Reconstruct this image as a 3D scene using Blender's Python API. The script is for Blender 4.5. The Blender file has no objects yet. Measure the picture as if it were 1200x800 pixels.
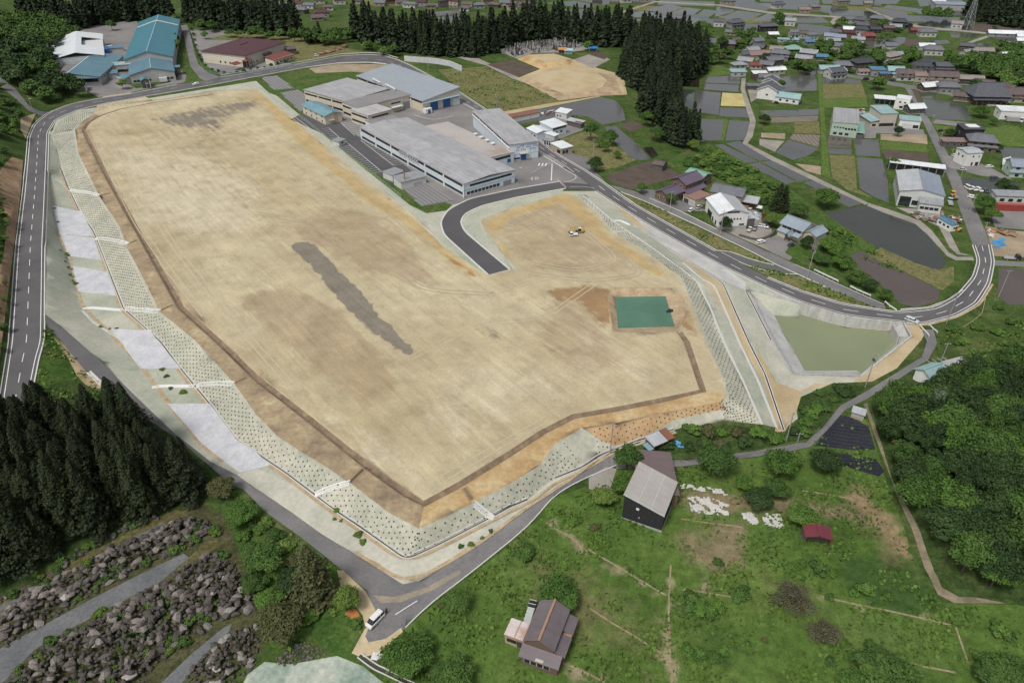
import bpy, bmesh, math, random
import numpy as np
from mathutils import Vector, Matrix
from mathutils.geometry import delaunay_2d_cdt
from mathutils.bvhtree import BVHTree

random.seed(7); RNG = np.random.default_rng(7)
scene = bpy.context.scene
COL = scene.collection
R = math.radians

# == camera
CAM_H, CAM_TILT, FPX = 135.0, 34.0, 860.0
cam_data = bpy.data.cameras.new("camera")
cam = bpy.data.objects.new("camera", cam_data); COL.objects.link(cam)
cam.location = (0, 0, CAM_H)
cam.rotation_euler = (R(90 - CAM_TILT), 0, 0)
cam_data.sensor_width = 36.0
cam_data.lens = 36.0 * FPX / 1200.0
cam_data.clip_start = 1.0
cam_data.clip_end = 12000.0
scene.camera = cam

# == light: bright overcast
SUN_EL, SUN_AZ = 58.0, 215.0            # azimuth clockwise from +Y
world = bpy.data.worlds.new("World"); scene.world = world
world.use_nodes = True
wn = world.node_tree
bg = wn.nodes["Background"]
sky = wn.nodes.new("ShaderNodeTexSky")
sky.sky_type = 'NISHITA'; sky.sun_disc = False
sky.sun_elevation = R(SUN_EL); sky.sun_rotation = R(SUN_AZ)
sky.air_density = 1.0; sky.dust_density = 4.0; sky.ozone_density = 1.0
hs = wn.nodes.new("ShaderNodeHueSaturation"); hs.inputs["Saturation"].default_value = 0.30
wn.links.new(sky.outputs[0], hs.inputs["Color"])
wn.links.new(hs.outputs[0], bg.inputs[0])
bg.inputs[1].default_value = 0.105
sun_d = bpy.data.lights.new("sun", 'SUN'); sun_d.energy = 2.0; sun_d.angle = R(14); sun_d.color = (1.0, 0.96, 0.9)
sun = bpy.data.objects.new("sun", sun_d); COL.objects.link(sun)
sd = Vector((math.sin(R(SUN_AZ)) * math.cos(R(SUN_EL)), math.cos(R(SUN_AZ)) * math.cos(R(SUN_EL)), math.sin(R(SUN_EL))))
sun.rotation_euler = sd.to_track_quat('Z', 'Y').to_euler()
scene.view_settings.view_transform = 'Standard'
scene.view_settings.look = 'None'
scene.view_settings.exposure = 0.10
scene.view_settings.gamma = 1.0

# == photo -> world
_t = R(CAM_TILT)
FW = np.array([0, math.cos(_t), -math.sin(_t)]); UP = np.array([0, math.sin(_t), math.cos(_t)])
def ray(px, py):
    d = FW * FPX + np.array([px - 600.0, 0, 0]) - UP * (py - 400.0)
    return d
def P(px, py, z=0.0):
    d = ray(px, py); k = (z - CAM_H) / d[2]
    return Vector((d[0] * k, d[1] * k, z))

# == object helpers
def mesh_obj(name, verts, faces, mat=None, parent=None, smooth=False, mats=None, midx=None):
    me = bpy.data.meshes.new(name)
    me.from_pydata([tuple(v) for v in verts], [], [tuple(f) for f in faces])
    if mats:
        for m in mats: me.materials.append(m)
        if midx is not None: me.polygons.foreach_set("material_index", midx)
    elif mat: me.materials.append(mat)
    if smooth: me.polygons.foreach_set("use_smooth", [True] * len(me.polygons))
    o = bpy.data.objects.new(name, me); COL.objects.link(o)
    if parent is not None: o.parent = parent
    return o
def np_obj(name, V, F, mat=None, parent=None, mats=None, midx=None, smooth=False):
    """V (n,3), F (m,k) with one k for all the faces: quick build"""
    V = np.asarray(V, np.float32); F = np.asarray(F, np.int32)
    me = bpy.data.meshes.new(name); k = F.shape[1]
    me.vertices.add(len(V)); me.vertices.foreach_set("co", V.ravel())
    me.loops.add(F.size); me.loops.foreach_set("vertex_index", F.ravel())
    me.polygons.add(len(F)); me.polygons.foreach_set("loop_start", np.arange(0, F.size, k, dtype=np.int32))
    if mats:
        for m in mats: me.materials.append(m)
        if midx is not None: me.polygons.foreach_set("material_index", np.asarray(midx, np.int32))
    elif mat: me.materials.append(mat)
    if smooth: me.polygons.foreach_set("use_smooth", np.ones(len(F), bool))
    me.update(calc_edges=True)
    o = bpy.data.objects.new(name, me); COL.objects.link(o)
    if parent is not None: o.parent = parent
    return o
def tag(o, label=None, cat=None, group=None, kind=None):
    if label: o['label'] = label
    if cat: o['category'] = cat
    if group: o['group'] = group
    if kind: o['kind'] = kind
    return o
def empty(name, loc, rz=0, label=None, cat=None, group=None):
    o = bpy.data.objects.new(name, None); COL.objects.link(o)
    o.location = loc; o.rotation_euler = (0, 0, rz); o.empty_display_size = .5
    return tag(o, label, cat, group)
def copy_tree(o, parent=None):
    c = o.copy(); COL.objects.link(c)
    if parent is not None: c.parent = parent
    for ch in o.children: copy_tree(ch, c)
    return c

class MB:
    """collects quads/tris; build() links ONE mesh"""
    def __init__(s): s.v = []; s.f = []
    def add(s, vs, fs):
        b = len(s.v); s.v += [tuple(v) for v in vs]; s.f += [tuple(i + b for i in f) for f in fs]; return s
    def box(s, x0, x1, y0, y1, z0, z1):
        return s.add([(x0,y0,z0),(x1,y0,z0),(x1,y1,z0),(x0,y1,z0),(x0,y0,z1),(x1,y0,z1),(x1,y1,z1),(x0,y1,z1)],
                     [(0,3,2,1),(4,5,6,7),(0,1,5,4),(1,2,6,5),(2,3,7,6),(3,0,4,7)])
    def hexa(s, lo, hi):      # lo, hi: four points each, counter-clockwise
        return s.add(list(lo) + list(hi), [(3,2,1,0),(4,5,6,7),(0,1,5,4),(1,2,6,5),(2,3,7,6),(3,0,4,7)])
    def slab(s, quad, t):     # thick plate under a quad (any orientation)
        q = [Vector(p) for p in quad]; n = (q[1]-q[0]).cross(q[3]-q[0]).normalized()
        return s.hexa([p - n*t for p in q], q)
    def tube(s, a, b, r0, r1=None, n=6):
        a = Vector(a); b = Vector(b); r1 = r0 if r1 is None else r1
        d = (b - a).normalized(); u = d.orthogonal().normalized(); w = d.cross(u)
        vs = [a + (u*math.cos(t)+w*math.sin(t))*r0 for t in [2*math.pi*i/n for i in range(n)]]
        vs += [b + (u*math.cos(t)+w*math.sin(t))*r1 for t in [2*math.pi*i/n for i in range(n)]]
        fs = [(i, (i+1) % n, n+(i+1) % n, n+i) for i in range(n)] + [tuple(range(n))[::-1], tuple(range(n, 2*n))]
        return s.add(vs, fs)
    def bar(s, a, b, w, h):   # box along a->b, w wide, from z down h
        a = Vector(a); b = Vector(b); d = (b-a); d.z = 0; d.normalize(); n = Vector((-d.y, d.x, 0)) * (w/2)
        hz = Vector((0,0,h))
        return s.hexa([a-n, b-n, b+n, a+n], [a-n+hz, b-n+hz, b+n+hz, a+n+hz])
    def prism(s, pts, z0, z1):
        n = len(pts)
        return s.add([(x,y,z0) for x,y in pts] + [(x,y,z1) for x,y in pts],
                     [tuple(range(n))[::-1], tuple(range(n,2*n))] + [(i,(i+1)%n,n+(i+1)%n,n+i) for i in range(n)])
    def build(s, name, mat, parent=None, smooth=False):
        return mesh_obj(name, s.v, s.f, mat, parent, smooth)

# == materials
def new_mat(name):
    m = bpy.data.materials.new(name); m.use_nodes = True
    return m, m.node_tree, m.node_tree.nodes["Principled BSDF"]
def noise_node(nt, scale, detail=4, rough=0.55, coord="Object", dist=0.0, sc=None):
    tc = nt.nodes.new("ShaderNodeTexCoord"); n = nt.nodes.new("ShaderNodeTexNoise")
    n.inputs["Scale"].default_value = scale; n.inputs["Detail"].default_value = detail
    n.inputs["Roughness"].default_value = rough; n.inputs["Distortion"].default_value = dist
    if sc:
        mp = nt.nodes.new("ShaderNodeMapping"); mp.vector_type = 'TEXTURE'; mp.inputs["Scale"].default_value = tuple(1/k for k in sc[0]); mp.inputs["Rotation"].default_value = (0,0,sc[1])
        nt.links.new(tc.outputs[coord], mp.inputs[0]); nt.links.new(mp.outputs[0], n.inputs["Vector"])
    else: nt.links.new(tc.outputs[coord], n.inputs["Vector"])
    return n.outputs["Fac"]
def ramp(nt, fac, stops):
    r = nt.nodes.new("ShaderNodeValToRGB"); e = r.color_ramp.elements
    while len(e) < len(stops): e.new(0.5)
    for i, (p, c) in enumerate(stops):
        e[i].position = p; e[i].color = (c[0], c[1], c[2], 1)
    nt.links.new(fac, r.inputs[0]); return r.outputs[0]
def mix(nt, fac, a, b, mode='MIX'):
    m = nt.nodes.new("ShaderNodeMix"); m.data_type = 'RGBA'; m.blend_type = mode
    for v, i in ((fac, 0), (a, 6), (b, 7)):
        if hasattr(v, 'links') or hasattr(v, 'is_linked'): nt.links.new(v, m.inputs[i])
        elif i == 0: m.inputs[0].default_value = v
        else: m.inputs[i].default_value = (v[0], v[1], v[2], 1)
    return m.outputs[2]
def fmath(nt, op, a, b=0.0, c=0.0, clamp=False):
    m = nt.nodes.new("ShaderNodeMath"); m.operation = op; m.use_clamp = clamp
    for i, v in enumerate((a, b, c)):
        if isinstance(v, (int, float)): m.inputs[i].default_value = v
        else: nt.links.new(v, m.inputs[i])
    return m.outputs[0]
def bump(nt, bsdf, h, strength, dist=0.1):
    b = nt.nodes.new("ShaderNodeBump"); b.inputs["Strength"].default_value = strength; b.inputs["Distance"].default_value = dist
    nt.links.new(h, b.inputs["Height"]); nt.links.new(b.outputs[0], bsdf.inputs["Normal"])
def mat_mottled(name, cols, scale, rough=0.9, fine=None, bmp=0.0, coord="Object", metal=0.0, spec=None, sc=None):
    """base colour from two octaves of noise: broad patches x fine grain"""
    m, nt, b = new_mat(name)
    f = noise_node(nt, scale, 6, 0.6, coord, sc=sc)
    n = len(cols)
    col = ramp(nt, f, [(0.28 + 0.44 * i / max(1, n-1), c) for i, c in enumerate(cols)])
    if fine:
        g = noise_node(nt, fine[0], 5, 0.65, coord)
        gr = ramp(nt, g, [(0.3, (1-fine[1],)*3), (0.7, (1+fine[1],)*3)])
        col = mix(nt, 1.0, col, gr, 'MULTIPLY')
        if bmp: bump(nt, b, g, bmp)
    nt.links.new(col, b.inputs["Base Color"])
    b.inputs["Roughness"].default_value = rough; b.inputs["Metallic"].default_value = metal
    if spec is not None: b.inputs["Specular IOR Level"].default_value = spec
    return m
_pm = {}
def paint(c, rough=0.55, var=0.10, scale=0.6, metal=0.0):
    """painted / coated surface with faint weathering; cached"""
    k = (c, rough, var, scale, metal)
    if k not in _pm:
        _pm[k] = mat_mottled("paint_%d" % len(_pm), [tuple(x*(1-var) for x in c), c, tuple(min(1, x*(1+var*.6)) for x in c)], scale, rough, fine=(6, .05), metal=metal)
    return _pm[k]
def mat_seams(name, c, pitch, depth=0.25, axis='X', rough=0.45, var=.1, metal=0.0):
    """sheet metal: darker seams every pitch metres along one object axis"""
    m, nt, b = new_mat(name)
    tc = nt.nodes.new("ShaderNodeTexCoord"); sx = nt.nodes.new("ShaderNodeSeparateXYZ")
    nt.links.new(tc.outputs["Object"], sx.inputs[0])
    fr = fmath(nt, 'FRACT', fmath(nt, 'DIVIDE', sx.outputs[axis], pitch))
    seam = fmath(nt, 'LESS_THAN', fr, 0.14)
    f = noise_node(nt, 0.15, 6, 0.65)
    col = ramp(nt, f, [(0.3, tuple(x*(1-var) for x in c)), (0.7, tuple(min(1, x*(1+var)) for x in c))])
    st = noise_node(nt, 0.8, 5, 0.7, sc=((1, .12, 1), 0) if axis == 'X' else ((.12, 1, 1), 0))
    col = mix(nt, 1.0, col, ramp(nt, st, [(0.35, (1-var,)*3), (0.65, (1+var*.5,)*3)]), 'MULTIPLY')
    col = mix(nt, fmath(nt, 'MULTIPLY', seam, depth), col, tuple(x*.35 for x in c))
    nt.links.new(col, b.inputs["Base Color"]); b.inputs["Roughness"].default_value = rough; b.inputs["Metallic"].default_value = metal
    return m
# == terrain: break lines (photo x, photo y, metres)
ROAD_U = [(-30,600,13),(0,469,12.5),(11,400,12),(19,288,12),(27,225,12),(30,195,12),(33,160,12),(40,145,12),(57,132,12),(82,122,12),(115,115.5,12),(150,110.5,12),
  (180,104.5,12),(207,99,11.8),(240,95,11.7),(258,90.5,11.6),(300,84,11.5),(350,75,11.5),(400,65.5,11.5),(430,64,11.5),(450,65,11.5),(466,70,11.4),(482,77,11.3),(539,108,11),
  (572,130,10.7),(600,145,10.5),(632,164,10.3),(652,180,10.2),(680,196,10),(690,202,10),(710,215.5,9.5),(742.5,239,8),(785,263,6),(840,294,4),(900,325,2.8),(937,340,2.2),
  (987,356,1.8),(1050,365.5,1.2),(1095,361,.7),(1120,347.5,.5),(1140,325,.3),(1146,305,.2),(1140,287,.1),(1125,245,0),(1107,198,0),(1085,150,0),(1072,122,0),(1060,102,0)]
ROAD_L = [(20,540,13),(33,480,12.5),(46,415,12),(51,400,12),(52,288,12),(55.5,200,12),(57,155,12),(66,140,12),(92,129,12),(125,121,12),(155,116,12),(180,111.5,12),(225,104,11.8),
  (250,99.5,11.7),(300,90,11.5),(362,78.5,11.5),(400,73.5,11.5),(435,73,11.5),(452,75,11.4),(466,81,11.3),(530,114,11),(560,131,10.7),(632,178,10.3),(660,196,10.1),(676,205,10),
  (690,217,9.8),(697.5,224,9.3),(731,246,7.8),(760,264,6.3),(810,292.5,4.5),(850,314,3.6),(900,337.5,2.7),(938,354,2.2),(960,360.5,2),(992,370,1.9),(1057,377.5,1.3),(1080,380.5,.9),(1120,370,.6),
  (1145,356,.4),(1160,332,.3),(1165,307,.2),(1161,287,.1),(1150,260,0),(1137,230,0),(1120,198,0),(1095,150,0),(1080,125,0),(1066,102,0)]
CREST = [(300,104,11),(250,107,11),(180,118,11),(135,125,11),(110,133,11),(97,142,11),(88,152,11),(92,180,11),(102,200,11),(116,229,11),(140,265,10.7),(150,292,10.6),(170,330,10.4),
  (187,365,10.3),(228,398,10.2),(250,422,10),(275,450,10),(300,485,10),(325,511,10),(350,527,10),(375,542,10),(410,565,10),(455,600,10),(491,619,10),(532,600,10),(600,565,10),(632,545,10),
  (650,520,10),(672,507,10),(682,501,10),(720,496,10),(775,484,10),(845,470,10),(851,462,10),(847,445,10),(827,400,10),(812,360,10),(797,325,10),(780,312,10),(750,292,10),(717,272,10),(700,250,10),(672,227,10)]
SITE_TOP = [(660,224,10),(600,241,10),(562,255,10),(568,270,10),(585,290,10),(600,316,10),(572,323,10),(520,287,10),(495,262,10),(470,240,10),(415,200,10.3)]
TOE = [(60,160,11.2),(67,175,9.8),(72.5,200,8),(80,220,7),(92,245,6),(110,272,5.5),(145,362,5),(188,400,5),(212,432,5),(245,472,5.2),(277,515,5.5),(300,530,5.6),(337,555,5.8),(370,580,6),
  (397,600,6),(437,627,6.2),(476,655,6.3),(515,637,6.4),(567,610,6.4),(600,592,6.4),(618,585,6.4),(650,560,6.4),(682,547,6.2),(703,533,6),(745,517,6),(790,503,6.4),(850,493,6.5),
  (893,497,6.6),(870,447,6.8),(847,400,7),(832,362,7.2),(817,330,7.6),(800,315,8),(760,287,8.8),(720,260,9.4),(684,229,9.8)]
DITCH = [(57.5,205,10.8),(61,241,8),(67,275,6),(80,300,5),(92,347,4.6),(97,360,4.6),(130,392,4.6),(167,432,4.6),(198,473,4.7),(237,522,4.9),(262,540,5)]
LOW_R = [(53,368,11.9),(75,385,10),(92,400,8.8),(120,425,7),(160,465,5.8),(205,508,5.2),(246,540,5),(275,555,5),(300,572,5),(342,600,5),(375,624,5.1),(417,650,5.2),(472,684,5.3),(490,681,5.3),
  (530,658,5.4),(560,640,5.4),(617,597,5.5),(667,565,5.5),(702,539,5.5)]
LOW_L = [(50,376,11.9),(72,400,8.8),(102,437,7),(130,462,5.8),(175,505,5.2),(230,550,5),(285,573,5),(312,600,5),(350,627,5),(400,667,5.1),(428,690,5.2)]
LOW_B = [(475,735,5),(500,710,5.2),(550,672,5.4),(600,632,5.4),(622,600+13,5.4),(650,579,5.5),(685,560,5.5),(722,545,5.4)]
DRAIN = [(747,266,7.2),(785,292,6),(847,332,5.2),(877,400,4.6),(897,440,4.4),(918,503,4.2)]
PATH_U = [(722,545,5.4),(760,541,5),(800,538,4.5),(850,533,4),(890,527,3.6),(925,521,3.3),(945,517,3.2),(962,502,2.9),(985,475,2.6),(1012,460,2.2),(1045,440,1.9),(1080,418,1.6),(1086,400,1.3),(1080,386,.9)]
POND_RIM = [(874,339.5,2.3),(902,395,2.2),(928,438,2.1),(960,440,2),(1008.7,440.5,1.9),(1068,393.5,1.5),(1059,377.6,1.35)]
SIDE_U = [(715,217,9.4),(744,224,8.8),(762,232,8.2),(800,248,7),(840,268,5.4),(866,279,4.6),(895,292.5,3.8),(932,309.5,2.9),(951.5,317.5,2.5),(980,331,2),(1036,356,1.4)]
SIDE_D = [(727.5,225,8.9),(750,233.5,8.2),(777.5,246,7.2),(810,261,6),(840,275.5,5.2),(879,294,4.1),(908,309.5,3.3),(938,322.7,2.7),(980,342,2),(1030,361,1.4)]
BREAKS = [ROAD_U, ROAD_L, CREST, SITE_TOP, TOE, DITCH, LOW_R, LOW_L, LOW_B, DRAIN, PATH_U, POND_RIM, SIDE_U, SIDE_D]
# mound of tan soil beyond the factory
BREAKS += [[(606,92,10.7),(655,118,10.3),(703,112.5,10.2),(729,110,10.3),(722,92,11),(700,80,11.4),(671,75,11.6),(640,82,11.4),(606,92,10.7)],
           [(618,90,12.6),(655,108,12.6),(690,108,12.4),(706,102,12.4),(711,94,12.6),(700,85,12.8),(670,80,13),(640,84,12.8),(618,90,12.6)],
           [(606,69.5,11.3),(633,81,11.3),(668,76,11.6),(672,70,11.8)],
           [(620,64,14.6),(639,73.5,14.6),(664,70,14.6),(649,63.5,14.6),(620,64,14.6)]]
SPOTS = [(385,150,10.4),(430,200,10.2),(500,240,10),(560,150,10.5),(640,200,10.2),(300,40,12),(250,62,12),(350,62,12),(430,55,12),(560,70,12),(640,56,12),(700,64,12),(735,90,11),(760,150,9.6),
  (745,125,9.8),(690,130,10),(755,165,9),(730,190,9.6),(800,210,8.6),(820,200,7.8),(850,215,7),(880,235,5.4),(905,247,4.2),(935,262,3.4),(950,285,3),(990,300,1.6),(1030,345,.8),
  (770,170,8),(800,180,6),(825,180,1.6),(835,200,2.2),(860,213,2),(895,226,1),(940,222,.3),(965,250,0),(997,270,0),(1000,309,.1),(1025,327,.1),(1055,356,.2),(1099,352,.1),(1110,309,0),
  (815,100,1),(790,95,4),(795,120,3),(812,135,1.2),(820,165,1),(830,90,.5),(835,60,1),(820,40,1),(1000,150,0),(950,120,0),(1180,300,0),(1190,240,0),(1190,340,0),(1100,260,0),
  (430,30,9),(500,40,9),(600,36,9),(680,42,9),(250,25,10),(350,28,8),(100,22,13),(20,20,16),(100,50,14),(60,100,14.5),(0,130,22),(0,60,24),(-80,120,34),(-80,50,34),(-90,300,34),(0,250,19),(5,330,16),(-40,420,22),
  (400,5,0),(500,6,0),(600,6,0),(700,10,0),(780,14,0),(250,4,2),(100,0,8),(0,0,14),
  (100,520,9),(40,560,10),(0,600,10),(180,540,6.6),(100,640,7),(230,600,5),(0,700,5.5),(100,730,4.6),(250,680,4.6),(60,800,4),(250,800,3.6),(330,720,4.4),(330,800,2.6),(410,740,4.6),(420,790,3.4),(480,790,3.2),
  (560,720,4.4),(700,640,4.6),(640,760,3.4),(800,700,3.6),(780,800,3),(900,620,3.4),(860,560,3.6),(1000,560,3.2),(1030,520,3.2),(960,760,2.6),(1050,640,3),(1110,690,3.2),(1100,560,6),(1060,500,4.6),(1100,440,3),(1190,420,3.5),
  (1180,500,9),(1200,600,9),(1150,640,6.5),(1200,700,4.6),(1200,800,3),(1060,800,2.2),(1130,400,1.2),(1190,380,.8),(930,470,2.6),(900,510,3.4),(960,480,2.6)]
WORLD = [(-900,-300,30),(900,-300,5),(-900,200,60),(-600,600,45),(-900,1000,50),(900,200,25),(700,500,3),(0,-200,3),(-200,-200,6),(250,-200,3),(0,40,3),(-80,60,4),(80,60,3),
  (900,1000,5),(-300,1100,3),(300,1200,0),(900,2000,10),(-900,2000,30),(0,2000,0),(-3500,-300,150),(3500,-300,120),(3500,6500,150),(-3500,6500,150),(0,4500,20),(-2500,3000,100),(2500,3000,60)]

def build_tin():
    pts, edges = [], []
    for line in BREAKS:
        b = len(pts)
        for (x, y, z) in line: pts.append(P(x, y, z))
        edges += [(b+i, b+i+1) for i in range(len(line)-1)]
    # trench round the site: bed 0.9 m below two lips
    for tr in TRENCHES:
        c = [P(x, y, z) for (x, y, z) in tr['line']]
        for off, dz in ((-tr['w'], 0), (0, -tr['d']), (tr['w'], 0)):
            b = len(pts)
            for i, p in enumerate(c):
                d = (c[min(i+1, len(c)-1)] - c[max(i-1, 0)]); d.z = 0; d.normalize()
                n = Vector((-d.y, d.x, 0))
                pts.append(p + n*off + Vector((0, 0, dz)))
            edges += [(b+i, b+i+1) for i in range(len(c)-1)]
    for (x, y, z) in SPOTS: pts.append(P(x, y, z))
    for w in WORLD: pts.append(Vector(w))
    v2 = [Vector((p.x, p.y)) for p in pts]
    ov, oe, of, ori, _, _ = delaunay_2d_cdt(v2, edges, [], 0, 1e-4)
    zs = []
    P3 = np.array([(p.x, p.y, p.z) for p in pts])
    EA = np.array([e[0] for e in edges]); EB = np.array([e[1] for e in edges])
    for i, v in enumerate(ov):
        if ori[i]: zs.append(pts[ori[i][0]].z)
        else:      # crossing of two break lines: height of the nearest segment there
            a = P3[EA, :2]; d = P3[EB, :2] - a; q = np.array(v)
            t = np.clip(((q - a) * d).sum(1) / np.maximum((d*d).sum(1), 1e-9), 0, 1)
            k = np.argmin(((a + d*t[:, None] - q)**2).sum(1))
            zs.append(float(P3[EA[k], 2] + t[k]*(P3[EB[k], 2]-P3[EA[k], 2])))
            print("breakline crossing at", v, zs[-1])
    verts = [Vector((v.x, v.y, z)) for v, z in zip(ov, zs)]
    return verts, of
TRENCHES = [
  dict(w=1.25, d=.9, line=[(250,110.5,11),(180,120,11),(140,128,11),(116,136,11),(103,144,11),(98,152,11),(105,167,11),(122,200,11),(150,250,10.8),(185,312,10.5),(212,360,10.3),(257,400,10.1),(300,442,10),
      (362,490,10),(430,545,10),(475,577,10),(497,589,10),(540,566,10),(600,529,10),(635,506,10),(672,487,10),(725,478,10),(775,468,10),(824,457,10),(805,400,10),(796,388,10)]),
]
# flooded pit on the site, its water 1.2 m below the ground
PIT_TOP = [(712,345,10),(722,337,10),(785,337.5,10),(802,350,10),(804,372,10),(793,389,10),(758,390,10),(718,389,10)]
PIT_LOW = [(721,348,8.4),(780,347,8.4),(791,382.5,8.4),(724,384.5,8.4)]
BREAKS += [PIT_TOP + PIT_TOP[:1], PIT_LOW + PIT_LOW[:1]]
POND_LOW = [(907,369,-2.0),(925,401,-2.0),(943,434.5,-2.0),(1003,434,-2.0),(1010,436.8,-2.0),(1051,402.5,-2.0),(1043.5,387.2,-2.0),(1010,384.2,-2.0),(988,381.5,-2.0),(960,373,-2.0),(938,366.8,-2.0),(936,372,-2.0)]
BREAKS += [POND_LOW + POND_LOW[:1]]

TV, TF = build_tin()
TIN = BVHTree.FromPolygons(TV, TF)
def zat(x, y):
    h = TIN.ray_cast(Vector((x, y, 800)), Vector((0, 0, -1)))
    return h[0].z if h[0] else 0.0
def G(px, py):
    """the ground seen at a photo point"""
    d = Vector(ray(px, py)).normalized()
    h = TIN.ray_cast(Vector((0, 0, CAM_H)), d)
    return h[0].copy() if h[0] else P(px, py, 0)
# == ground materials
def mat_grass(name, a, b_, c, scale=0.05, tuft=1.2):
    m, nt, bs = new_mat(name)
    f1 = noise_node(nt, scale, 6, 0.62); f2 = noise_node(nt, tuft, 5, 0.7); f3 = noise_node(nt, scale*4.3, 5, .6)
    col = ramp(nt, f1, [(0.34, a), (0.5, b_), (0.66, c)])
    col = mix(nt, ramp(nt, f3, [(0.45, (0,0,0)), (0.62, (.55,.55,.55))]), col, tuple(x*.62 for x in a))
    col = mix(nt, 1.0, col, ramp(nt, f2, [(0.3, (.55,)*3), (0.7, (1.4,)*3)]), 'MULTIPLY')
    nt.links.new(col, bs.inputs["Base Color"]); bs.inputs["Roughness"].default_value = .95; bs.inputs["Specular IOR Level"].default_value = .1
    bump(nt, bs, f2, .6, .4)
    return m
M = {}
M['grass'] = mat_grass('grass', (.045,.078,.020), (.066,.108,.028), (.105,.13,.045))
M['meadow'] = None
M['verge'] = mat_grass('verge', (.05,.10,.022), (.075,.13,.03), (.12,.13,.055), .12)
M['dry_grass'] = mat_grass('dry_grass', (.13,.14,.055), (.20,.18,.085), (.10,.14,.045), .15)
M['lime_grass'] = mat_grass('lime_grass', (.085,.145,.03), (.105,.165,.04), (.14,.165,.06), .15)
M['woods_floor'] = mat_grass('woods_floor', (.035,.06,.018), (.05,.085,.024), (.075,.105,.035), .1)
M['asphalt'] = mat_mottled('asphalt', [(.085,.083,.088), (.105,.102,.106), (.125,.121,.124)], .08, .85, fine=(2.5,.10), bmp=.05)
M['old_asphalt'] = mat_mottled('old_asphalt', [(.12,.118,.122), (.165,.16,.16), (.20,.195,.19)], .10, .9, fine=(1.6,.14))
M['new_asphalt'] = mat_mottled('new_asphalt', [(.068,.066,.07), (.08,.078,.082), (.095,.092,.095)], .08, .85, fine=(2.0,.10))
M['paved'] = mat_mottled('paved', [(.15,.145,.145), (.20,.19,.185), (.25,.235,.225)], .06, .9, fine=(1.2,.12))
M['gravel'] = mat_mottled('gravel', [(.20,.185,.165), (.27,.25,.22), (.34,.31,.27)], .10, .95, fine=(2.2,.18))
M['dirt'] = mat_mottled('dirt', [(.20,.155,.105), (.30,.24,.165), (.38,.31,.215)], .10, .95, fine=(1.6,.18))
M['brown_field'] = mat_mottled('brown_field', [(.06,.045,.035), (.085,.064,.05), (.10,.08,.06)], .2, .95, fine=(1.5,.2))
M['tan_soil'] = mat_mottled('tan_soil', [(.36,.27,.15), (.44,.35,.21), (.50,.42,.28)], .07, .95, fine=(1.2,.12))
M['orange_soil'] = mat_mottled('orange_soil', [(.36,.23,.115), (.44,.30,.165), (.50,.38,.23)], .12, .95, fine=(1.2,.15))
M['spray'] = mat_mottled('spray', [(.27,.31,.245), (.37,.385,.31), (.47,.455,.375)], .07, .95, fine=(1.0,.13), bmp=.1)
M['pale_spray'] = mat_mottled('pale_spray', [(.36,.365,.30), (.45,.44,.37), (.52,.50,.42)], .12, .95, fine=(1.0,.12))
M['pit_soil'] = mat_mottled('pit_soil', [(.26,.185,.115), (.36,.27,.17), (.44,.35,.225)], .2, .95, fine=(1.0,.2))
M['bench_soil'] = mat_mottled('bench_soil', [(.19,.145,.10), (.29,.22,.14), (.36,.28,.17), (.49,.42,.26)], .16, .95, fine=(.8,.22), bmp=.2)
M['bench_tan'] = mat_mottled('bench_tan', [(.32,.18,.075), (.45,.32,.16), (.52,.43,.26)], .14, .95, fine=(.8,.2), bmp=.2)
M['trench_soil'] = mat_mottled('trench_soil', [(.14,.10,.065), (.20,.145,.095), (.26,.195,.125)], .3, .95, fine=(.9,.25), bmp=.3)
M['cut_bank'] = mat_mottled('cut_bank', [(.19,.115,.065), (.28,.185,.11), (.36,.26,.17)], .12, .95, fine=(.7,.3), bmp=.3)
M['path_soil'] = mat_mottled('path_soil', [(.13,.115,.07), (.20,.165,.11), (.28,.235,.165)], .25, .95, fine=(1.2,.25))
M['yard_soil'] = mat_mottled('yard_soil', [(.065,.06,.05), (.09,.083,.07), (.12,.105,.08)], .3, .95, fine=(1.2,.25))
M['concrete'] = mat_mottled('concrete', [(.36,.355,.345), (.45,.445,.43), (.53,.525,.51)], .15, .85, fine=(1.5,.12))
M['new_concrete'] = mat_mottled('new_concrete', [(.42,.43,.46), (.50,.505,.535), (.57,.575,.595)], .3, .85, fine=(1.4,.13), bmp=.3)
M['paddy_dry'] = mat_mottled('paddy_dry', [(.13,.105,.085), (.17,.145,.12), (.2,.175,.15)], .1, .9, fine=(1.2,.15))
M['straw'] = mat_mottled('straw', [(.40,.33,.12), (.47,.40,.17), (.52,.45,.22)], .12, .95, fine=(1.2,.15))
M['mulch'] = None
def mat_water(name, c, rough, ripple, var=.2, scale=.05, ior=1.33):
    m, nt, b = new_mat(name)
    f = noise_node(nt, scale, 4, .55)
    col = ramp(nt, f, [(.3, tuple(x*(1-var) for x in c)), (.7, tuple(x*(1+var) for x in c))])
    nt.links.new(col, b.inputs["Base Color"]); b.inputs["Roughness"].default_value = rough; b.inputs["IOR"].default_value = ior
    bump(nt, b, noise_node(nt, .9, 3, .5), ripple, .05)
    return m
M['pit_water'] = mat_water('pit_water', (.09,.185,.13), .15, .12, .16, .09)
M['pond_water'] = mat_water('pond_water', (.205,.235,.14), .16, .14, .10, .03)
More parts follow.
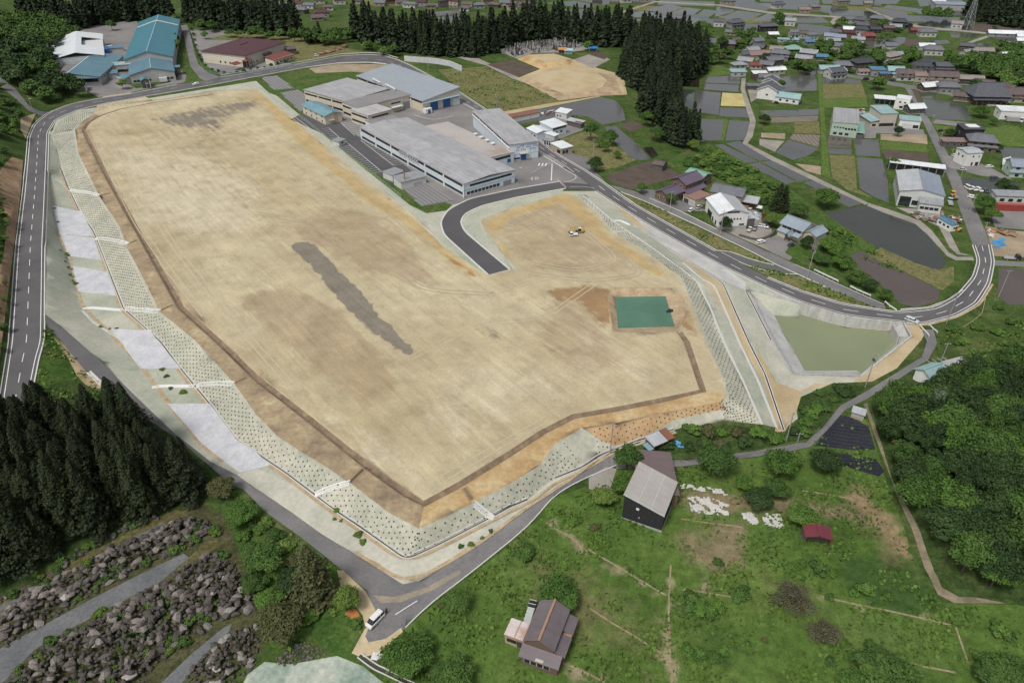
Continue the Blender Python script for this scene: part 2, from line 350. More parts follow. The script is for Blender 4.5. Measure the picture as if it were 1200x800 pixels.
def mat_paddy(name, c, rough=.14):
    """flooded field: shallow muddy water pricked by rows of seedlings"""
    m, nt, b = new_mat(name)
    f = noise_node(nt, .035, 5, .6)
    g = noise_node(nt, 2.4, 3, .6, sc=((1, .22, 1), .5))
    col = ramp(nt, f, [(.3, tuple(x*.86 for x in c)), (.7, tuple(x*1.12 for x in c))])
    col = mix(nt, ramp(nt, g, [(.5, (0,0,0)), (.66, (.6,.6,.6))]), col, (.06,.075,.045))
    nt.links.new(col, b.inputs["Base Color"]); b.inputs["Roughness"].default_value = rough; b.inputs["IOR"].default_value = 1.33
    bump(nt, b, g, .12, .05)
    return m
M['paddy'] = mat_paddy('paddy', (.10,.10,.104))
M['paddy_green'] = mat_paddy('paddy_green', (.072,.080,.07))
M['paddy_dark'] = mat_paddy('paddy_dark', (.048,.052,.05), .1)
M['paddy_brown'] = mat_paddy('paddy_brown', (.10,.078,.074), .12)
M['puddle_dark'] = mat_water('puddle_dark', (.03,.026,.02), .1, .05)

def attr_mat(name, layers, base, grain=(1.4,.13), warp=.35, wscale=.25, streak=None, tuft=None, tracks=False, gain=2.2):
    """layers: attribute name, channel colours; masks painted per vertex (stains of real extent) broken up by noise"""
    m, nt, b = new_mat(name)
    f = noise_node(nt, .03, 7, .62)
    col = ramp(nt, f, [(0.3, base[0]), (.5, base[1]), (.7, base[2])])
    w1 = noise_node(nt, wscale, 7, .68); w2 = noise_node(nt, .55 if streak else wscale*.35, 5, .6, sc=((1,.09,1), streak) if streak else None)
    wob = fmath(nt, 'SUBTRACT', fmath(nt, 'ADD', fmath(nt, 'MULTIPLY', w1, .7), fmath(nt, 'MULTIPLY', w2, .6)), .65)
    for an, chans in layers:
        at = nt.nodes.new("ShaderNodeAttribute"); at.attribute_name = an
        sp = nt.nodes.new("ShaderNodeSeparateColor"); nt.links.new(at.outputs["Color"], sp.inputs[0])
        for ch, (c, op) in chans.items():
            v = fmath(nt, 'MULTIPLY_ADD', wob, warp*4.5, sp.outputs[ch])
            v = fmath(nt, 'MULTIPLY', fmath(nt, 'MULTIPLY_ADD', v, gain, .5-.5*gain, clamp=True), op)
            v = fmath(nt, 'MULTIPLY', v, fmath(nt, 'GREATER_THAN', sp.outputs[ch], .01))
            col = mix(nt, v, col, c)
    g = noise_node(nt, grain[0], 6, .7)
    col = mix(nt, 1.0, col, ramp(nt, g, [(.3, (1-grain[1],)*3), (.7, (1+grain[1],)*3)]), 'MULTIPLY')
    if streak:
        s = noise_node(nt, .55, 5, .6, sc=((1, .07, 1), streak))
        col = mix(nt, 1.0, col, ramp(nt, s, [(.3, (.91,.905,.89)), (.7, (1.05,1.05,1.05))]), 'MULTIPLY')
    if tracks:      # wheel and blade marks: thin curved lines, and patches of drier crust
        for rot, sc_, lo, c in ((.646, (.8,.035,1), .62, .88), (.72, (.45,.05,1), .60, 1.12)):
            s = noise_node(nt, 1.0, 3, .55, sc=(sc_, rot), dist=.6)
            col = mix(nt, fmath(nt, 'MULTIPLY', fmath(nt, 'GREATER_THAN', s, lo), .7), col, mix(nt, 1.0, col, (c, c, c*.99), 'MULTIPLY'))
        s = noise_node(nt, .11, 8, .72)
        col = mix(nt, 1.0, col, ramp(nt, s, [(.34, (.84,.83,.81)), (.5, (1,1,1)), (.66, (1.12,1.12,1.10))]), 'MULTIPLY')
    if tuft:
        s = noise_node(nt, .45, 5, .7)
        col = mix(nt, 1.0, col, ramp(nt, s, [(.3, (.62,)*3), (.7, (1.3,)*3)]), 'MULTIPLY')
    nt.links.new(col, b.inputs["Base Color"]); b.inputs["Roughness"].default_value = .95; b.inputs["Specular IOR Level"].default_value = .15
    bump(nt, b, g, .35, .15)
    return m
M['site'] = attr_mat('site', [('stain', {'Red': ((.32,.24,.155), .58), 'Green': ((.165,.148,.135), .82), 'Blue': ((.535,.475,.35), .8)}),
                              ('stain2', {'Red': ((.45,.325,.145), .75), 'Green': ((.27,.16,.075), .8), 'Blue': ((.21,.16,.11), .85)})],
                     [(.375,.315,.197), (.445,.383,.252), (.505,.447,.31)], streak=.646, warp=.34, gain=3.6, wscale=.16, tracks=True)
M['meadow'] = attr_mat('meadow', [('stain', {'Red': ((.215,.165,.105), .85), 'Green': ((.035,.075,.02), .75), 'Blue': ((.10,.15,.04), .7)}),
                              ('stain2', {'Red': ((.30,.25,.16), .85), 'Green': ((.17,.14,.075), .7), 'Blue': ((.26,.19,.115), .9)})],
                     [(.055,.10,.020), (.078,.135,.028), (.115,.165,.042)], grain=(2.2,.28), tuft=True)

# == regions of the ground (photo outlines); later ones lie over earlier ones
XY = lambda line: [(p[0], p[1]) for p in line]
REG = []
def pip(Q, poly):
    x, y = Q[:, 0], Q[:, 1]; c = np.zeros(len(Q), bool); n = len(poly)
    for i in range(n):
        x1, y1 = poly[i]; x2, y2 = poly[(i+1) % n]
        if y1 == y2: continue
        t = ((y1 > y) != (y2 > y)) & (x < (x2-x1)*(y-y1)/(y2-y1)+x1); c ^= t
    return c
def reg(name, mat, pts, flat=False): REG.append((name, mat, [(p[0], p[1]) for p in pts], flat))
VILL = [(842,26),(960,30),(1050,34),(1130,48),(1200,52),(1260,120),(1260,330),(1000,330),(880,240),(800,180),(780,90),(800,40)]
def far_parcels():
    rg = random.Random(5); a = R(-14); ca, sa = math.cos(a), math.sin(a); lv = np.array(VILL, float); poly = np.array([tuple(P(x, y, 0).xy) for x, y in VILL])
    for i in range(-12, 22):
        for j in range(-3, 26):
            u0, v0 = i*62+(9 if j % 2 else -12), 520+j*(30+j*.5); w, h = 59+rg.uniform(-6, 0), 27+j*.5-rg.uniform(0, 3)
            q = [(ca*x-sa*y, sa*x+ca*y) for x, y in ((u0, v0), (u0+w, v0), (u0+w, v0+h), (u0, v0+h))]; c = np.mean(q, 0)
            if c[1] < 640 or abs(c[0]) > 780 or c[1] > 1350 or (c[0] < 60 and c[1] < 800) or c[0] < -420: continue
            if pip(np.array([c]), poly)[0] or rg.random() < .12: continue
            REG.append(('paddy_field', rg.choice(['paddy_dark','paddy_dark','paddy','paddy_green','paddy_dark','dry_grass','verge']), q, 'w'))
far_parcels()
reg('embankment', 'spray', [(57,155)] + [(55.5,200),(52,288),(52,368)] + XY(LOW_R) + [(722,524),(745,517),(790,503),(850,493),(893,497),(918,503),(935,490),(931,468),(975,449),(1022,447),(1051,431),(1080,398),(1084,390),(1076,381.5),(1057,377.5)]
    + [(1000,371),(960,361),(938,354),(900,337.5),(850,314),(810,292.5),(760,264),(731,246)] + [(697,224),(660,224),(300,104),(135,124)])
reg('verge', 'verge', [(53,372),(50,400),(46,415),(33,480),(60,520),(175,505),(130,462),(102,437),(72,400)])
reg('bare_bank', 'tan_soil', [(62,395),(72,400),(102,437),(130,462),(140,475),(120,470),(90,440),(80,420)])
reg('seeded_slope', 'pale_spray', [(437,627),(476,655),(515,637),(567,610),(600,592),(650,560),(682,547),(702,539.5)] + [(667,565),(617,597),(560,640),(530,658),(490,681),(472,684),(417,650),(375,624),(342,600),(300,572),(278,556),(300,548),(370,580),(397,600)])
reg('pot_slope', 'pots_l', XY(TOE) + [(640,226),(415,200),(300,95),(135,122),(92,129.5),(66,141)])
reg('bench', 'tan_soil', [(716,228),(740,247),(762,270),(817,318),(832,340),(852,372),(872,410),(898,455),(912,502),(918,503),(897,440),(877,400),(847,332),(785,292),(747,266),(730,250),(712,234)])
reg('shotcrete_band', 'concrete', [(742,253),(760,265),(810,293.5),(850,315),(874,331),(874,340),(850,330),(800,300),(765,277)])
reg('bare_soil', 'tan_soil', [(930,444),(960,442),(1008.7,442),(1068,396),(1064,384),(1076,381.5),(1084,390),(1080,398),(1051,431),(1022,447),(975,449),(940,460),(934,480),(920,505),(908,506),(896,450),(884,400),(900,430),(912,450)])
reg('spoil_path', 'pale_spray', [(897,396),(902,398),(928,441),(960,443),(1005,443),(1000,448),(955,449),(938,458),(915,450),(900,425)])
reg('site', 'site', XY(CREST) + XY(SITE_TOP))
reg('fence_strip', 'spray', [(300,99),(430,200),(480,240),(500,250),(520,275),(572,322),(572,323),(520,290),(495,264),(470,241),(415,200),(300,104)])
reg('access_slope', 'spray', [(660,221),(600,237),(565,244),(548,253),(543,261),(549,272),(600,317),(606,316),(585,295),(570,277),(562,263),(566,256),(600,243),(660,227)])
reg('pot_slope', 'orange_soil', [(682,501),(720,496),(775,484),(845,470),(850,479),(790,492),(742,518),(720,522),(703,515)])
reg('pit_bank', 'pit_soil', XY(PIT_TOP))
reg('pit_water', 'pit_water', XY(PIT_LOW))
def ribbon(line, o0, o1):
    c = [P(*q) for q in line]; L, Rr = [], []
    for i, p in enumerate(c):
        d = c[min(i+1, len(c)-1)] - c[max(i-1, 0)]; d.z = 0; d.normalize()
        L.append((p.x - d.y*o0, p.y + d.x*o0)); Rr.append((p.x - d.y*o1, p.y + d.x*o1))
    return L + Rr[::-1]
TL = TRENCHES[0]['line']; kx = [i for i, q in enumerate(TL) if q[0] == 497][0]
CW_ = [tuple(P(*q).xy) for q in CREST]; ck = [i for i, q in enumerate(CREST) if q[0] == 491][0]; c0 = [i for i, q in enumerate(CREST) if q[0] == 110][0]; ce = [i for i, q in enumerate(CREST) if q[0] == 851][0]
t0 = [i for i, q in enumerate(TL) if q[0] == 116][0]; te = [i for i, q in enumerate(TL) if q[0] == 824][0]
TW_ = [tuple(P(*q).xy) for q in TL]
REG.append(('bench', 'bench_soil', TW_[t0:kx+1] + CW_[c0:ck+1][::-1], 'w'))
REG.append(('bench', 'bench_tan', TW_[kx:te+1] + CW_[ck:ce+1][::-1], 'w'))
REG.append(('earth_trench', 'trench_soil', ribbon(TL, -.95, .95), 'w'))
# concrete pads
PADS = [[(61,241),(96,247),(110,277),(70,275)], [(71,275),(110,279),(119,305),(80.5,300)], [(85,312),(126,319),(137,347),(92,342)], [(130,385.5),(175,386.5),(212,432),(167,432.5)],
        [(196,473),(246,473),(277,515),(300,530),(317,545),(280,554),(237,520)]]
# factory
reg('factory_yard', 'paved', [(372,124),(440,80),(482,78),(539,116),(560,130),(632,178.5),(660,197),(676,205),(690,216),(652,213),(601,223),(550,235),(500,248),(470,232),(430,200),(397,172),(385,153),(362,133)])
reg('verge', 'verge', [(305,96),(362,80),(440,74),(460,78),(440,85),(375,104),(372,124),(362,133),(385,153),(397,172),(455,212),(480,224),(530,240),(523,247),(500,250),(480,240),(430,200)])
reg('bare_lot', 'dirt', [(362,80),(400,74.5),(450,76),(462,78),(445,87),(412,84),(370,86)])
reg('crop_field', 'mulch_a', [(306,90.5),(325,88.5),(345,104),(321,106)])
reg('crop_field', 'mulch_a', [(328,109),(349,105),(376,121),(352,131)])
reg('crop_field', 'mulch_a', [(473,222),(500,214),(533,235),(494,242)])
reg('paved_yard', 'new_asphalt', [(340,140),(372,124),(420,160),(437,168),(470,190),(500,215),(473,222),(455,212),(397,172),(385,160)])
reg('green_lot', 'dry_grass', [(513,82),(570,78),(600,93),(660,117),(650,122),(590,132),(573,128),(539,106)])
reg('gravel_track', 'gravel', [(530,66),(570,77),(600,92),(668,117),(672,115),(606,90),(575,75),(545,62)])
reg('track', 'tan_soil', [(573,130),(590,131),(640,122),(700,113),(705,113),(640,126),(600,133),(578,136)])
reg('brown_field', 'brown_field', [(571,76),(600,70),(632,81),(606,90)])
reg('tan_mound', 'tan_soil', [(606,92),(655,118),(703,112.5),(735,111),(730,88),(700,80),(672,70),(649,63),(620,64),(606,69.5),(633,81)])
reg('vegetable_lot', 'gravel', [(672,70),(700,62),(715,70),(695,80)])
reg('brown_field', 'brown_field', [(690,64),(700,60),(714,66),(708,70)])
reg('graveyard', 'gravel', [(585,60),(600,52),(640,48),(690,45),(695,58),(660,62),(622,63),(606,69)])
reg('paddy_field', 'paddy', [(573,137),(640,127),(703,113.5),(722,118),(730,128),(733,141),(706,146),(690,137),(672,135),(640,141),(600,146)])
reg('paddy_field', 'paddy', [(708,149),(722,148),(748,170),(762,187),(749,188),(740,186),(724,170)])
reg('puddle', 'puddle_dark', [(752,173),(764,172),(772,182),(764,186)])
reg('crop_field', 'brown_field', [(724,146),(742,141),(755,148),(740,155)])
reg('dry_lawn', 'dry_grass', [(655,163),(690,153),(720,170),(745,188),(725,196),(700,200),(680,185)])
reg('brown_field', 'brown_field', [(711,205),(760,189),(795,202),(800,206),(770,214),(740,222),(715,214)])
reg('yard', 'paved', [(637,148),(660,136),(680,140),(690,150),(655,163),(650,172),(640,170),(632,163)])
reg('yard', 'old_asphalt', [(652,173),(660,176),(690,186),(697,200),(710,214),(690,202),(652,180)])
# blue factory and maroon hall
reg('factory_yard', 'paved', [(75,40),(130,25),(160,25),(170,35),(200,60),(210,80),(225,95),(200,99),(150,109),(115,114),(100,105),(70,95)])
reg('verge', 'verge', [(145,96),(160,104),(197,97),(207,92),(212,85),(203,83),(203,90),(180,96)])
reg('verge', 'verge', [(216,97),(222,79),(227,87),(237,94)])
reg('road', 'old_asphalt', [(212,30),(219,29),(224,45),(228,62),(232,75),(242,84),(258,90.5),(240,95),(234,92),(223,78),(218,55)])
reg('yard', 'paved', [(222,35),(275,36),(285,45),(340,75),(345,80),(300,84),(258,87),(240,76),(232,60)])
reg('verge', 'dry_grass', [(240,47),(275,38),(330,40),(400,55),(430,62),(400,65),(350,74),(330,62),(300,48)])
reg('cut_bank', 'cut_bank', [(27,188),(24,228),(16,290),(8,355),(1,410),(-8,470),(-30,470),(-14,380),(-6,330),(4,300),(8,262),(2,236),(-4,228),(-4,205),(6,192),(14,184)])
reg('cut_bank', 'tan_soil', [(24,138),(42,133),(36,146),(30,162),(24,152)])
reg('lane', 'old_asphalt', [(-8,84),(18,104),(34,124),(46,130),(60,131),(50,137),(34,130),(14,112),(-8,94)])
reg('tan_mound', 'bench_tan', [(606,69.5),(620,64),(639,73.5),(664,70),(672,70),(668,76),(633,81)])
reg('tan_mound', 'pit_soil', [(606,92),(618,90),(655,108),(690,108),(706,102),(711,94),(700,85),(722,92),(729,110),(703,112.5),(655,118)])
# roads
reg('road', 'asphalt', XY(ROAD_U[:-5]) + XY(ROAD_L[:-6])[::-1])
reg('village_road', 'old_asphalt', [(1140,287),(1125,245),(1107,198),(1085,150),(1072,122),(1060,102),(1066,102),(1080,125),(1095,150),(1120,198),(1137,230),(1150,260),(1161,287)])
reg('lane', 'old_asphalt', XY(LOW_R[:13]) + XY(LOW_R[13:]) + [(722,530)] + XY(PATH_U[1:0:-1]) + [(722,545)] + XY(LOW_B)[::-1][1:] + [(462,748),(436,760),(428,745),(438,715),(428,690)] + XY(LOW_L)[::-1][1:])
reg('lane', 'asphalt', XY(LOW_R[:7]) + [(230,550)] + XY(LOW_L[:5])[::-1])
reg('lane', 'old_asphalt', XY(PATH_U) + [(1094,386),(1098,402),(1088,421),(1050,446),(1016,467),(990,480),(970,503),(950,523),(928,528),(890,534),(850,540),(800,546),(760,548),(722,549)])
reg('dust', 'path_dust', [(438,697),(462,699),(500,688),(538,667),(541,671),(505,692),(470,705),(446,706)])
reg('parking', 'gravel', [(690,560),(710,546),(722,549),(730,575),(715,580),(690,575)])
reg('access_road', 'new_asphalt', [(652,213),(601,222),(550,233),(525,246),(516,260),(520,275),(572,322),(597,315.5),(545,272),(539,260),(545,250),(565,241),(607,231),(660,221),(697,223.5),(690,216)])
reg('side_road', 'old_asphalt', XY(SIDE_U) + [(1038,361)] + XY(SIDE_D)[::-1])
reg('side_road', 'asphalt', [(840,294),(848,293.2),(855,294.5),(879,304.3),(908,311),(932,320),(914,320.7),(883,313.5),(866,306.5)])
reg('driveway', 'old_asphalt', [(745,222),(765,222),(800,236),(830,247),(800,248),(762,232)])
reg('verge', 'dry_grass', [(727.5,226),(750,235),(777.5,247),(810,263),(840,277),(879,296),(907,310),(879,304),(855,294),(840,293),(785,262),(742.5,238)])
reg('bank', 'dry_grass', [(868,307),(883,314),(914,321.5),(938,324),(980,343),(1030,361),(1045,365),(987,355),(937,339),(900,324)])
reg('yard', 'gravel', [(828,246),(850,258),(866,262),(875,244),(890,246),(905,270),(900,285),(940,300),(920,302),(895,291),(866,278),(840,266)])
reg('yard', 'paved', [(892,285),(915,272),(940,290),(925,305),(905,296)])
# valley paddies
reg('brown_paddy', 'paddy_brown', [(995,297),(1010,294),(1102,340),(1099,352),(1072,360),(1055,356),(1025,327),(1000,309)])
reg('paddy_field', 'paddy_dark', [(965,250),(1020,239),(1075,260),(1087,272),(1110,309),(1100,316),(1075,310),(1032,292),(997,270)])
reg('dry_bank', 'dry_grass', [(1025,294),(1032,290),(1075,309),(1099,316),(1118,312),(1118,330),(1104,340),(1060,318),(1015,298)])
reg('farm_lane', 'gravel', [(1018,238),(1040,245),(1078,258),(1092,270),(1112,296),(1122,301),(1140,301),(1142,305),(1120,305),(1110,300),(1086,274),(1072,262),(1035,249),(1016,241)])
reg('farm_yard', 'gravel', [(1050,243),(1105,247),(1112,270),(1125,296),(1140,300),(1122,298),(1113,290),(1100,265),(1078,256)])
for n_, m_, q_ in [
  ('paddy_field','paddy',[(838,170),(847,169),(888,189),(873,190.8)]), ('paddy_field','paddy',[(850.5,168.4),(866,165),(875,170),(905,186.5),(890,188.6)]),
  ('paddy_field','paddy',[(872,193),(890,190),(933,213),(921,216),(903,206)]), ('paddy_field','paddy',[(892.5,189.8),(908,187),(955,209.5),(935,213)]),
  ('paddy_field','paddy',[(942,214),(960,209.5),(1010,238),(995,243)]), ('paddy_field','paddy',[(826,90.5),(867,88.5),(867,98.6),(826,97)]),
  ('paddy_field','paddy',[(825,98),(866,99.6),(865,108),(825,105)]), ('paddy_field','paddy',[(815,106),(845,108.7),(842,135),(814,131)]),
  ('stubble_field','straw',[(846.5,108.7),(870,110),(874,125),(844.5,124)]), ('paddy_field','paddy',[(844,126),(876,127.6),(879,138.5),(842.6,136)]),
  ('paddy_field','paddy',[(822,139.5),(850,140.5),(845,164),(821,166)]), ('paddy_field','paddy',[(854.5,141),(879,142.5),(875,164),(850,165)]),
  ('paddy_field','puddle_dark',[(795,94),(820,92),(819,102.5),(794,101)]), ('paddy_field','paddy_dark',[(791,105),(814,105.5),(812,130),(792,117)]),
  ('paddy_field','paddy',[(912,90),(957,89),(957,106.5),(912,107)]), ('paddy_field','paddy_green',[(933,83),(957,83),(957,88.3),(938,88.3)]),
  ('paddy_field','paddy',[(890,130),(960,128),(959,135),(904,137)]), ('dry_paddy','paddy_dry',[(904,137.6),(959,135.8),(958,142),(904,144)]),
  ('tan_plot','dirt',[(892,155.5),(920,156.5),(920,163),(892,161)]), ('tan_plot','gravel',[(890,163),(919,165.5),(908,178),(890,170)]),
  ('paddy_field','paddy',[(924,164),(959,174),(948,182),(929,187.7),(909,178.5)]), ('crop_field','mulch_b',[(929,157),(961,158.5),(959,173),(925,163)]),
  ('crop_field','verge',[(943,183),(961,186.5),(961,193),(931,189.4)]), ('tan_plot','dirt',[(932,191.5),(962,195),(962,205),(945,200.5)]),
  ('fallow_plot','dry_grass',[(931,143.5),(960,142.5),(961,157),(931,156)]), ('green_plot','verge',[(895,145),(930.6,144.8),(930.6,155.4),(894,154)]),
  ('grass_path','lime_grass',[(958,85),(963,85),(968,160),(973,206),(963,206),(962,150)]),
  ('paddy_field','paddy_brown',[(968.6,159),(998,162),(998,174),(970,173)]), ('paddy_field','paddy',[(970.4,174),(998,175),(998,181.5),(971,180)]),
  ('fallow_plot','dry_grass',[(972,181.5),(1002,183),(1004.5,221),(1022,232),(992,222),(975,207)]), ('paddy_field','paddy',[(1000.5,162.5),(1029,164),(1032,183.5),(1002.5,182)]),
  ('paddy_field','paddy',[(1003.5,184.5),(1034,186.5),(1040,212),(1042,238),(1025,231),(1006,220)]), ('bare_lot','dirt',[(1032,157),(1086,158),(1087,169),(1032,164)]),
  ('lime_plot','lime_grass',[(1031,165),(1086,170),(1088,179),(1034,174)]), ('brown_field','brown_field',[(1034,174.8),(1088,180),(1090,193),(1040,190)]),
  ('yard','paved',[(1008,131),(1018,131),(1026,146),(1082,152),(1084,158),(1027,156),(1026,162),(1010,162)]),
  ('fallow_plot','dry_grass',[(964,99),(1010,98),(1015,114),(965,116)]), ('lime_plot','lime_grass',[(965,116.4),(1015,114.4),(1017,125),(965,126)]),
  ('paddy_field','paddy_green',[(962.5,91.5),(984,91),(1009,94),(1009,97.5),(962.5,98.6)]), ('green_plot','lime_grass',[(984.4,88.6),(1006,89),(1009,93.4),(984.4,90.6)]),
  ('pond','paddy_green',[(1081,116),(1116,119.5),(1132,123),(1139,141.6),(1096,139.4),(1085,135)]), ('dark_bank','brown_field',[(1068,104.5),(1075,104.5),(1085.4,136),(1081,132)]),
  ('pond','paddy_green',[(1076,105),(1096,110),(1098.5,116.3),(1080,115)]), ('yard','paved',[(1096,140),(1146,145),(1146,150),(1093,144.6)]),
  ('lime_plot','lime_grass',[(1093,145.4),(1120,150),(1144,150.4),(1192,148),(1200,155),(1200,172),(1170,171),(1155,163),(1135,158),(1100,156)]),
  ('paddy_field','paddy_green',[(1171,173),(1230,175),(1230,204),(1192,203),(1178,190)]), ('wet_lot','paddy_dark',[(1126,207.6),(1190,212.6),(1199,224),(1162,228),(1135,224),(1128,217)]),
  ('yard','paved',[(1159,247),(1240,244),(1240,273),(1166,266)]), ('yard','paved',[(1103,182),(1130,184),(1160,196),(1186,210),(1150,206),(1112,196)]), ('bare_lot','dirt',[(1155,268),(1240,274),(1240,303),(1165,300)]),
  ('brown_paddy','paddy_brown',[(1171,314),(1250,318),(1250,357),(1182,357),(1169,347)]), ('road','old_asphalt',[(1164,305),(1280,311),(1280,316),(1165,311)]),
  ('village_road','old_asphalt',[(985,86),(1010,89.5),(1030,93),(1050,97),(1066,100),(1100,106),(1140,118),(1140,121),(1110,111),(1068,104),(1050,101),(1028,97),(1008,92.5),(985,88.5)]),
  ('village_lane','gravel',[(869,92),(874,91.5),(873,105),(880,125),(886,142),(882,160),(876,168),(905,183),(955,207),(1018,238),(1014,240),(950,210),(900,186),(870,168),(875,158),(879,142),(874,125),(868,105)]),
  ('village_lane','gravel',[(918,62),(922,62),(916,84),(908,92),(905,90),(914,80)]),
  ('yard','gravel',[(876,103),(890,100),(892,112),(880,120)]), ('yard','gravel',[(905,112),(925,115),(930,122),(905,120)]), ('grass_strip','lime_grass',[(848,141),(853.5,141),(848.5,165),(845.5,165)]),
  ('meadow_patch','lime_grass',[(815,82),(840,75),(858,82),(860,87),(828,90)]),
  ]: reg(n_, m_, q_)
FARQ = [('paddy_dark',[(1018,9),(1060,14),(1066,20),(1052,23)]), ('paddy_dark',[(958,9),(1025,14),(1030,21),(988,19),(962,14)]), ('paddy_dark',[(1040,6),(1075,10),(1075,15),(1035,9)]),
  ('paddy',[(1020,41),(1041,41),(1035,55),(1013,55)]), ('paddy_green',[(1043,42),(1068,45),(1050,56),(1037,56)]), ('paddy_green',[(1000,57.6),(1033,58.6),(1030,63),(1003,62)]),
  ('paddy',[(840,8),(861,12),(857,15),(838,20)]), ('paddy_green',[(864,12.5),(894,16),(878,24),(842,22)]), ('paddy',[(900,16),(930,18.5),(922,25),(881,24.5)]), ('paddy_dark',[(934,19),(962,20),(972,27),(927,27)]),
  ('paddy_dark',[(936,28),(961,30),(979,33),(976,40),(955,41),(934,34)]), ('paddy_dark',[(862,1),(885,2),(902,10),(897,13),(866,9)]), ('paddy_dark',[(897,0),(960,0),(960,5),(916,7)]), ('paddy_dark',[(868,27),(895,29),(890,38),(865,36)]),
  ('paddy_dark',[(1080,26),(1117,23),(1118,30),(1085,31)]), ('brown_field',[(1138,29),(1162,29),(1164,37),(1135,37)]), ('brown_field',[(1167,30),(1220,33),(1220,42),(1172,37)]), ('paddy_green',[(1112,38),(1150,40.5),(1140,45),(1115,44)]),
  ('paddy_dark',[(1135,50),(1164,50.5),(1158,55),(1138,53)]), ('paddy_dark',[(1090,47.6),(1110,47),(1114,51),(1086,53)]), ('brown_field',[(1061,43.5),(1085,48),(1076,56),(1060,54)]), ('brown_field',[(1062,28),(1080,32),(1078,38),(1062,34)]),
  ('paddy',[(755,12),(785,5),(800,9),(780,16)]), ('paddy',[(803,9.6),(822,11),(812,18),(784,16.4)]), ('paddy_green',[(825,11),(842,13),(832,19.6),(816,18.4)]), ('paddy',[(733,16),(752,13),(778,17),(765,22),(740,20)]),
  ('paddy',[(768,22.6),(781,18),(800,20),(822,22),(812,28),(780,27)]), ('paddy_dark',[(826,22),(850,24),(858,27),(830,30)]), ('paddy_green',[(817,43),(840,45),(838,52),(818,50)]),
  ('paddy_dark',[(640,4),(672,1),(700,6),(690,10)]), ('paddy_green',[(655,11),(690,11),(712,15),(690,19)]), ('paddy_dark',[(675,0),(720,-3),(735,3),(706,6)]), ('paddy',[(500,15),(545,11),(548,16),(505,20)]), ('paddy',[(510,21),(545,17),(540,26),(515,27)]),
  ('paddy_green',[(905,-6),(985,-4),(990,-1),(905,-1)]),('paddy_dark',[(990,-6),(1060,-4),(1050,5),(992,5)]),('paddy_dark',[(1075,0),(1100,0),(1098,6),(1078,8)])]
for m_, q_ in FARQ: reg('paddy_field', m_, q_)
reg('farm_track', 'gravel', [(725,14.5),(768,1.4),(842,5.4),(905,14.3),(958,17.6),(985,19.6),(1000,22),(1000,23.5),(975,20.5),(940,18.8),(898,15.8),(842,7),(768,3),(729,15.5)])
reg('farm_track', 'gravel', [(1013,10),(1017,10.6),(1053,24),(1080,31),(1120,34.5),(1160,38.5),(1170,40),(1135,52),(1130,51),(1160,40.3),(1118,36.5),(1078,33.6),(1050,26)])
reg('farm_track', 'gravel', [(985,20),(978,25),(984,33),(980,38),(976,38),(979,32),(973,26),(978,20)])
# pond
reg('pond_bank', 'spray', [(874,339.5),(894,341),(938,354),(938,367),(936,372),(907,369)])
reg('pond_bank', 'concrete', [(874,339.5),(907,369),(925,401),(943,434.5),(1003,434),(1010,436.8),(1008.7,440.5),(960,440),(928,438),(902,395)])
reg('pond_wall', 'concrete', [(938,354),(960,360.5),(992,370),(1057,377.5),(1068,393.5),(1008.7,440.5),(1010,436.8),(1051,402.5),(1043.5,387.2),(1010,384.2),(988,381.5),(960,373),(938,366.8)])
reg('pond_water', 'pond_water', XY(POND_LOW))
# near right: rows of black film, dirt path
reg('meadow', 'meadow', [(722,551),(760,549),(800,547),(850,541),(890,535),(928,529),(950,524),(972,502),(1005,478),(1020,500),(1040,570),(1060,620),(1075,670),(1105,705),(1210,710),(1240,820),(440,825),(462,748),(500,714),(550,676),(600,636),(650,583),(685,570),(712,582)])
reg('film_field', 'film', [(985,486),(1000,489),(1018,500),(1026,526),(1000,527),(955,522),(962,512)])
reg('film_field', 'film', [(980,530),(1026,537),(1037,552),(1030,558),(985,545)])
reg('dirt_path', 'path_soil', [(1012,473),(1016,472),(1027,503),(1046,545),(1057,576),(1074,611),(1088,652),(1104,688),(1124,699),(1205,701),(1205,707),(1118,706),(1099,696),(1083,664),(1069,620),(1052,583),(1040,550),(1023,505)])
# rock yard
reg('stock_yard', 'yard_moss', [(0,700),(60,665),(150,625),(230,585),(265,605),(300,700),(310,760),(260,800),(-10,810)])
reg('yard_verge', 'dry_moss', [(-5,704),(60,671),(120,640),(180,607),(200,596),(222,600),(215,612),(150,645),(80,678),(0,722)]); reg('yard_lane', 'gravel_g', [(-5,712),(60,680),(120,648),(175,620),(190,612),(196,616),(150,640),(80,672),(0,716)])
reg('yard_verge', 'dry_moss', [(190,682),(230,645),(252,628),(258,640),(225,658)]); reg('yard_lane', 'gravel_g', [(-5,762),(60,727),(110,700),(165,672),(215,648),(222,653),(190,680),(140,706),(85,735),(40,761),(5,798),(-5,802)])
reg('yard_lane', 'gravel_g', [(180,808),(225,765),(262,735),(272,730),(268,740),(240,766),(208,806)])
reg('woods_floor', 'woods_floor', [(-60,470),(0,485),(33,482),(60,450),(90,445),(140,470),(210,515),(245,545),(262,560),(270,590),(230,588),(150,620),(60,660),(0,695),(-60,720)])
reg('verge', 'verge', [(262,560),(285,575),(312,602),(350,629),(400,669),(428,692),(436,716),(420,750),(425,765),(400,775),(360,740),(320,765),(300,700),(265,600)])
reg('dirt_patch', 'tan_soil', [(395,668),(402,668),(428,692),(440,714),(428,745),(436,760),(462,748),(475,735),(500,712),(450,702)][:6] + [(424,770),(412,765),(428,735),(425,720),(400,690)])
reg('dirt_patch', 'tan_soil', [(424,770),(418,768),(432,752),(452,748),(470,735),(472,740),(445,765)])
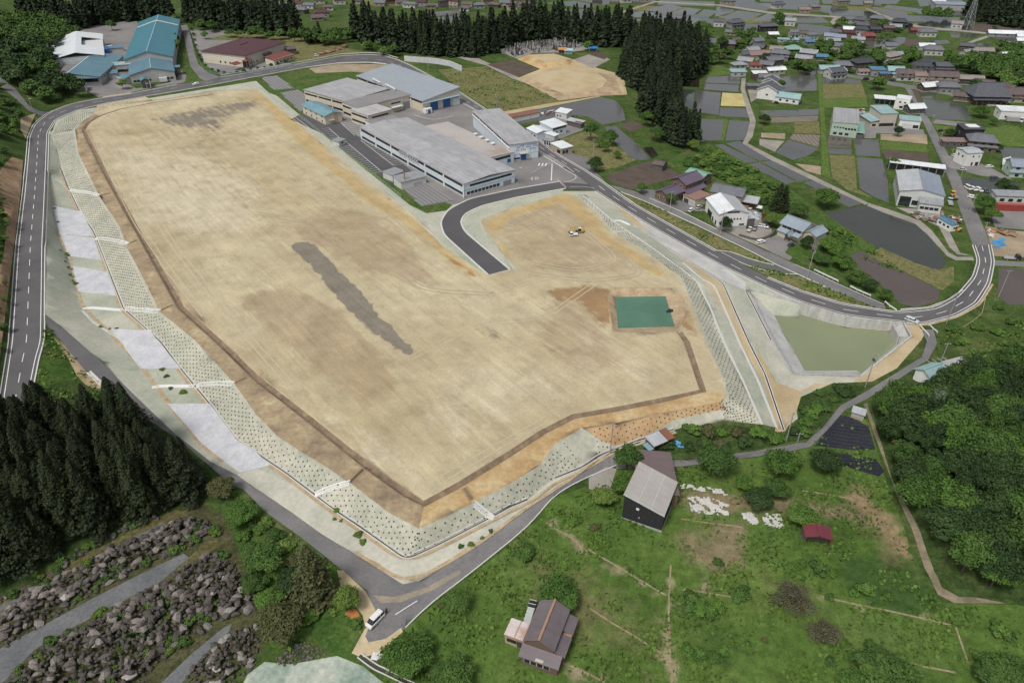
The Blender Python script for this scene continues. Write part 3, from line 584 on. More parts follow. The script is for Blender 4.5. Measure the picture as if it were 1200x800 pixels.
reg('seeded_bank', 'teal_spray', [(290,790),(310,775),(340,778),(395,768),(425,780),(450,800),(470,830),(270,830)])
reg('woods_floor', 'woods_floor', [(1020,470),(1050,448),(1090,425),(1120,418),(1230,400),(1260,720),(1120,695),(1095,670),(1075,615),(1045,560)])
reg('hedge_bank', 'woods_floor', [(760,515),(800,500),(850,498),(895,502),(920,508),(935,492),(940,470),(980,450),(1015,452),(1012,458),(985,473),(960,500),(944,515),(925,519),(890,525),(850,531),(800,536),(770,536)])
reg('bank', 'verge', [(830,168),(872,192),(920,217),(966,250),(998,272),(1030,292),(1000,296),(996,310),(1025,330),(1055,358),(1036,354),(980,330),(940,308),(920,296),(930,280),(905,260),(890,240),(870,228),(845,212),(800,205),(780,190),(800,178)])
M['path_dust'] = mat_mottled('path_dust', [(.22,.19,.15), (.28,.24,.18), (.35,.29,.21)], .2, .95, fine=(1.5,.15))
M['mulch_a'] = mat_mottled('mulch_a', [(.12,.115,.115), (.15,.145,.145), (.17,.165,.165)], .4, .5, fine=(3,.1))
M['mulch_b'] = mat_mottled('mulch_b', [(.11,.09,.075), (.14,.12,.10), (.17,.15,.125)], .3, .8, fine=(3,.1))
M['film'] = attr_mat('film', [], [(.018,.02,.026), (.03,.032,.042), (.05,.053,.062)], grain=(1.6,.35))
M['dry_moss'] = mat_grass('dry_moss', (.10,.095,.04), (.13,.115,.05), (.15,.14,.075), .2)
M['teal_spray'] = mat_mottled('teal_spray', [(.12,.19,.15), (.30,.36,.30), (.45,.46,.40)], .16, .95, fine=(.9,.25), bmp=.2)
M['yard_moss'] = mat_grass('yard_moss', (.055,.058,.028), (.08,.085,.036), (.105,.095,.055), .25)
M['gravel_g'] = mat_mottled('gravel_g', [(.10,.105,.11), (.13,.135,.14), (.165,.165,.165)], .2, .95, fine=(1.6,.2))
M['pots_l'] = mat_mottled('pots_l', [(.32,.33,.265), (.395,.395,.32), (.475,.455,.37)], .1, .95, fine=(.8,.15), bmp=.1)

# soft stains painted on the site and on the meadow (photo outlines, softness in metres, strength)
STAINS = {
 ('site','stain',0): [([(275,350),(330,335),(400,360),(460,430),(468,452),(430,478),(400,460),(330,400)],5,.9), ([(340,270),(380,240),(450,250),(490,295),(520,340),(470,330),(430,320),(390,300),(350,280)],7,.75),
    ([(585,255),(655,232),(700,262),(745,300),(740,318),(690,325),(620,315),(590,290)],6,.7), ([(640,345),(700,340),(715,395),(735,425),(700,445),(650,430),(620,400)],8,.65),
    ([(95,150),(105,150),(125,195),(190,310),(260,400),(365,490),(480,582),(497,592),(490,615),(455,595),(372,536),(300,480),(228,395),(165,320),(140,262),(100,190)],3,.85),
    ([(150,150),(250,140),(320,160),(300,180),(230,165),(180,170)],8,.45), ([(330,400),(420,440),(500,500),(450,500),(380,450)],12,.35), ([(560,330),(620,330),(640,380),(600,400),(560,370)],10,.35)],
 ('site','stain',1): [([(341,286),(357,283),(370,291),(396,317),(424,345),(448,376),(470,398),(486,416),(478,413),(450,398),(420,374),(396,349),(379,325),(354,301)],1.1,1.45), ([(165,140),(240,124),(300,110),(312,124),(268,138),(258,160),(238,150),(200,150)],9,.62), ([(225,150),(245,158),(240,200),(222,190)],6,.4),
    ([(555,380),(580,382),(592,398),(575,400)],3,.6), ([(450,400),(485,415),(490,428),(470,415)],2.5,.5), ([(600,255),(645,240),(660,250),(612,268)],4,.3), ([(565,530),(640,500),(640,505),(570,536)],2,.45)],
 ('site','stain',2): [([(110,170),(250,175),(320,215),(310,260),(240,290),(170,260)],14,.6), ([(235,228),(252,230),(250,240),(232,238)],1.5,1.0), ([(380,480),(460,520),(500,575),(470,560),(400,510)],5,.8), ([(500,420),(620,430),(780,420),(800,450),(650,480),(530,540),(480,500)],16,.5),
    ([(425,540),(440,545),(450,555),(432,552)],2,.9), ([(310,470),(340,480),(332,490),(312,480)],2,1), ([(440,558),(460,566),(445,575)],2,.6), ([(637,345),(655,345),(650,353),(640,352)],1.5,1)],
 ('site','stain2',0): [([(300,104),(315,108),(420,210),(470,245),(500,262),(568,325),(545,328),(500,285),(440,245),(370,190),(290,108)],3,.7), ([(497,595),(545,572),(600,535),(635,512),(672,492),(725,483),(775,473),(830,462),(845,468),(720,494),(672,503),(632,540),(545,590),(500,612)],3,.75),
    ([(566,262),(600,247),(655,228),(675,232),(717,278),(780,318),(790,330),(765,320),(705,283),(655,238),(600,255),(580,275),(600,300),(590,300)],2.5,.85), ([(250,200),(330,205),(420,260),(350,255)],12,.4), ([(120,160),(250,180),(280,200),(180,200)],12,.35), ([(420,330),(470,340),(480,370),(440,360)],8,.4)],
 ('site','stain2',1): [([(640,340),(690,332),(720,345),(722,380),(700,378),(680,355),(650,352)],3,.85), ([(520,590),(600,560),(650,530),(660,535),(600,566),(532,602)],2.5,.7), ([(790,340),(812,365),(822,395),(805,398),(795,380)],3,.6), ([(490,275),(560,322),(562,330),(540,318)],2,.7)],
 ('site','stain2',2): [([(184,318),(205,340),(255,405),(362,497),(475,585),(497,597),(497,586),(430,540),(300,438),(212,355)],1.2,.9), ([(188,322),(200,335),(215,362),(225,392),(210,380),(192,345)],3,.8), ([(275,455),(300,460),(410,560),(380,545),(300,487)],3,.75), ([(120,205),(140,250),(150,285),(160,300),(150,262)],3,.6)],
 ('meadow','stain',0): [([(790,625),(875,610),(875,662),(840,670),(800,650)],4,1.0), ([(900,580),(1000,590),(1060,610),(1050,625),(960,605),(900,595)],5,.9), ([(785,570),(900,575),(890,605),(800,598)],5,.7)],
 ('meadow','stain',1): [([(985,650),(1080,655),(1110,720),(1040,720),(985,690)],4,.9), ([(690,600),(720,610),(730,640),(700,640)],6,.6), ([(800,700),(860,720),(900,770),(830,790)],8,.6), ([(460,740),(560,700),(580,760),(500,800)],8,.5), ([(950,560),(1000,570),(990,585)],4,.5)],
 ('meadow','stain',2): [([(960,710),(1090,735),(1120,790),(1000,760)],6,.9), ([(960,540),(1030,560),(1040,590),(980,570)],5,.8), ([(620,760),(720,740),(780,780),(700,800)],8,.6), ([(800,610),(830,600),(850,640),(800,640)],5,.6)],
 ('meadow','stain2',0): [([(640,612),(646,612),(700,650),(780,697),(778,701),(694,655)],.8,.9), ([(784,665),(790,665),(785,760),(790,800),(782,800),(778,760)],.9,.9), ([(690,712),(775,765),(773,770),(686,717)],.7,.8), ([(655,775),(700,790),(730,803),(715,805),(660,783)],1,1), ([(960,700),(1030,712),(1120,733),(1119,736),(1030,716),(962,704)],.7,.9), ([(820,672),(832,670),(838,690),(822,692)],1.5,1), ([(825,695),(836,696),(834,702),(826,702)],1.2,1), ([(1000,763),(1120,787),(1120,791),(1000,767)],.7,.7), ([(800,708),(808,708),(806,718),(798,716)],2,.8)],
 ('meadow','stain2',1): [([(620,640),(700,680),(770,730),(750,790),(680,760),(620,690)],12,.8), ([(1000,600),(1060,630),(1080,680),(1040,660)],6,.8), ([(560,650),(600,660),(600,700),(560,690)],8,.5), ([(880,660),(960,680),(960,720),(900,710)],9,.6)],
 ('meadow','stain2',2): [([(1000,560),(1040,600),(1075,650),(1070,660),(1030,620),(990,590)],3,.8), ([(800,575),(860,580),(880,590),(870,600),(810,598)],3,.6)],
}

# == one triangulation of everything, split by region
def build_ground():
    V2, E = [], []
    polysW = []
    for (name, mat, pts, flat) in REG:
        w = [Vector(p) for p in pts] if flat == 'w' else [G(*p).xy for p in pts]
        polysW.append(np.array([(p.x, p.y) for p in w]))
        b = len(V2); n = len(w)
        for i in range(n): V2.append(w[i])
        E += [(b+i, b+(i+1) % n) for i in range(n)]
    for line in BREAKS:
        b = len(V2)
        for q in line:
            p = P(*q); V2.append(Vector((p.x, p.y)))
        E += [(b+i, b+i+1) for i in range(len(line)-1)]
    for tr in TRENCHES:
        c = [P(*q) for q in tr['line']]
        for off in (-tr['w'], 0, tr['w']):
            b = len(V2)
            for i, p in enumerate(c):
                d = (c[min(i+1, len(c)-1)] - c[max(i-1, 0)]); d.z = 0; d.normalize()
                V2.append(Vector((p.x - d.y*off, p.y + d.x*off)))
            E += [(b+i, b+i+1) for i in range(len(c)-1)]
    # filler points
    def grid(x0, x1, y0, y1, s, jit=.35):
        xs, ys = np.meshgrid(np.arange(x0, x1, s), np.arange(y0, y1, s))
        q = np.stack([xs.ravel(), ys.ravel()], 1).astype(float); q += RNG.uniform(-jit*s, jit*s, q.shape); return q
    fill = np.concatenate([grid(-190, 150, 60, 420, 2.6), grid(-250, -190, 60, 420, 7), grid(150, 330, 60, 420, 6), grid(-420, 420, 420, 1000, 14), grid(-900, 900, 1000, 1800, 45), grid(-700, 700, -200, 60, 40), grid(-420,-250,60,420,14), grid(330,450,60,420,14)])
    V2 += [Vector((x, y)) for x, y in fill]
    for w in WORLD: V2.append(Vector((w[0], w[1])))
    ov, oe, of, _, _, _ = delaunay_2d_cdt(V2, E, [], 0, 1e-3)
    X = np.array([(v.x, v.y) for v in ov])
    Z = np.array([zat(x, y) for x, y in X])
    F = np.array([f for f in of if len(f) == 3], np.int32)
    # each face's region
    C = X[F].mean(1)
    rid = np.full(len(F), -1)
    for k, poly in enumerate(polysW):
        mn, mx = poly.min(0), poly.max(0)
        cand = np.where((C[:, 0] >= mn[0]) & (C[:, 0] <= mx[0]) & (C[:, 1] >= mn[1]) & (C[:, 1] <= mx[1]))[0]
        if len(cand):
            ins = pip(C[cand], poly); rid[cand[ins]] = k
    # gentle relief on natural ground only
    rough_ok = {'grass':.25,'meadow':.22,'woods_floor':.4,'verge':.12,'site':.10,'spray':.08,'pale_spray':.08,'pots_l':.08,'dirt':.06,'tan_soil':.08,'orange_soil':.1,'gravel_g':.08}
    amp = np.full(len(X), 9.0)
    fa = np.array([rough_ok.get(REG[r][1] if r >= 0 else 'grass', 0) for r in rid])
    for j in range(3): np.minimum.at(amp, F[:, j], fa)
    amp[amp > 8] = 0
    Z = Z + amp * (np.sin(X[:,0]*.9+X[:,1]*.37) * np.sin(X[:,1]*.8-X[:,0]*.21) + RNG.normal(0, .45, len(X))) * .7
    return X, Z, F, rid, polysW
def sdist(Q, poly):
    d = np.full(len(Q), 1e9); n = len(poly)
    for i in range(n):
        a = poly[i]; e = poly[(i+1) % n] - a
        t = np.clip(((Q-a)@e)/max(e@e, 1e-9), 0, 1)
        d = np.minimum(d, np.linalg.norm(a+t[:, None]*e-Q, axis=1))
    return np.where(pip(Q, poly), d, -d)
GX, GZ, GF, GR, POLYW = build_ground()
def smoothstep(a, b, x):
    t = np.clip((x-a)/(b-a), 0, 1); return t*t*(3-2*t)
GROUND_OBJS = {}
def emit_ground():
    order = [-1] + list(range(len(REG)))
    for k in order:
        sel = GF[GR == k]
        if not len(sel): continue
        name, mat = ('ground', 'grass') if k < 0 else REG[k][:2]
        ids, inv = np.unique(sel, return_inverse=True)
        V = np.concatenate([GX[ids], GZ[ids][:, None]], 1)
        sm = mat not in ('concrete', 'new_concrete')
        o = np_obj(name, V, inv.reshape(-1, 3), M[mat], smooth=sm); o['kind'] = 'structure'
        if name in ('embankment','pot_slope','seeded_slope','bench','site','verge','bank','meadow','meadow_patch','graveyard','film_field','grass_path','grass_strip','lime_plot','green_plot','fallow_plot','dry_lawn'): o['kind'] = 'structure'
        GROUND_OBJS.setdefault(name, []).append(o)
        if mat in ('site', 'meadow', 'film'):
            for an in ('stain', 'stain2'):
                col = np.zeros((len(V), 4)); col[:, 3] = 1
                for (mm, a2, ch), lst in STAINS.items():
                    if mm != mat or a2 != an: continue
                    for pts, soft, st in lst:
                        w = np.array([tuple(G(*p).xy) for p in pts])
                        v = smoothstep(-soft, soft, sdist(V[:, :2], w)) * st
                        col[:, ch] = np.maximum(col[:, ch], v)
                at = o.data.color_attributes.new(an, 'FLOAT_COLOR', 'POINT')
                at.data.foreach_set('color', col.astype(np.float32).ravel())
emit_ground()
# height of the finished ground, for everything that stands on it
GBVH = BVHTree.FromPolygons([Vector((x, y, z)) for (x, y), z in zip(GX, GZ)], [tuple(f) for f in GF])
def zat(x, y):
    h = GBVH.ray_cast(Vector((x, y, 800)), Vector((0, 0, -1)))
    return h[0].z if h[0] else 0.0
def G(px, py):
    h = GBVH.ray_cast(Vector((0, 0, CAM_H)), Vector(ray(px, py)).normalized())
    return h[0].copy() if h[0] else P(px, py, 0)
# == lines, kerbs, drains, walls, fences
W_LINE = paint((.72,.72,.70), .7, .12, 1.5)
W_CONC = paint((.56,.555,.53), .8, .12, .8)
D_GAP = paint((.05,.045,.04), .9, .1)
def resample(pts, step):
    p = np.array([(q[0], q[1]) for q in pts]); seg = np.linalg.norm(np.diff(p, axis=0), axis=1); s = np.concatenate([[0], np.cumsum(seg)])
    n = max(2, int(s[-1]/step)+1); t = np.linspace(0, s[-1], n)
    return np.stack([np.interp(t, s, p[:, 0]), np.interp(t, s, p[:, 1])], 1)
def offs(p, o):
    d = np.gradient(p, axis=0); d /= np.maximum(np.linalg.norm(d, axis=1, keepdims=True), 1e-6)
    return p + np.stack([-d[:, 1], d[:, 0]], 1)*o
def smooth2(p, k=2):
    for _ in range(k):
        q = p.copy(); q[1:-1] = (p[:-2]+2*p[1:-1]+p[2:])/4; p = q
    return p
def strip_into(mb, p, w, lift=.04, h=None, zf=None):
    """ribbon draped on the ground along p (n,2); with h it is a solid kerb"""
    a, b = offs(p, w/2), offs(p, -w/2); z = np.array([(zf or zat)(x, y) for x, y in p])
    za = z; n = len(p); top = lift if h is None else h
    L = [(a[i,0], a[i,1], z[i]+top) for i in range(n)]; Rr = [(b[i,0], b[i,1], z[i]+top) for i in range(n)]
    vs = L + Rr; fs = [(i, n+i, n+i+1, i+1) for i in range(n-1)]
    if h is not None:
        vs += [(x, y, zz-h-.3) for x, y, zz in L] + [(x, y, zz-h-.3) for x, y, zz in Rr]
        fs += [(2*n+i, i, i+1, 2*n+i+1) for i in range(n-1)] + [(n+i, 3*n+i, 3*n+i+1, n+i+1) for i in range(n-1)] + [(0, 2*n, 3*n, n), (n-1, 2*n-1, 4*n-1, 3*n-1)]
    mb.add(vs, fs)
def world_line(px): return np.array([tuple(P(*q).xy) if len(q) == 3 else tuple(G(*q).xy) for q in px])
def line_obj(name, px, w, mat, off=0, h=None, step=2.5, lift=.045, kind='structure'):
    p = smooth2(resample(world_line(px), step), 2)
    if off: p = offs(p, off)
    mb = MB(); strip_into(mb, p, w, lift, h); o = mb.build(name, mat); o['kind'] = kind; return o
U1 = [q for q in ROAD_U if q[1] < 560][1:]
iU = [i for i, q in enumerate(ROAD_U) if (q[0], q[1]) == (1140,287)][0]; iL = [i for i, q in enumerate(ROAD_L) if (q[0], q[1]) == (1161,287)][0]
iJ = [i for i, q in enumerate(ROAD_U) if q[0] == 207][0]; iK = [i for i, q in enumerate(ROAD_U) if q[0] == 258][0]
jm = [i for i, q in enumerate(ROAD_L) if q[0] == 660][0]; jn = [i for i, q in enumerate(ROAD_L) if q[0] == 697.5][0]
br = [i for i, q in enumerate(ROAD_U) if q[0] == 840][0]; bs = [i for i, q in enumerate(ROAD_U) if q[0] == 900][0]
for seg in (ROAD_U[1:iJ+1], ROAD_U[iK:br+1], ROAD_U[bs:iU+1]):
    line_obj('kerb', seg, .35, W_CONC, off=.15, h=.14); line_obj('edge_line', seg, .24, W_LINE, off=-.85)
for seg in (ROAD_L[1:jm+1], ROAD_L[jn:iL+1]):
    line_obj('kerb', seg, .35, W_CONC, off=-.15, h=.14); line_obj('edge_line', seg, .24, W_LINE, off=.85)
# broken centre line
lw = resample(world_line(ROAD_L[1:iL+1]), 2.0); uw = resample(world_line(ROAD_U[1:iU+1]), 1.0)
mid = np.array([(q + uw[np.argmin(((uw-q)**2).sum(1))])/2 for q in lw]); mid = smooth2(resample(mid, 1.0), 6)
mb = MB(); cl = resample(mid, 1.0)
i = 0
while i + 5 < len(cl):
    q = cl[i:i+6]
    m_ = np.array([G(225, 100).xy, G(676, 208).xy])
    if min(np.linalg.norm(m_ - q[2], axis=1)) > 6: strip_into(mb, q, .22, .045)
    i += 11
o = mb.build('centre_line', W_LINE); o['kind'] = 'structure'
# access road, side road, lanes
ACC_L = [(655,213),(601,222),(550,233),(525,246),(516,260),(520,275),(572,322)]; ACC_R = [(663,221),(607,231),(565,241),(545,250),(539,260),(545,272),(597,315.5)]
line_obj('kerb', ACC_L, .6, W_CONC, h=.14); line_obj('kerb', ACC_R, .6, W_CONC, h=.14)
line_obj('edge_line', SIDE_U[2:5], .3, W_LINE, off=-.4); line_obj('edge_line', SIDE_U[7:], .2, W_LINE, off=-.4); line_obj('kerb', SIDE_D[:-1], .4, W_CONC, h=.12)
line_obj('kerb', [(866,306.8),(883,313.8),(914,321),(936,321.5)], .35, W_CONC, h=.12); line_obj('kerb', [(840,293.6),(855,294),(879,304),(907,310.5)], .35, W_CONC, h=.12)
line_obj('edge_line', [(845,295.5),(869,308)], .2, W_LINE); line_obj('edge_line', [(640,181.5),(660,193.5),(671,202)], .22, W_LINE, off=.6)
line_obj('edge_line', [(463,720),(478,710),(489,703.5)], .18, W_LINE)
line_obj('kerb', LOW_B, .25, W_CONC, h=.1)
line_obj('edge_line', [(634,181),(655,194),(668,202.5),(676,205.5),(677.5,208.5),(672,211.5),(660,214)], .25, W_LINE)
line_obj('edge_line', [(668,219),(674,218.2),(690,219),(697,221)], .22, W_LINE)
# == planting pits in rows on the dotted slopes
PIT = paint((.075,.055,.042), .95, .25, 1.2); SPROUT = paint((.05,.10,.035), .9, .3, 1.0)
def pits(toe_px, crest_px, name, row=1.2, t0=.10, t1=.93, prob=1.0, greens=.12):
    toe = resample(world_line(toe_px), 1.3); cr = resample(world_line(crest_px), .5)
    mb = MB(); gb = MB(); rr = random.Random(3)
    for i, q in enumerate(toe):
        c = cr[np.argmin(((cr-q)**2).sum(1))]; L = np.linalg.norm(c-q); n = max(2, int(L/row))
        for k in range(n):
            t = t0 + (t1-t0)*(k+(.5 if i % 2 else 0))/n
            if rr.random() > prob: continue
            x, y = q + (c-q)*t + np.array([rr.uniform(-.05,.05), rr.uniform(-.05,.05)]); z = zat(x, y)
            r = rr.uniform(.13,.20); h = rr.uniform(.08,.18)
            vs = [(x+math.cos(a)*r*1.2, y+math.sin(a)*r*1.2, z-.15) for a in (0,1.26,2.51,3.77,5.03)] + [(x+math.cos(a)*r, y+math.sin(a)*r, z+h) for a in (0,1.26,2.51,3.77,5.03)]
            (gb if rr.random() < greens else mb).add(vs, [(5,6,7,8,9)] + [(j,(j+1)%5,5+(j+1)%5,5+j) for j in range(5)])
    o = mb.build(name, PIT); o['kind'] = 'stuff'
    if gb.v:
        g = gb.build('seedlings', SPROUT); g['kind'] = 'stuff'
iA = [i for i, q in enumerate(TOE) if q[0] == 703][0]
pits(TOE[:iA], [q for q in CREST if q[0] < 700], 'planting_pits')
pits([(60,158),(66,144),(78,136),(92,130.5),(125,122.5),(160,117.5)], [(88,152),(97,142),(110,133),(135,125),(168,120.5)], 'planting_pits', greens=.3)
pits([(703,531),(720,520),(742,516),(790,491),(850,478)], [(682,501),(720,496),(775,484),(845,470)], 'planting_pits', t0=.05, t1=.98, greens=.02)
pits(TOE[iA+3:], [(845,470),(851,462),(847,445),(827,400),(812,360),(797,325),(780,312),(750,292),(717,272),(700,250),(672,227)], 'planting_pits', greens=.3)
# == drains: two white lips and a dark bed
def channel(px, w=.9, lip=.22, h=.12, name='drain_channel', bed=True, mat=None):
    p = smooth2(resample(world_line(px), 1.5), 1); mb = MB()
    for s in (-1, 1): strip_into(mb, offs(p, s*(w/2)), lip, 0, h)
    o = mb.build(name, mat or W_CONC); o['kind'] = 'structure'
    if bed:
        mb = MB(); strip_into(mb, p, w-lip, .05); b_ = mb.build('drain_bed', D_GAP if bed is True else bed, o); b_['kind'] = 'structure'
    return o
WBED = paint((.5,.5,.48), .9, .15)
for c in ([(82,223),(100,225),(116,229)], [(111,280),(118,279),(150,286)], [(97,362),(103,360.5),(144,363.5)], [(146,363),(150,361),(187,364.5)], [(178,454.5),(184,452.5),(228,452.5)], [(230,453),(235,450),(274,449)],
          [(369,580),(374,576),(410,565)], [(556,590),(579,607)], [(720,259),(727,258.5),(738,264)]):
    channel(c, .95, .4, .2, bed=W_LINE, mat=W_LINE)
channel(TOE[2:21], .7, .25, .1); channel(TOE[21:26], .6, .22, .1, bed=True); channel([(684,229.5),(720,260.5),(760,287.5),(800,316),(817,330.5),(833,362),(848,400),(871,447),(893,497)], .5, .18, .08, bed=WBED)
channel(DRAIN, .75, .22, .12); channel([(800,308),(820,325),(837,335),(855,375),(868,405),(890,450),(910,501)], .5, .2, .1, bed=WBED)
channel([(874,341),(902,396),(903,398)], .7, .2, .1); channel([(97,364),(110,378),(140,396),(167,432)], .7, .25, .1, bed=WBED)
channel([(104,436),(128,459)], 1.0, .3, .3, bed=WBED)
DITCHC = paint((.30,.21,.12), .95, .2)
channel([(116,229),(133,226)], 1.0, .4, .06, 'earth_ditch', bed=paint((.16,.11,.07),.95,.2), mat=DITCHC)
channel([(150,286),(166,281)], 1.0, .4, .06, 'earth_ditch', bed=paint((.16,.11,.07),.95,.2), mat=DITCHC)
channel([(187,364),(208,357)], 1.0, .4, .06, 'earth_ditch', bed=paint((.16,.11,.07),.95,.2), mat=DITCHC)
channel([(275,449),(294,441)], 1.0, .4, .06, 'earth_ditch', bed=paint((.16,.11,.07),.95,.2), mat=DITCHC)
channel([(410,565),(431,548)], 1.2, .4, .06, 'earth_ditch', bed=paint((.10,.075,.055),.95,.2), mat=DITCHC)
channel([(541,569),(555,589)], 1.2, .4, .06, 'earth_ditch', bed=paint((.2,.14,.09),.95,.2), mat=DITCHC)
channel([(421,768),(440,782),(470,796),(490,806)], 1.0, .2, .2)
# == concrete mats on the slope foot
for k, q in enumerate(PADS):
    w = np.array([tuple(G(*p).xy) for p in q]); n = len(w)
    # subdivide and drape
    bm = bmesh.new(); vs = [bm.verts.new((x, y, 0)) for x, y in w]; bm.faces.new(vs)
    bmesh.ops.triangulate(bm, faces=bm.faces[:]); bmesh.ops.subdivide_edges(bm, edges=bm.edges[:], cuts=7, use_grid_fill=True)
    for v in bm.verts: v.co.z = zat(v.co.x, v.co.y) + .16
    r = bmesh.ops.extrude_face_region(bm, geom=bm.faces[:])
    for v in [g for g in r['geom'] if isinstance(g, bmesh.types.BMVert)]: v.co.z -= .5
    bmesh.ops.recalc_face_normals(bm, faces=bm.faces[:])
    me = bpy.data.meshes.new('concrete_mat'); bm.to_mesh(me); bm.free(); me.materials.append(M['new_concrete'])
    o = bpy.data.objects.new('concrete_mat', me); COL.objects.link(o); o['kind'] = 'structure'
# == pond walls
CONC = mat_mottled('pond_concrete', [(.34,.335,.315), (.46,.455,.43), (.55,.545,.52)], .35, .85, fine=(1.2,.14), sc=((1,1,.35),0))
pw = empty('retaining_wall', P(1000,371,1.8), 0, 'long grey concrete retaining wall of the green basin, below the curved road', 'retaining wall')
def wseg(name, a, b, t, z0, parent, mat=CONC, inset=0):
    a = Vector(a) - parent.location; b = Vector(b) - parent.location; d = (b-a); d.z = 0; d.normalize(); n = Vector((-d.y, d.x, 0))*t
    m_ = MB(); zl = z0 - parent.location.z
    lo = [Vector((p.x, p.y, zl)) for p in (a, b, b+n, a+n)]
    m_.hexa(lo, [a, b, b+n, a+n]); return m_.build(name, mat, parent)
top = [P(878,337.2,2.75), P(900,342.6,2.65), P(920,348.5,2.6), P(938,354.3,2.55), P(949,357.6,2.5), P(960,361,2.45), P(976,366,2.3), P(992,370.3,2.2), P(1010,372.8,2.05), P(1026,374.6,1.95), P(1042,376.4,1.85), P(1058,378,1.7)]
for a, b in zip(top[3:-1], top[4:]):
    wseg('wall_panel', a, b - (b-a).normalized()*.06, .45, -2.3, pw)
for a, b in zip(top[:3], top[1:4]): wseg('wall_panel', a, b - (b-a).normalized()*.06, .4, a.z-2.2, pw)
sp = empty('spillway_wall', P(1060,385,0), 0, 'concrete spillway box and sloping wall at the right end of the green basin', 'retaining wall')
for nm, a, b, t in (('side_wall', P(1060,377.2,2.0), P(1069,393.8,2.0), -.45), ('long_wall', P(1069,393.8,2.0), P(1008.7,441,1.95), -.5), ('box_wall', P(1047.6,379.6,1.9), P(1054.5,393.6,1.9), -.4), ('box_front', P(1054.5,393.6,1.5), P(1064,394,1.5), -.35)):
    wseg(nm, a, b, t, -2.3, sp)
bw = empty('low_wall', P(968,440,2), 0, 'low segmented concrete wall along the near edge of the green basin', 'retaining wall')
ax = np.linspace(929, 1008, 12)
for x0, x1 in zip(ax[:-1], ax[1:]):
    wseg('wall_segment', P(x0, 437.2+(x0-929)*.035, 2.25), P(x1-.45, 437.2+(x1-929)*.035, 2.25), -.35, 0.6, bw)
PAVEB = M['concrete']
# == fences and rails
STEEL = paint((.34,.35,.36), .5, .1, 1, .3); WHITE = paint((.74,.74,.72), .5, .08, 1)
def fence(px, label, h=1.2, step=2.0, post=.06, rails=(1.0,.5), mat=STEEL, cat='fence', name='fence', off=0, rail_r=.03, mesh_mat=None):
    p = resample(world_line(px), step)
    if off: p = offs(p, off)
    z = [zat(x, y) for x, y in p]
    e = empty(name, (p[0,0], p[0,1], z[0]), 0, label, cat); L = e.location
    pm = MB().box(-post/2, post/2, -post/2, post/2, -.2, h); first = None
    for (x, y), zz in zip(p, z):
        if first is None: first = pm.build('post', mat, e); o = first
        else:
            o = first.copy(); COL.objects.link(o); o.parent = e
        o.location = (x-L.x, y-L.y, zz-L.z)
    for r in rails:
        m_ = MB()
        for i in range(len(p)-1): m_.bar((p[i,0]-L.x, p[i,1]-L.y, z[i]-L.z+r*h), (p[i+1,0]-L.x, p[i+1,1]-L.y, z[i+1]-L.z+r*h), rail_r*1.6, rail_r*2)
        m_.build('rail', mat, e)
    if mesh_mat:
        m_ = MB()
        for i in range(len(p)-1):
            a, b = Vector((p[i,0]-L.x, p[i,1]-L.y, z[i]-L.z)), Vector((p[i+1,0]-L.x, p[i+1,1]-L.y, z[i+1]-L.z)); n_ = 8
            for k in range(n_):
                q = a.lerp(b, (k+.5)/n_); m_.bar(q, q+(b-a)/n_*.25, .015, h*.95)
        m_.build('mesh_panel', mesh_mat, e)
    return e
fence([(877,338),(887,358),(902,390),(929,437)], 'thin grey wire fence along the left edge of the green basin', 1.2, 2.5, .06)
fence([(930,439.5),(960,441),(1007,442)], 'thin grey wire fence along the near edge of the green basin', 1.2, 2.5, .06)
GRN = paint((.10,.26,.20), .6, .12, 1)
fence([(221,34),(226,52),(232,70),(240,83),(252,88),(268,88),(300,84.5),(345,76.5)], 'green mesh fence bending round the maroon-roofed hall', 1.3, 3, .08, mat=GRN, mesh_mat=GRN)
fence([(303,103),(360,144),(420,193),(470,232)], 'pale green site fence beside the sand-coloured ground and the factory car park', 1.6, 3, .05, mat=paint((.42,.52,.45),.6,.1), rails=(1,.55,.1))
fence([(259,89.5),(300,83),(350,74),(400,64.5),(430,63),(450,64),(466,69)], 'white guard rail on the far side of the bend behind the factory', .8, 3, .1, (.95,.6), WHITE, 'guard rail', 'guard_rail', rail_r=.09)
fence([(360,80),(400,75),(432,74.5),(452,76.5)], 'white guard rail on the inner side of the bend behind the factory', .8, 3, .1, (.95,.6), WHITE, 'guard rail', 'guard_rail', rail_r=.09)
fence([(954,317.5),(968,324.5),(982,331)], 'short white guard rail beside the lane, below the tall pole', .8, 2, .1, (.95,.6), WHITE, 'guard rail', 'guard_rail', rail_r=.1)
fence([(996,337),(1008,343),(1020,348)], 'short white guard rail beside the lane, above the bend of the road', .8, 2, .1, (.95,.6), WHITE, 'guard rail', 'guard_rail', rail_r=.1)
fence([(1055,364.5),(1085,362.5),(1107,355),(1128,341.5)], 'long white guard rail round the inside of the road bend by the brown paddy', .8, 2.5, .1, (.95,.6), WHITE, 'guard rail', 'guard_rail', rail_r=.09)
fence([(1088,382),(1092,386),(1098,391)], 'short white guard rail at the mouth of the lower lane', .8, 2, .1, (.95,.6), WHITE, 'guard rail', 'guard_rail', rail_r=.1)
fence([(1077,382.5),(1084,390),(1088,395)], 'white parapet rail of the small bridge left of the lane mouth', .8, 2, .1, (.95,.6), WHITE, 'guard rail', 'guard_rail', rail_r=.1)
fence([(1129,384.5),(1142,376),(1150,369),(1154,352)], 'pale timber rail down the grass bank right of the road bend', .7, 3, .1, (.95,), paint((.42,.36,.22),.8,.15), 'fence', 'fence', rail_r=.08)
fence([(1036.5,355),(1042,360),(1050,365)], 'white railing between the side road end and the main road', .8, 2, .1, (.95,.6), WHITE, 'guard rail', 'guard_rail', rail_r=.1)
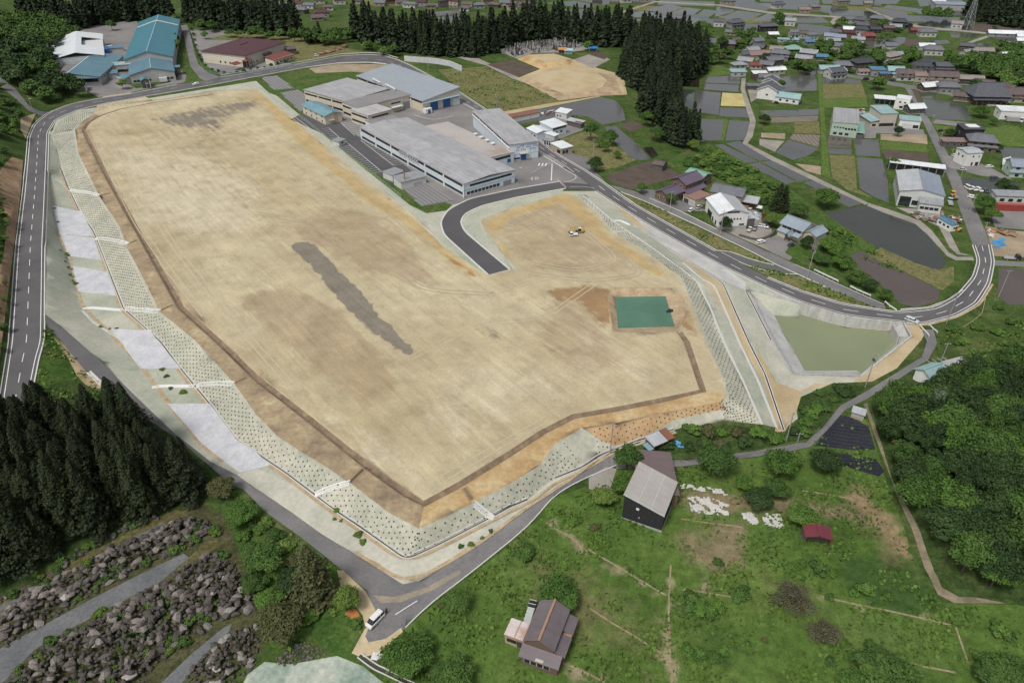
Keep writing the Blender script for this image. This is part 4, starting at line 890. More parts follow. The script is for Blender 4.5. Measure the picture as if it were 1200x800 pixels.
# red and white barriers across the closed access road
RED = paint((.55,.06,.05), .5, .1)
for k in range(8):
    t = k/7; q = G(653.5+9*t, 212+8.3*t)
    e = empty('barrier', q, math.atan2(*(G(662.5,220.3)-G(653.5,212)).yx), 'red and white road barrier in the row across the closed access road', 'barrier', 'barriers closing the access road')
    if k == 0:
        for s in (-.6, .6):
            MB().box(s-.04, s+.04, -.3, .3, 0, .06).box(s-.03, s+.03, -.03, .03, .06, 1.0).build('leg', STEEL, e)
        for i in range(5): MB().box(-.75+.3*i, -.75+.3*(i+1)-.004, -.03, .03, .68, .98).build('board', RED if i % 2 == 0 else WHITE, e)
        MB().box(-.75, .75, -.025, .025, .3, .5).build('lower_board', WHITE, e); bar0 = e
    else:
        for ch in bar0.children: copy_tree(ch, e)

TANL = mat_mottled('tan_strip', [(.30,.22,.13), (.40,.31,.19), (.47,.38,.25)], .4, .95, fine=(1.2,.2))
line_obj('soil_strip', DITCH[2:], 1.3, TANL, lift=.10); line_obj('soil_strip', LOW_R[11:], 1.1, TANL, off=.5, lift=.08); line_obj('soil_strip', TOE[2:26], .9, TANL, off=-.9, lift=.07); line_obj('soil_strip', ROAD_L[33:40], .8, TANL, off=-.9, lift=.07)
rwl = empty('retaining_wall', P(500,73,11), 0, 'pale curved concrete retaining wall behind the ribbed-roof hall', 'retaining wall')
wb = [G(474,72), G(486,73), G(500,74), G(514,75.5), G(527,78), G(541,84)]
for a, b in zip(wb[:-1], wb[1:]): wseg('wall_panel', a+Vector((0,0,3.6)), b+Vector((0,0,3.6)), .5, 9.0, rwl, M['new_concrete'])
# == building kit
GLASS = mat_mottled('window_glass', [(.012,.015,.018), (.02,.024,.028), (.035,.04,.045)], .5, .12, spec=.6)
FRAME = paint((.45,.46,.46), .5, .08, 1); DARKFR = paint((.06,.06,.065), .5, .1, 1)
FOUND = paint((.36,.355,.34), .9, .15, .6)
def mat_tiles(name, c, pitch=.9, var=.22):
    """tiled roof seen from far: courses and patchy age"""
    m, nt, b = new_mat(name)
    f = noise_node(nt, .5, 6, .65); g = noise_node(nt, 3.5, 3, .6)
    col = ramp(nt, f, [(.3, tuple(x*(1-var) for x in c)), (.7, tuple(x*(1+var) for x in c))])
    col = mix(nt, 1.0, col, ramp(nt, g, [(.35, (.75,)*3), (.65, (1.2,)*3)]), 'MULTIPLY')
    nt.links.new(col, b.inputs["Base Color"]); b.inputs["Roughness"].default_value = .5
    tc = nt.nodes.new("ShaderNodeTexCoord"); sx = nt.nodes.new("ShaderNodeSeparateXYZ"); nt.links.new(tc.outputs["Object"], sx.inputs[0])
    bump(nt, b, fmath(nt, 'FRACT', fmath(nt, 'DIVIDE', fmath(nt, 'ADD', sx.outputs['Z'], fmath(nt, 'MULTIPLY', sx.outputs['X'], .001)), pitch*.4)), .3, .1)
    return m
T = {k: mat_tiles('tiles_'+k, c) for k, c in dict(black=(.055,.058,.068), dark=(.09,.095,.11), grey=(.14,.148,.165), light=(.27,.285,.30), brown=(.12,.092,.088), beige=(.25,.222,.205), red=(.19,.055,.045), maroon=(.08,.03,.035), pink=(.24,.165,.155)).items()}
for k, c in dict(white=(.68,.71,.73), teal=(.27,.40,.41), blue=(.08,.19,.29), sky=(.22,.35,.41), green=(.20,.36,.29), rust=(.22,.10,.06), bluegrey=(.24,.28,.34), purple=(.13,.10,.14), metal=(.42,.44,.46), cream=(.52,.47,.38)).items():
    T[k] = mat_seams('sheet_'+k, c, 1.1, .22, 'X', .45, .12)
WALLS = {k: paint(c, .8, .12, .5) for k, c in dict(white=(.68,.68,.66), cream=(.55,.50,.40), tan=(.40,.33,.25), brown=(.14,.09,.065), black=(.022,.022,.025), grey=(.36,.36,.36), dark=(.10,.095,.09), paleblue=(.56,.62,.67), green=(.36,.46,.37), red=(.28,.09,.07), pale=(.52,.53,.52), beige=(.46,.42,.36)).items()}
_boxes = {}
def box_mesh(key, sx, sy, sz, mat):
    k = (key, round(sx, 2), round(sy, 2), round(sz, 2), mat.name)
    if k not in _boxes:
        m_ = MB().box(-sx/2, sx/2, -sy/2, sy/2, -sz/2, sz/2); me = bpy.data.meshes.new(key)
        me.from_pydata(m_.v, [], m_.f); me.materials.append(mat); _boxes[k] = me
    return _boxes[k]
def put_box(name, parent, cx, cy, cz, sx, sy, sz, mat, rz=0):
    o = bpy.data.objects.new(name, box_mesh(name, sx, sy, sz, mat)); COL.objects.link(o); o.parent = parent
    o.location = (cx, cy, cz); o.rotation_euler = (0, 0, rz); return o
class Bld:
    """a building on a rectangle: x along the near side (0..L), y away (0..W), z up from its ground; root Empty at the near-left corner"""
    def __init__(s, name, label, cat, o, ang, L, W, h, group=None):
        s.L, s.W, s.h = L, W, h
        ca, sa = math.cos(ang), math.sin(ang)
        g = [zat(o[0]+ca*x-sa*y, o[1]+sa*x+ca*y) for x in (0, L) for y in (0, W)]
        s.z0 = sum(g)/4; s.low = min(g)-s.z0-.4
        s.root = empty(name, (o[0], o[1], s.z0), ang, label, cat, group); s.wk = 0
    @classmethod
    def px(cls, name, label, cat, a, b, c=None, W=None, zr=None, group=None):
        """near-left, near-right and far-left ROOF corners (photo x, y, height)"""
        A, Bq = P(*a), P(*b); u = (Bq-A); u.z = 0; L = u.length; u.normalize(); v = Vector((-u.y, u.x, 0))
        if c is not None: W = (P(*c)-A).dot(v)
        self = cls(name, label, cat, (A.x, A.y), math.atan2(u.y, u.x), L, abs(W), 0, group)
        self.h = a[2]-self.z0; return self
    @classmethod
    def at(cls, name, label, cat, px, py, L, W, h, yaw, group=None):
        """by the middle of its footprint on the ground (photo point), yaw in degrees"""
        g = G(px, py); a = R(yaw); ca, sa = math.cos(a), math.sin(a)
        return cls(name, label, cat, (g.x-ca*L/2+sa*W/2, g.y-sa*L/2-ca*W/2), a, L, W, h, group)
    def walls(s, mat, h=None, axis=None, rp=.5, rise=0, hr=None, name='wall', x0=0, x1=None, y0=0, y1=None, zb=None):
        h = h or s.h; x1 = s.L if x1 is None else x1; y1 = s.W if y1 is None else y1; zb = s.low if zb is None else zb; m_ = MB()
        if axis is None and hr is None: m_.box(x0, x1, y0, y1, zb, h)
        elif axis == 'x':
            ry = y0+(y1-y0)*rp
            for x in (x0, x1): m_.add([(x,y0,zb),(x,y1,zb),(x,y1,h),(x,ry,h+rise),(x,y0,h)], [(0,1,2,3,4) if x == x0 else (4,3,2,1,0)])
            m_.add([(x0,y0,zb),(x1,y0,zb),(x1,y0,h),(x0,y0,h)], [(0,1,2,3)]); m_.add([(x0,y1,zb),(x1,y1,zb),(x1,y1,h),(x0,y1,h)], [(3,2,1,0)])
            m_.add([(x0,y0,h),(x1,y0,h),(x1,ry,h+rise),(x0,ry,h+rise),(x1,y1,h),(x0,y1,h)], [(0,1,2,3),(3,2,4,5)])
        elif axis == 'y':
            rx = x0+(x1-x0)*rp
            for y in (y0, y1): m_.add([(x0,y,zb),(x1,y,zb),(x1,y,h),(rx,y,h+rise),(x0,y,h)], [(0,1,2,3,4) if y == y0 else (4,3,2,1,0)])
            m_.add([(x0,y0,zb),(x0,y1,zb),(x0,y1,h),(x0,y0,h)], [(3,2,1,0)]); m_.add([(x1,y0,zb),(x1,y1,zb),(x1,y1,h),(x1,y0,h)], [(0,1,2,3)])
            m_.add([(x0,y0,h),(rx,y0,h+rise),(rx,y1,h+rise),(x0,y1,h),(x1,y0,h),(x1,y1,h)], [(0,1,2,3),(1,4,5,2)])
        elif axis == 'mono':      # falls from h on the left to hr on the right
            m_.hexa([(x0,y0,zb),(x1,y0,zb),(x1,y1,zb),(x0,y1,zb)], [(x0,y0,h),(x1,y0,hr),(x1,y1,hr),(x0,y1,h)])
        elif axis == 'monoy':     # h at the near side, hr at the far side
            m_.hexa([(x0,y0,zb),(x1,y0,zb),(x1,y1,zb),(x0,y1,zb)], [(x0,y0,h),(x1,y0,h),(x1,y1,hr),(x0,y1,hr)])
        return m_.build(name, mat, s.root)
    def foundation(s, mat=None, h=.4):
        return MB().box(-.06, s.L+.06, -.06, s.W+.06, s.low-.2, h).build('foundation', mat or FOUND, s.root)
    def roof(s, mat, axis='x', rp=.5, rise=1.5, o=.5, t=.22, h=None, hr=None, name='roof', x0=0, x1=None, y0=0, y1=None, ridge=True, ridge_mat=None, lift=.03):
        h = (h or s.h)+lift+t; x1 = s.L if x1 is None else x1; y1 = s.W if y1 is None else y1; m_ = MB(); r = None
        if axis in ('x', 'y'):
            A0, A1, B0, B1 = (x0, x1, y0, y1) if axis == 'x' else (y0, y1, x0, x1)   # along / across
            rc = B0+(B1-B0)*rp; k0 = rise/max(.1, rc-B0); k1 = rise/max(.1, B1-rc)
            f = (lambda a, b, z: (a, b, z)) if axis == 'x' else (lambda a, b, z: (b, a, z))
            q1 = [f(A0-o, B0-o, h-k0*o), f(A1+o, B0-o, h-k0*o), f(A1+o, rc, h+rise), f(A0-o, rc, h+rise)]
            q2 = [f(A0-o, rc, h+rise), f(A1+o, rc, h+rise), f(A1+o, B1+o, h-k1*o), f(A0-o, B1+o, h-k1*o)]
            for q in (q1, q2):
                if axis == 'y': q = q[::-1]
                dn = [Vector(p)-Vector((0,0,t)) for p in q]; m_.hexa(dn, q)
            r = m_.build(name, mat, s.root)
            if ridge:
                a, b = f(A0-o, rc, h+rise-.02), f(A1+o, rc, h+rise-.02)
                MB().bar(a, b, .45, .2).build('ridge', ridge_mat or mat, r)
        elif axis in ('mono', 'monoy', 'flat'):
            hr_ = h if axis == 'flat' else hr+lift+t
            if axis == 'monoy': z = (h-(hr_-h)/(y1-y0)*o, h-(hr_-h)/(y1-y0)*o, hr_+(hr_-h)/(y1-y0)*o, hr_+(hr_-h)/(y1-y0)*o)
            else: z = (h-(hr_-h)/(x1-x0)*o, hr_+(hr_-h)/(x1-x0)*o, hr_+(hr_-h)/(x1-x0)*o, h-(hr_-h)/(x1-x0)*o)
            q = [(x0-o,y0-o,z[0]),(x1+o,y0-o,z[1]),(x1+o,y1+o,z[2]),(x0-o,y1+o,z[3])]
            m_.hexa([(p[0],p[1],p[2]-t) for p in q], q); r = m_.build(name, mat, s.root)
        elif axis in ('hip', 'irimoya'):
            X0, X1, Y0, Y1 = x0-o, x1+o, y0-o, y1+o; half = min(X1-X0, Y1-Y0)/2; hi = half*(.55 if axis == 'irimoya' else 1)
            if X1-X0 >= Y1-Y0: ra, rb = (X0+hi, (Y0+Y1)/2), (X1-hi, (Y0+Y1)/2)
            else: ra, rb = ((X0+X1)/2, Y0+hi), ((X0+X1)/2, Y1-hi)
            zt = h+rise; b4 = [(X0,Y0,h-t),(X1,Y0,h-t),(X1,Y1,h-t),(X0,Y1,h-t)]; e4 = [(p[0],p[1],h) for p in b4]
            vs = b4+e4+[(ra[0],ra[1],zt),(rb[0],rb[1],zt)]
            if X1-X0 >= Y1-Y0: tf = [(4,5,9,8),(5,6,9),(6,7,8,9),(7,4,8)]
            else: tf = [(4,5,8),(5,6,9,8),(6,7,9),(7,4,8,9)]
            m_.add(vs, [(3,2,1,0),(0,1,5,4),(1,2,6,5),(2,3,7,6),(3,0,4,7)]+tf); r = m_.build(name, mat, s.root)
            if ridge: MB().bar((ra[0],ra[1],zt-.02), (rb[0],rb[1],zt-.02), .5, .28).build('ridge', ridge_mat or mat, r)
        return r
    def win(s, face, a, z, w, hh, frame=None, pane=None, name='window', x0=0, x1=None, y0=0, y1=None, depth=.12, fw=.09):
        """a window centred at a along a face ('f' near, 'b' far, 'l' left, 'r' right): frame with its pane proud of it inside"""
        x1 = s.L if x1 is None else x1; y1 = s.W if y1 is None else y1
        cx, cy, rz = {'f': (x0+a, y0, 0), 'b': (x0+a, y1, math.pi), 'l': (x0, y0+a, -math.pi/2), 'r': (x1, y0+a, math.pi/2)}[face]
        fo = put_box(name, s.root, cx, cy, z, w, depth, hh, frame or FRAME, rz)
        pn = put_box('pane', fo, 0, -.012, 0, max(.1, w-2*fw), depth+.02, max(.1, hh-2*fw), pane or GLASS)
        return fo
    def row(s, face, n, a0, a1, z, w, hh, **k):
        for i in range(n): s.win(face, a0+(a1-a0)*(i+.5)/n, z, w, hh, **k)
    def door(s, face, a, w, hh, mat, z0=0, name='door', **k):
        x1, y1 = s.L, s.W
        cx, cy, rz = {'f': (a, 0, 0), 'b': (a, y1, math.pi), 'l': (0, a, -math.pi/2), 'r': (x1, a, math.pi/2)}[face]
        return put_box(name, s.root, cx, cy, z0+hh/2, w, .14, hh, mat, rz)
    def part(s, name, mat, *boxes):
        m_ = MB()
        for b in boxes: m_.box(*b)
        return m_.build(name, mat, s.root)
def face_cam(yaw):
    """which local faces look towards the camera at the origin (for where windows show)"""
    return 'f'
# == the factory
ROOFG = mat_seams('factory_roof', (.36,.36,.37), 2.2, .22, 'X', .55, .17); ROOFL = mat_seams('factory_roof_light', (.44,.43,.43), 3.0, .25, 'X', .5, .16)
ROOFD = mat_seams('factory_roof_dark', (.245,.235,.24), 1.6, .12, 'Y', .55, .10); ROOFB = mat_seams('hall_roof', (.30,.335,.37), 3.6, .35, 'Y', .45, .06)
PBLUE = WALLS['paleblue']; CREAM = WALLS['cream']; DBLUE = paint((.02,.10,.30), .5, .1, 1); SHUT = paint((.22,.23,.25), .5, .1, 1); RUSTY = paint((.33,.20,.12), .8, .3, .3)
BLUEBAND = paint((.30,.45,.55), .6, .1, 1)
f1 = Bld.px('factory', 'long pale blue factory with low grey roof and strip windows, nearest the closed access road', 'factory', (543,216,16.3), (603,199.5,16.3), (437.5,146.5,16.3))
f1.walls(PBLUE); f1.roof(ROOFG, 'y', .5, .9, .35, .25, ridge=False); f1.foundation(h=.5)
n = 6; seg = f1.W/n
for i in range(n):
    f1.win('l', seg*(i+.5), f1.h-.95, seg*.93, 1.1, DARKFR); f1.win('l', seg*(i+.5), 1.55, seg*.90, 1.2, DARKFR)
for i in range(n+1): f1.part('pilaster', WALLS['white'], (-.22, 0, seg*i-.35, seg*i+.35, 0, f1.h-.02))
f1.part('band', BLUEBAND, (-.07, f1.L+.07, -.07, 0, f1.h*.5, f1.h*.5+.35))
f1.win('f', f1.L*.53, f1.h-1.35, f1.L*.82, .95, DARKFR)
for k_ in range(9): f1.win('f', f1.L*(.09+.072*k_), 1.5, f1.L*.060, 1.3, DARKFR)
f1.part('shutter_panel', SHUT, (f1.L*.77, f1.L*.93, -.1, .0, .2, 2.4))
for i in range(9): f1.part('vent_hood', FRAME, (-.9, 0, seg*2.35+i*2.0, seg*2.35+i*2.0+.7, f1.h-1.5, f1.h-.3))
_ua = f1.root.rotation_euler.z; _u = Vector((math.cos(_ua), math.sin(_ua), 0)); _v = Vector((-_u.y, _u.x, 0)); _A = P(573,185,15.6)
f2 = Bld('factory', 'low factory annex with rust-streaked pale roof between the two long factory roofs', 'factory', (_A.x, _A.y), _ua, (P(597,175,15.6)-_A).dot(_u), (P(511,145,15.6)-_A).dot(_v), 5.2)
ROOFR = attr_mat('rust_roof', [], [(.30,.22,.16), (.40,.37,.35), (.44,.41,.39)], grain=(1.0,.08))
f2.walls(PBLUE, axis='mono', hr=f2.h-.5); f2.roof(ROOFR, 'mono', h=f2.h, hr=f2.h-.5, o=.1)
f2.win('f', f2.L*.5, f2.h-1.6, f2.L*.7, 1.2, DARKFR); f2.win('f', f2.L*.8, 1.4, 2.0, 1.8, DARKFR, DBLUE, name='door')
for k_ in range(4):
    q = P(557.5+6.7*k_, 158.3+3.7*k_, 15.6) ; q = f2.root.matrix_basis.inverted() @ q
    v_ = MB().box(q.x-.5, q.x+.5, q.y-.5, q.y+.5, f2.h-.5, f2.h+.5).build('vent_base', FRAME, f2.root)
    MB().box(q.x-.85, q.x+.85, q.y-.85, q.y+.85, f2.h+.5, f2.h+.95).build('vent_cap', WALLS['white'], v_)
f3 = Bld.px('factory', 'tall pale blue factory hall with rows of blue lettering and a blue door', 'factory', (597,169.8,18.6), (631,165.5,18.6), (530.5,133.5,18.6))
f3.walls(PBLUE); f3.roof(ROOFG, 'monoy', h=f3.h, hr=f3.h, o=.4); f3.foundation()
for i in range(5): f3.win('l', f3.W*(i+.5)/5, f3.h-.75, f3.W/5*.93, .8, DARKFR)
f3.part('gutter', WALLS['white'], (-.45, 0, 0, f3.W, f3.h-1.9, f3.h-1.3))
f3.part('band', BLUEBAND, (-.05, f3.L+.06, -.06, 0, 3.0, 3.25))
f3.door('f', f3.L*.47, 3.1, 3.0, DBLUE); f3.part('canopy', WALLS['beige'], (f3.L*.34, f3.L*.64, -1.8, 0, 3.5, 3.75)); f3.win('f', f3.L*.2, 1.1, 4.6, .9, DARKFR)
for s_ in (.33, .65): f3.part('canopy_post', FRAME, (f3.L*s_-.08, f3.L*s_+.08, -1.7, -1.54, 0, 3.5))
LB = paint((.06,.15,.32), .5, .1, 1); rl = random.Random(11)
for rz_, x0_, x1_, hh in ((6.9,.35,.92,.55), (5.9,.26,.95,.8), (4.75,.22,.55,.75), (4.75,.70,.92,.75)):
    m_ = MB(); x = f3.L*x0_
    while x < f3.L*x1_:
        if rl.random() < .9:
            w_ = hh*.8
            for (a, b, c, d) in rl.sample([(0,1,.8,1),(0,1,.4,.55),(0,.22,0,1),(.75,1,0,.9),(.35,.6,0,1),(0,1,0,.2)], 3): m_.box(x+a*w_, x+b*w_, -.05, 0, rz_+c*hh, rz_+d*hh)
        x += hh*1.15
    m_.build('lettering', LB, f3.root)
f4 = Bld.px('factory', 'cream two-storey factory office with grey roof and rows of roof fans', 'factory', (405,119.5,17.8), (455,104.5,17.8), (377.5,101,17.8))
f4.walls(CREAM); f4.roof(ROOFG, 'monoy', h=f4.h, hr=f4.h+.6, o=.35); f4.foundation()
def office_strip(b, n, z1, z2):
    for i in range(n):
        b.win('l', b.W*(i+.5)/n, z1, b.W/n*.92, 1.0, DARKFR); b.win('l', b.W*(i+.5)/n, z2, b.W/n*.92, 1.1, DARKFR)
office_strip(f4, 3, f4.h-1.3, 1.9)
for (x_, y_) in [(438+i*1.75, 95.0+i*.95) for i in range(5)] + [(453+i*1.9, 101.5+i*1.0) for i in range(6)]:
    q = f4.root.matrix_basis.inverted() @ P(x_, y_, 18.4)
    fan = MB().tube((q.x, q.y, f4.h-.2), (q.x, q.y, f4.h+1.6), .42, n=8).build('roof_fan', FRAME, f4.root); MB().tube((q.x, q.y, f4.h+1.6), (q.x, q.y, f4.h+2.2), .75, .5, n=8).build('cap', WALLS['white'], fan)
f5 = Bld.px('factory', 'cream factory wing with dark grey roof and a grey shutter door', 'factory', (418,127,17.7), (482,111.5,17.7), (405.3,119.3,17.7))
f5.walls(CREAM); f5.roof(ROOFD, 'monoy', h=f5.h, hr=f5.h+.3, o=.15); office_strip(f5, 1, f5.h-1.5, 1.9)
f5.door('f', f5.L*.90, 5.0, 4.0, SHUT, name='shutter_door'); f5.win('f', f5.L*.70, f5.h-2.2, 6.5, .9, DARKFR); f5.part('band', BLUEBAND, (f5.L*.55, f5.L+.05, -.07, 0, 4.4, 4.7)); f5.part('canopy', PBLUE, (f5.L*.6, f5.L*.8, -2.2, 0, 2.9, 3.1))
f6 = Bld.px('factory', 'cream factory corner block with pale roof and a slit window, beside the car park', 'factory', (431,136,17.3), (459,128.5,17.3), (418,127,17.3))
f6.walls(CREAM); f6.roof(ROOFL, 'monoy', h=f6.h, hr=f6.h+.15, o=.3); office_strip(f6, 1, f6.h-1.5, 1.9); f6.win('f', f6.L*.5, f6.h-1.5, f6.L*.68, .8, DARKFR); f6.foundation()
f6b = Bld.px('factory', 'low flat-roofed link with dark roof between the cream and the pale blue factory', 'factory', (437,146,15.0), (468,139,15.0), (431,141,15.0))
f6b.walls(PBLUE); f6b.roof(ROOFD, 'flat', o=.1); f6b.win('l', f6b.W*.5, 2, f6b.W*.6, 1.4, DARKFR)
f7 = Bld.px('factory', 'factory hall with blue-grey ribbed sloping roof and two big blue doors', 'factory', (495,118.8,17.3), (538.3,102.5,20.4), (437.5,85.6,17.3))
f7.walls(CREAM, h=f7.h, axis='mono', hr=f7.h+3.1); f7.roof(ROOFB, 'mono', h=f7.h, hr=f7.h+3.1, o=.5)
for i in range(6): f7.win('l', f7.W*(i+.5)/6, f7.h-.9, f7.W/6*.9, 1.0, DARKFR)
f7.part('awning', BLUEBAND, (-.4, f7.L, -1.4, 0, f7.h-1.2, f7.h-.95)); f7.door('f', f7.L*.30, 5.2, 4.6, DBLUE, name='blue_door'); f7.door('f', f7.L*.64, 5.2, 4.6, DBLUE, name='blue_door'); f7.foundation()
f7.part('lean_to', WALLS['white'], (-.2, 4.0, -3.2, -.15, 0, 2.6)); f7.part('side_door', DBLUE, (1.2, 2.8, -3.3, -3.2, 0, 2.0)); f7.part('annex', PBLUE, (f7.L*.8, f7.L-.3, -.5, 0, 0, 4.0))
f8 = Bld.px('house', 'small two-storey cream house with a blue-grey gable roof in the factory grounds', 'house', (380.6,136.5,15.2), (400,132.3,15.2), (367,121,15.2))
f8.walls(CREAM, axis='y', rise=1.5); f8.roof(mat_seams('blue_house_roof', (.16,.29,.34), 1.0, .2, 'Y'), 'y', .5, 1.5, .6); f8.foundation()
f8.row('l', 4, .6, f8.W-.6, 3.7, 1.4, 1.0); f8.row('l', 4, .6, f8.W-.6, 1.3, 1.4, 1.1); f8.part('stair_tower', WALLS['tan'], (f8.L*.55, f8.L*.75, -.12, 0, 0, f8.h+.6)); f8.part('porch', FRAME, (f8.L*.2, f8.L*.5, -1.2, 0, 2.0, 2.2))
f9 = Bld.px('guard_hut', 'tiny white hut with a flat roof at the edge of the factory car park', 'hut', (397,166.5,12.8), (404.5,163.5,12.8), W=4.5)
f9.walls(WALLS['pale']); f9.roof(T['light'], 'flat', o=.4); f9.win('f', f9.L*.5, 1.5, 1.4, .9)
f10 = Bld.px('boiler_house', 'low white boiler house with pale flat roof and a rusty chimney pipe', 'shed', (470,214,13.4), (499,207,13.4), (461,208,13.4))
f10.walls(WALLS['pale']); f10.roof(T['light'], 'monoy', h=f10.h, hr=f10.h+.4, o=.3); f10.row('f', 3, 6, f10.L-2, 1.2, 1.5, 1.3, pane=WALLS['grey'])
ch = MB().tube((2.6, 1.5, 2.5), (2.6, 1.5, f10.h+4.2), .32, n=8).build('chimney', RUSTY, f10.root); MB().tube((2.6,1.5,f10.h+4.2), (2.6,1.5,f10.h+4.6), .42, n=8).build('cap', DARKFR, ch)
f10b = Bld.px('boiler_house', 'low white shed with dark openings behind the boiler house', 'shed', (460,206,13.0), (474,201,13.0), (456,199,13.0))
f10b.walls(WALLS['pale']); f10b.roof(T['light'], 'flat', o=.3); f10b.win('r', f10b.W*.4, 1.3, 2.2, 1.6, DARKFR)
# == white sheds beside the road past the factory
def simple(name, label, cat, a, b, c, wall, roof, axis='x', rp=.5, rise=1.2, o=.35, hr=None, wins=(), door=None, group=None):
    s = Bld.px(name, label, cat, a, b, c, group=group) if isinstance(c, tuple) else Bld.px(name, label, cat, a, b, W=c, group=group)
    if axis in ('x', 'y'): s.walls(WALLS[wall], axis=axis, rp=rp, rise=rise)
    elif axis in ('mono', 'monoy'): s.walls(WALLS[wall], axis=axis, hr=s.h+hr)
    else: s.walls(WALLS[wall])
    s.roof(T[roof], axis, rp, rise, o, hr=(s.h+hr) if hr is not None else None)
    for w in wins: s.row(*w)
    if door: s.door(*door)
    return s
g1 = simple('garage', 'row of white lock-up garages with a thin brown roof edge, by the grey paddy', 'garage', (599.5,138.5,12.9), (632,131.8,12.9), 5.5, 'pale', 'rust', 'flat')
for i in range(3): g1.door('f', g1.L*(i+.5)/3, g1.L/3-.5, 2.3, WALLS['white'], name='garage_door')
g2 = simple('shed', 'small white-roofed shed at the corner of the big grey paddy', 'shed', (651,131,13.5), (664,133.5,13.5), (652,127,13.5), 'pale', 'white', 'monoy', hr=.6, wins=[('f',2,.5,4,1.5,1,1)])
g3 = simple('carport', 'open carport with a part red roof behind the white sheds', 'carport', (664,141,12.6), (681,145,12.6), (661,137.5,12.6), 'dark', 'metal', 'monoy', hr=.4, o=.4); g3.part('red_roof', T['red'], (g3.L*.58, g3.L+.35, -.3, g3.W+.2, g3.h+.3, g3.h+.42))
g4 = simple('workshop', 'white-roofed workshop with a dark clerestory in the yard past the factory', 'workshop', (647.5,150.5,14.6), (664,146,14.6), (637.5,144,14.6), 'paleblue', 'white', 'monoy', hr=.9, wins=[('f',2,1,8,1.7,1.6,1.1)]); g4.part('dark_band', DARKFR, (.3, g4.L-.2, -.06, 0, g4.h-1.2, g4.h-.1))
g5 = simple('shed', 'pale gabled shed with white roof nearest the tall blue-lettered hall', 'shed', (629,156.5,14.2), (644,153.5,14.2), (620.5,150,14.2), 'paleblue', 'white', 'y', .5, .8, wins=[('l',2,.5,6,1.6,1.6,2.2)])
g6 = simple('shed', 'tiny shed with a tilted white roof between the workshop and the roadside shop', 'shed', (649.5,160,13.3), (654.5,157.5,13.3), (643,155.5,13.3), 'pale', 'white', 'monoy', hr=.5)
g7 = simple('kiosk', 'row of small dark-fronted kiosks with pale roof right on the kerb', 'kiosk', (646,166.3,12.6), (650,164.5,12.6), (639.5,162,12.6), 'pale', 'light', 'flat', wins=[('l',3,.2,4.5,1.1,1.1,1.7)])
g8 = simple('shop', 'roadside shop with white flat roof and a dark open front', 'shop', (658,174.6,13.4), (671,171.6,13.4), (648,168,13.4), 'tan', 'white', 'monoy', hr=.2, wins=[('f',2,.4,4.2,1.4,1.7,1.8)]); g8.win('l', 2, 1.4, 3, 2)
# == teal-roofed plant, top left
TEAL = mat_seams('teal_roof', (.035,.175,.225), 1.4, .15, 'Y', .4, .10); BLUER = mat_seams('slate_blue_roof', (.10,.20,.255), 1.6, .18, 'Y', .45, .12); WHR = mat_seams('white_ribbed_roof', (.66,.70,.72), 2.4, .30, 'Y', .4, .06)
h1 = Bld.px('factory', 'plant building with a bright white ribbed gable roof cut by a grey light well', 'factory', (57.5,71,21), (122,65,21), (69,44.5,21))
h1.walls(WALLS['pale'], axis=None); L_, W_, hh = h1.L, h1.W, h1.h; rz = 3.2; m_ = MB()
def slope(x0, x1, y0, y1, m_, h, L, rise, rp=.5):
    z = lambda x: h+.25+(rise*(x/(L*rp)) if x <= L*rp else rise*((L-x)/(L*(1-rp))))
    m_.hexa([(x0,y0,z(x0)-.25),(x1,y0,z(x1)-.25),(x1,y1,z(x1)-.25),(x0,y1,z(x0)-.25)], [(x0,y0,z(x0)),(x1,y0,z(x1)),(x1,y1,z(x1)),(x0,y1,z(x0))])
slope(-.5, L_*.5, -.5, W_+.5, m_, hh, L_, rz); slope(L_*.5, L_*.60, -.5, W_+.5, m_, hh, L_, rz); slope(L_*.60, L_+.3, -.5, W_*.36, m_, hh, L_, rz); slope(L_*.60, L_+.3, W_*.74, W_+.5, m_, hh, L_, rz); m_.build('roof', WHR, h1.root)
h1.part('light_well', WALLS['grey'], (L_*.605, L_, W_*.365, W_*.735, 0, hh-.6)); h1.part('gable', WALLS['pale'], (L_*.1, L_*.9, 0, .3, hh-.1, hh+.5)); h1.part('blue_box', DBLUE, (L_, L_+3, W_*.3, W_*.42, 0, hh-.5)); h1.part('ramp', WALLS['white'], (L_+.3, L_+5, W_*.55, W_*.68, hh-4, hh-3.5))
for i in range(3): h1.win('f', 4+4*i, hh-1.6, 1, .8, WALLS['white'], WALLS['white'], name='vent')
h2 = Bld.px('factory', 'slate-blue roofed plant building with grey front and a white eave line', 'factory', (68,92,18.5), (116.5,90,18.5), (76,68,18.5))
h2.walls(WALLS['grey'], axis='y', rp=.26, rise=2.6); h2.roof(BLUER, 'y', .26, 2.6, .5, ridge_mat=WALLS['white']); h2.row('r', 6, 1, h2.W*.6, 1.6, 1.6, 1.4); h2.row('r', 6, 1, h2.W*.6, h2.h-1.4, 1.4, 1.0); h2.part('canopy', BLUER, (h2.L*.55, h2.L*.98, -2.2, 0, 2.8, 3.0)); h2.win('f', h2.L*.78, 1.2, 8, 2.0, DARKFR)
h2b = Bld.px('factory', 'low slate-blue roofed wing stepping down to the dark trees', 'factory', (57.5,90,16.6), (70,91.5,16.6), W=22); h2b.walls(WALLS['grey']); h2b.roof(BLUER, 'mono', h=h2b.h-.6, hr=h2b.h+1.2, o=.3)
h3 = Bld.px('factory', 'great teal gable-roofed plant hall with a pale band across its roof', 'factory', (145.5,70.5,20.5), (201.8,66.5,20.5), (153,26.5,20.5))
h3.walls(WALLS['grey'], axis='y', rise=4.2); h3.roof(TEAL, 'y', .5, 4.2, .6, ridge_mat=BLUEBAND)
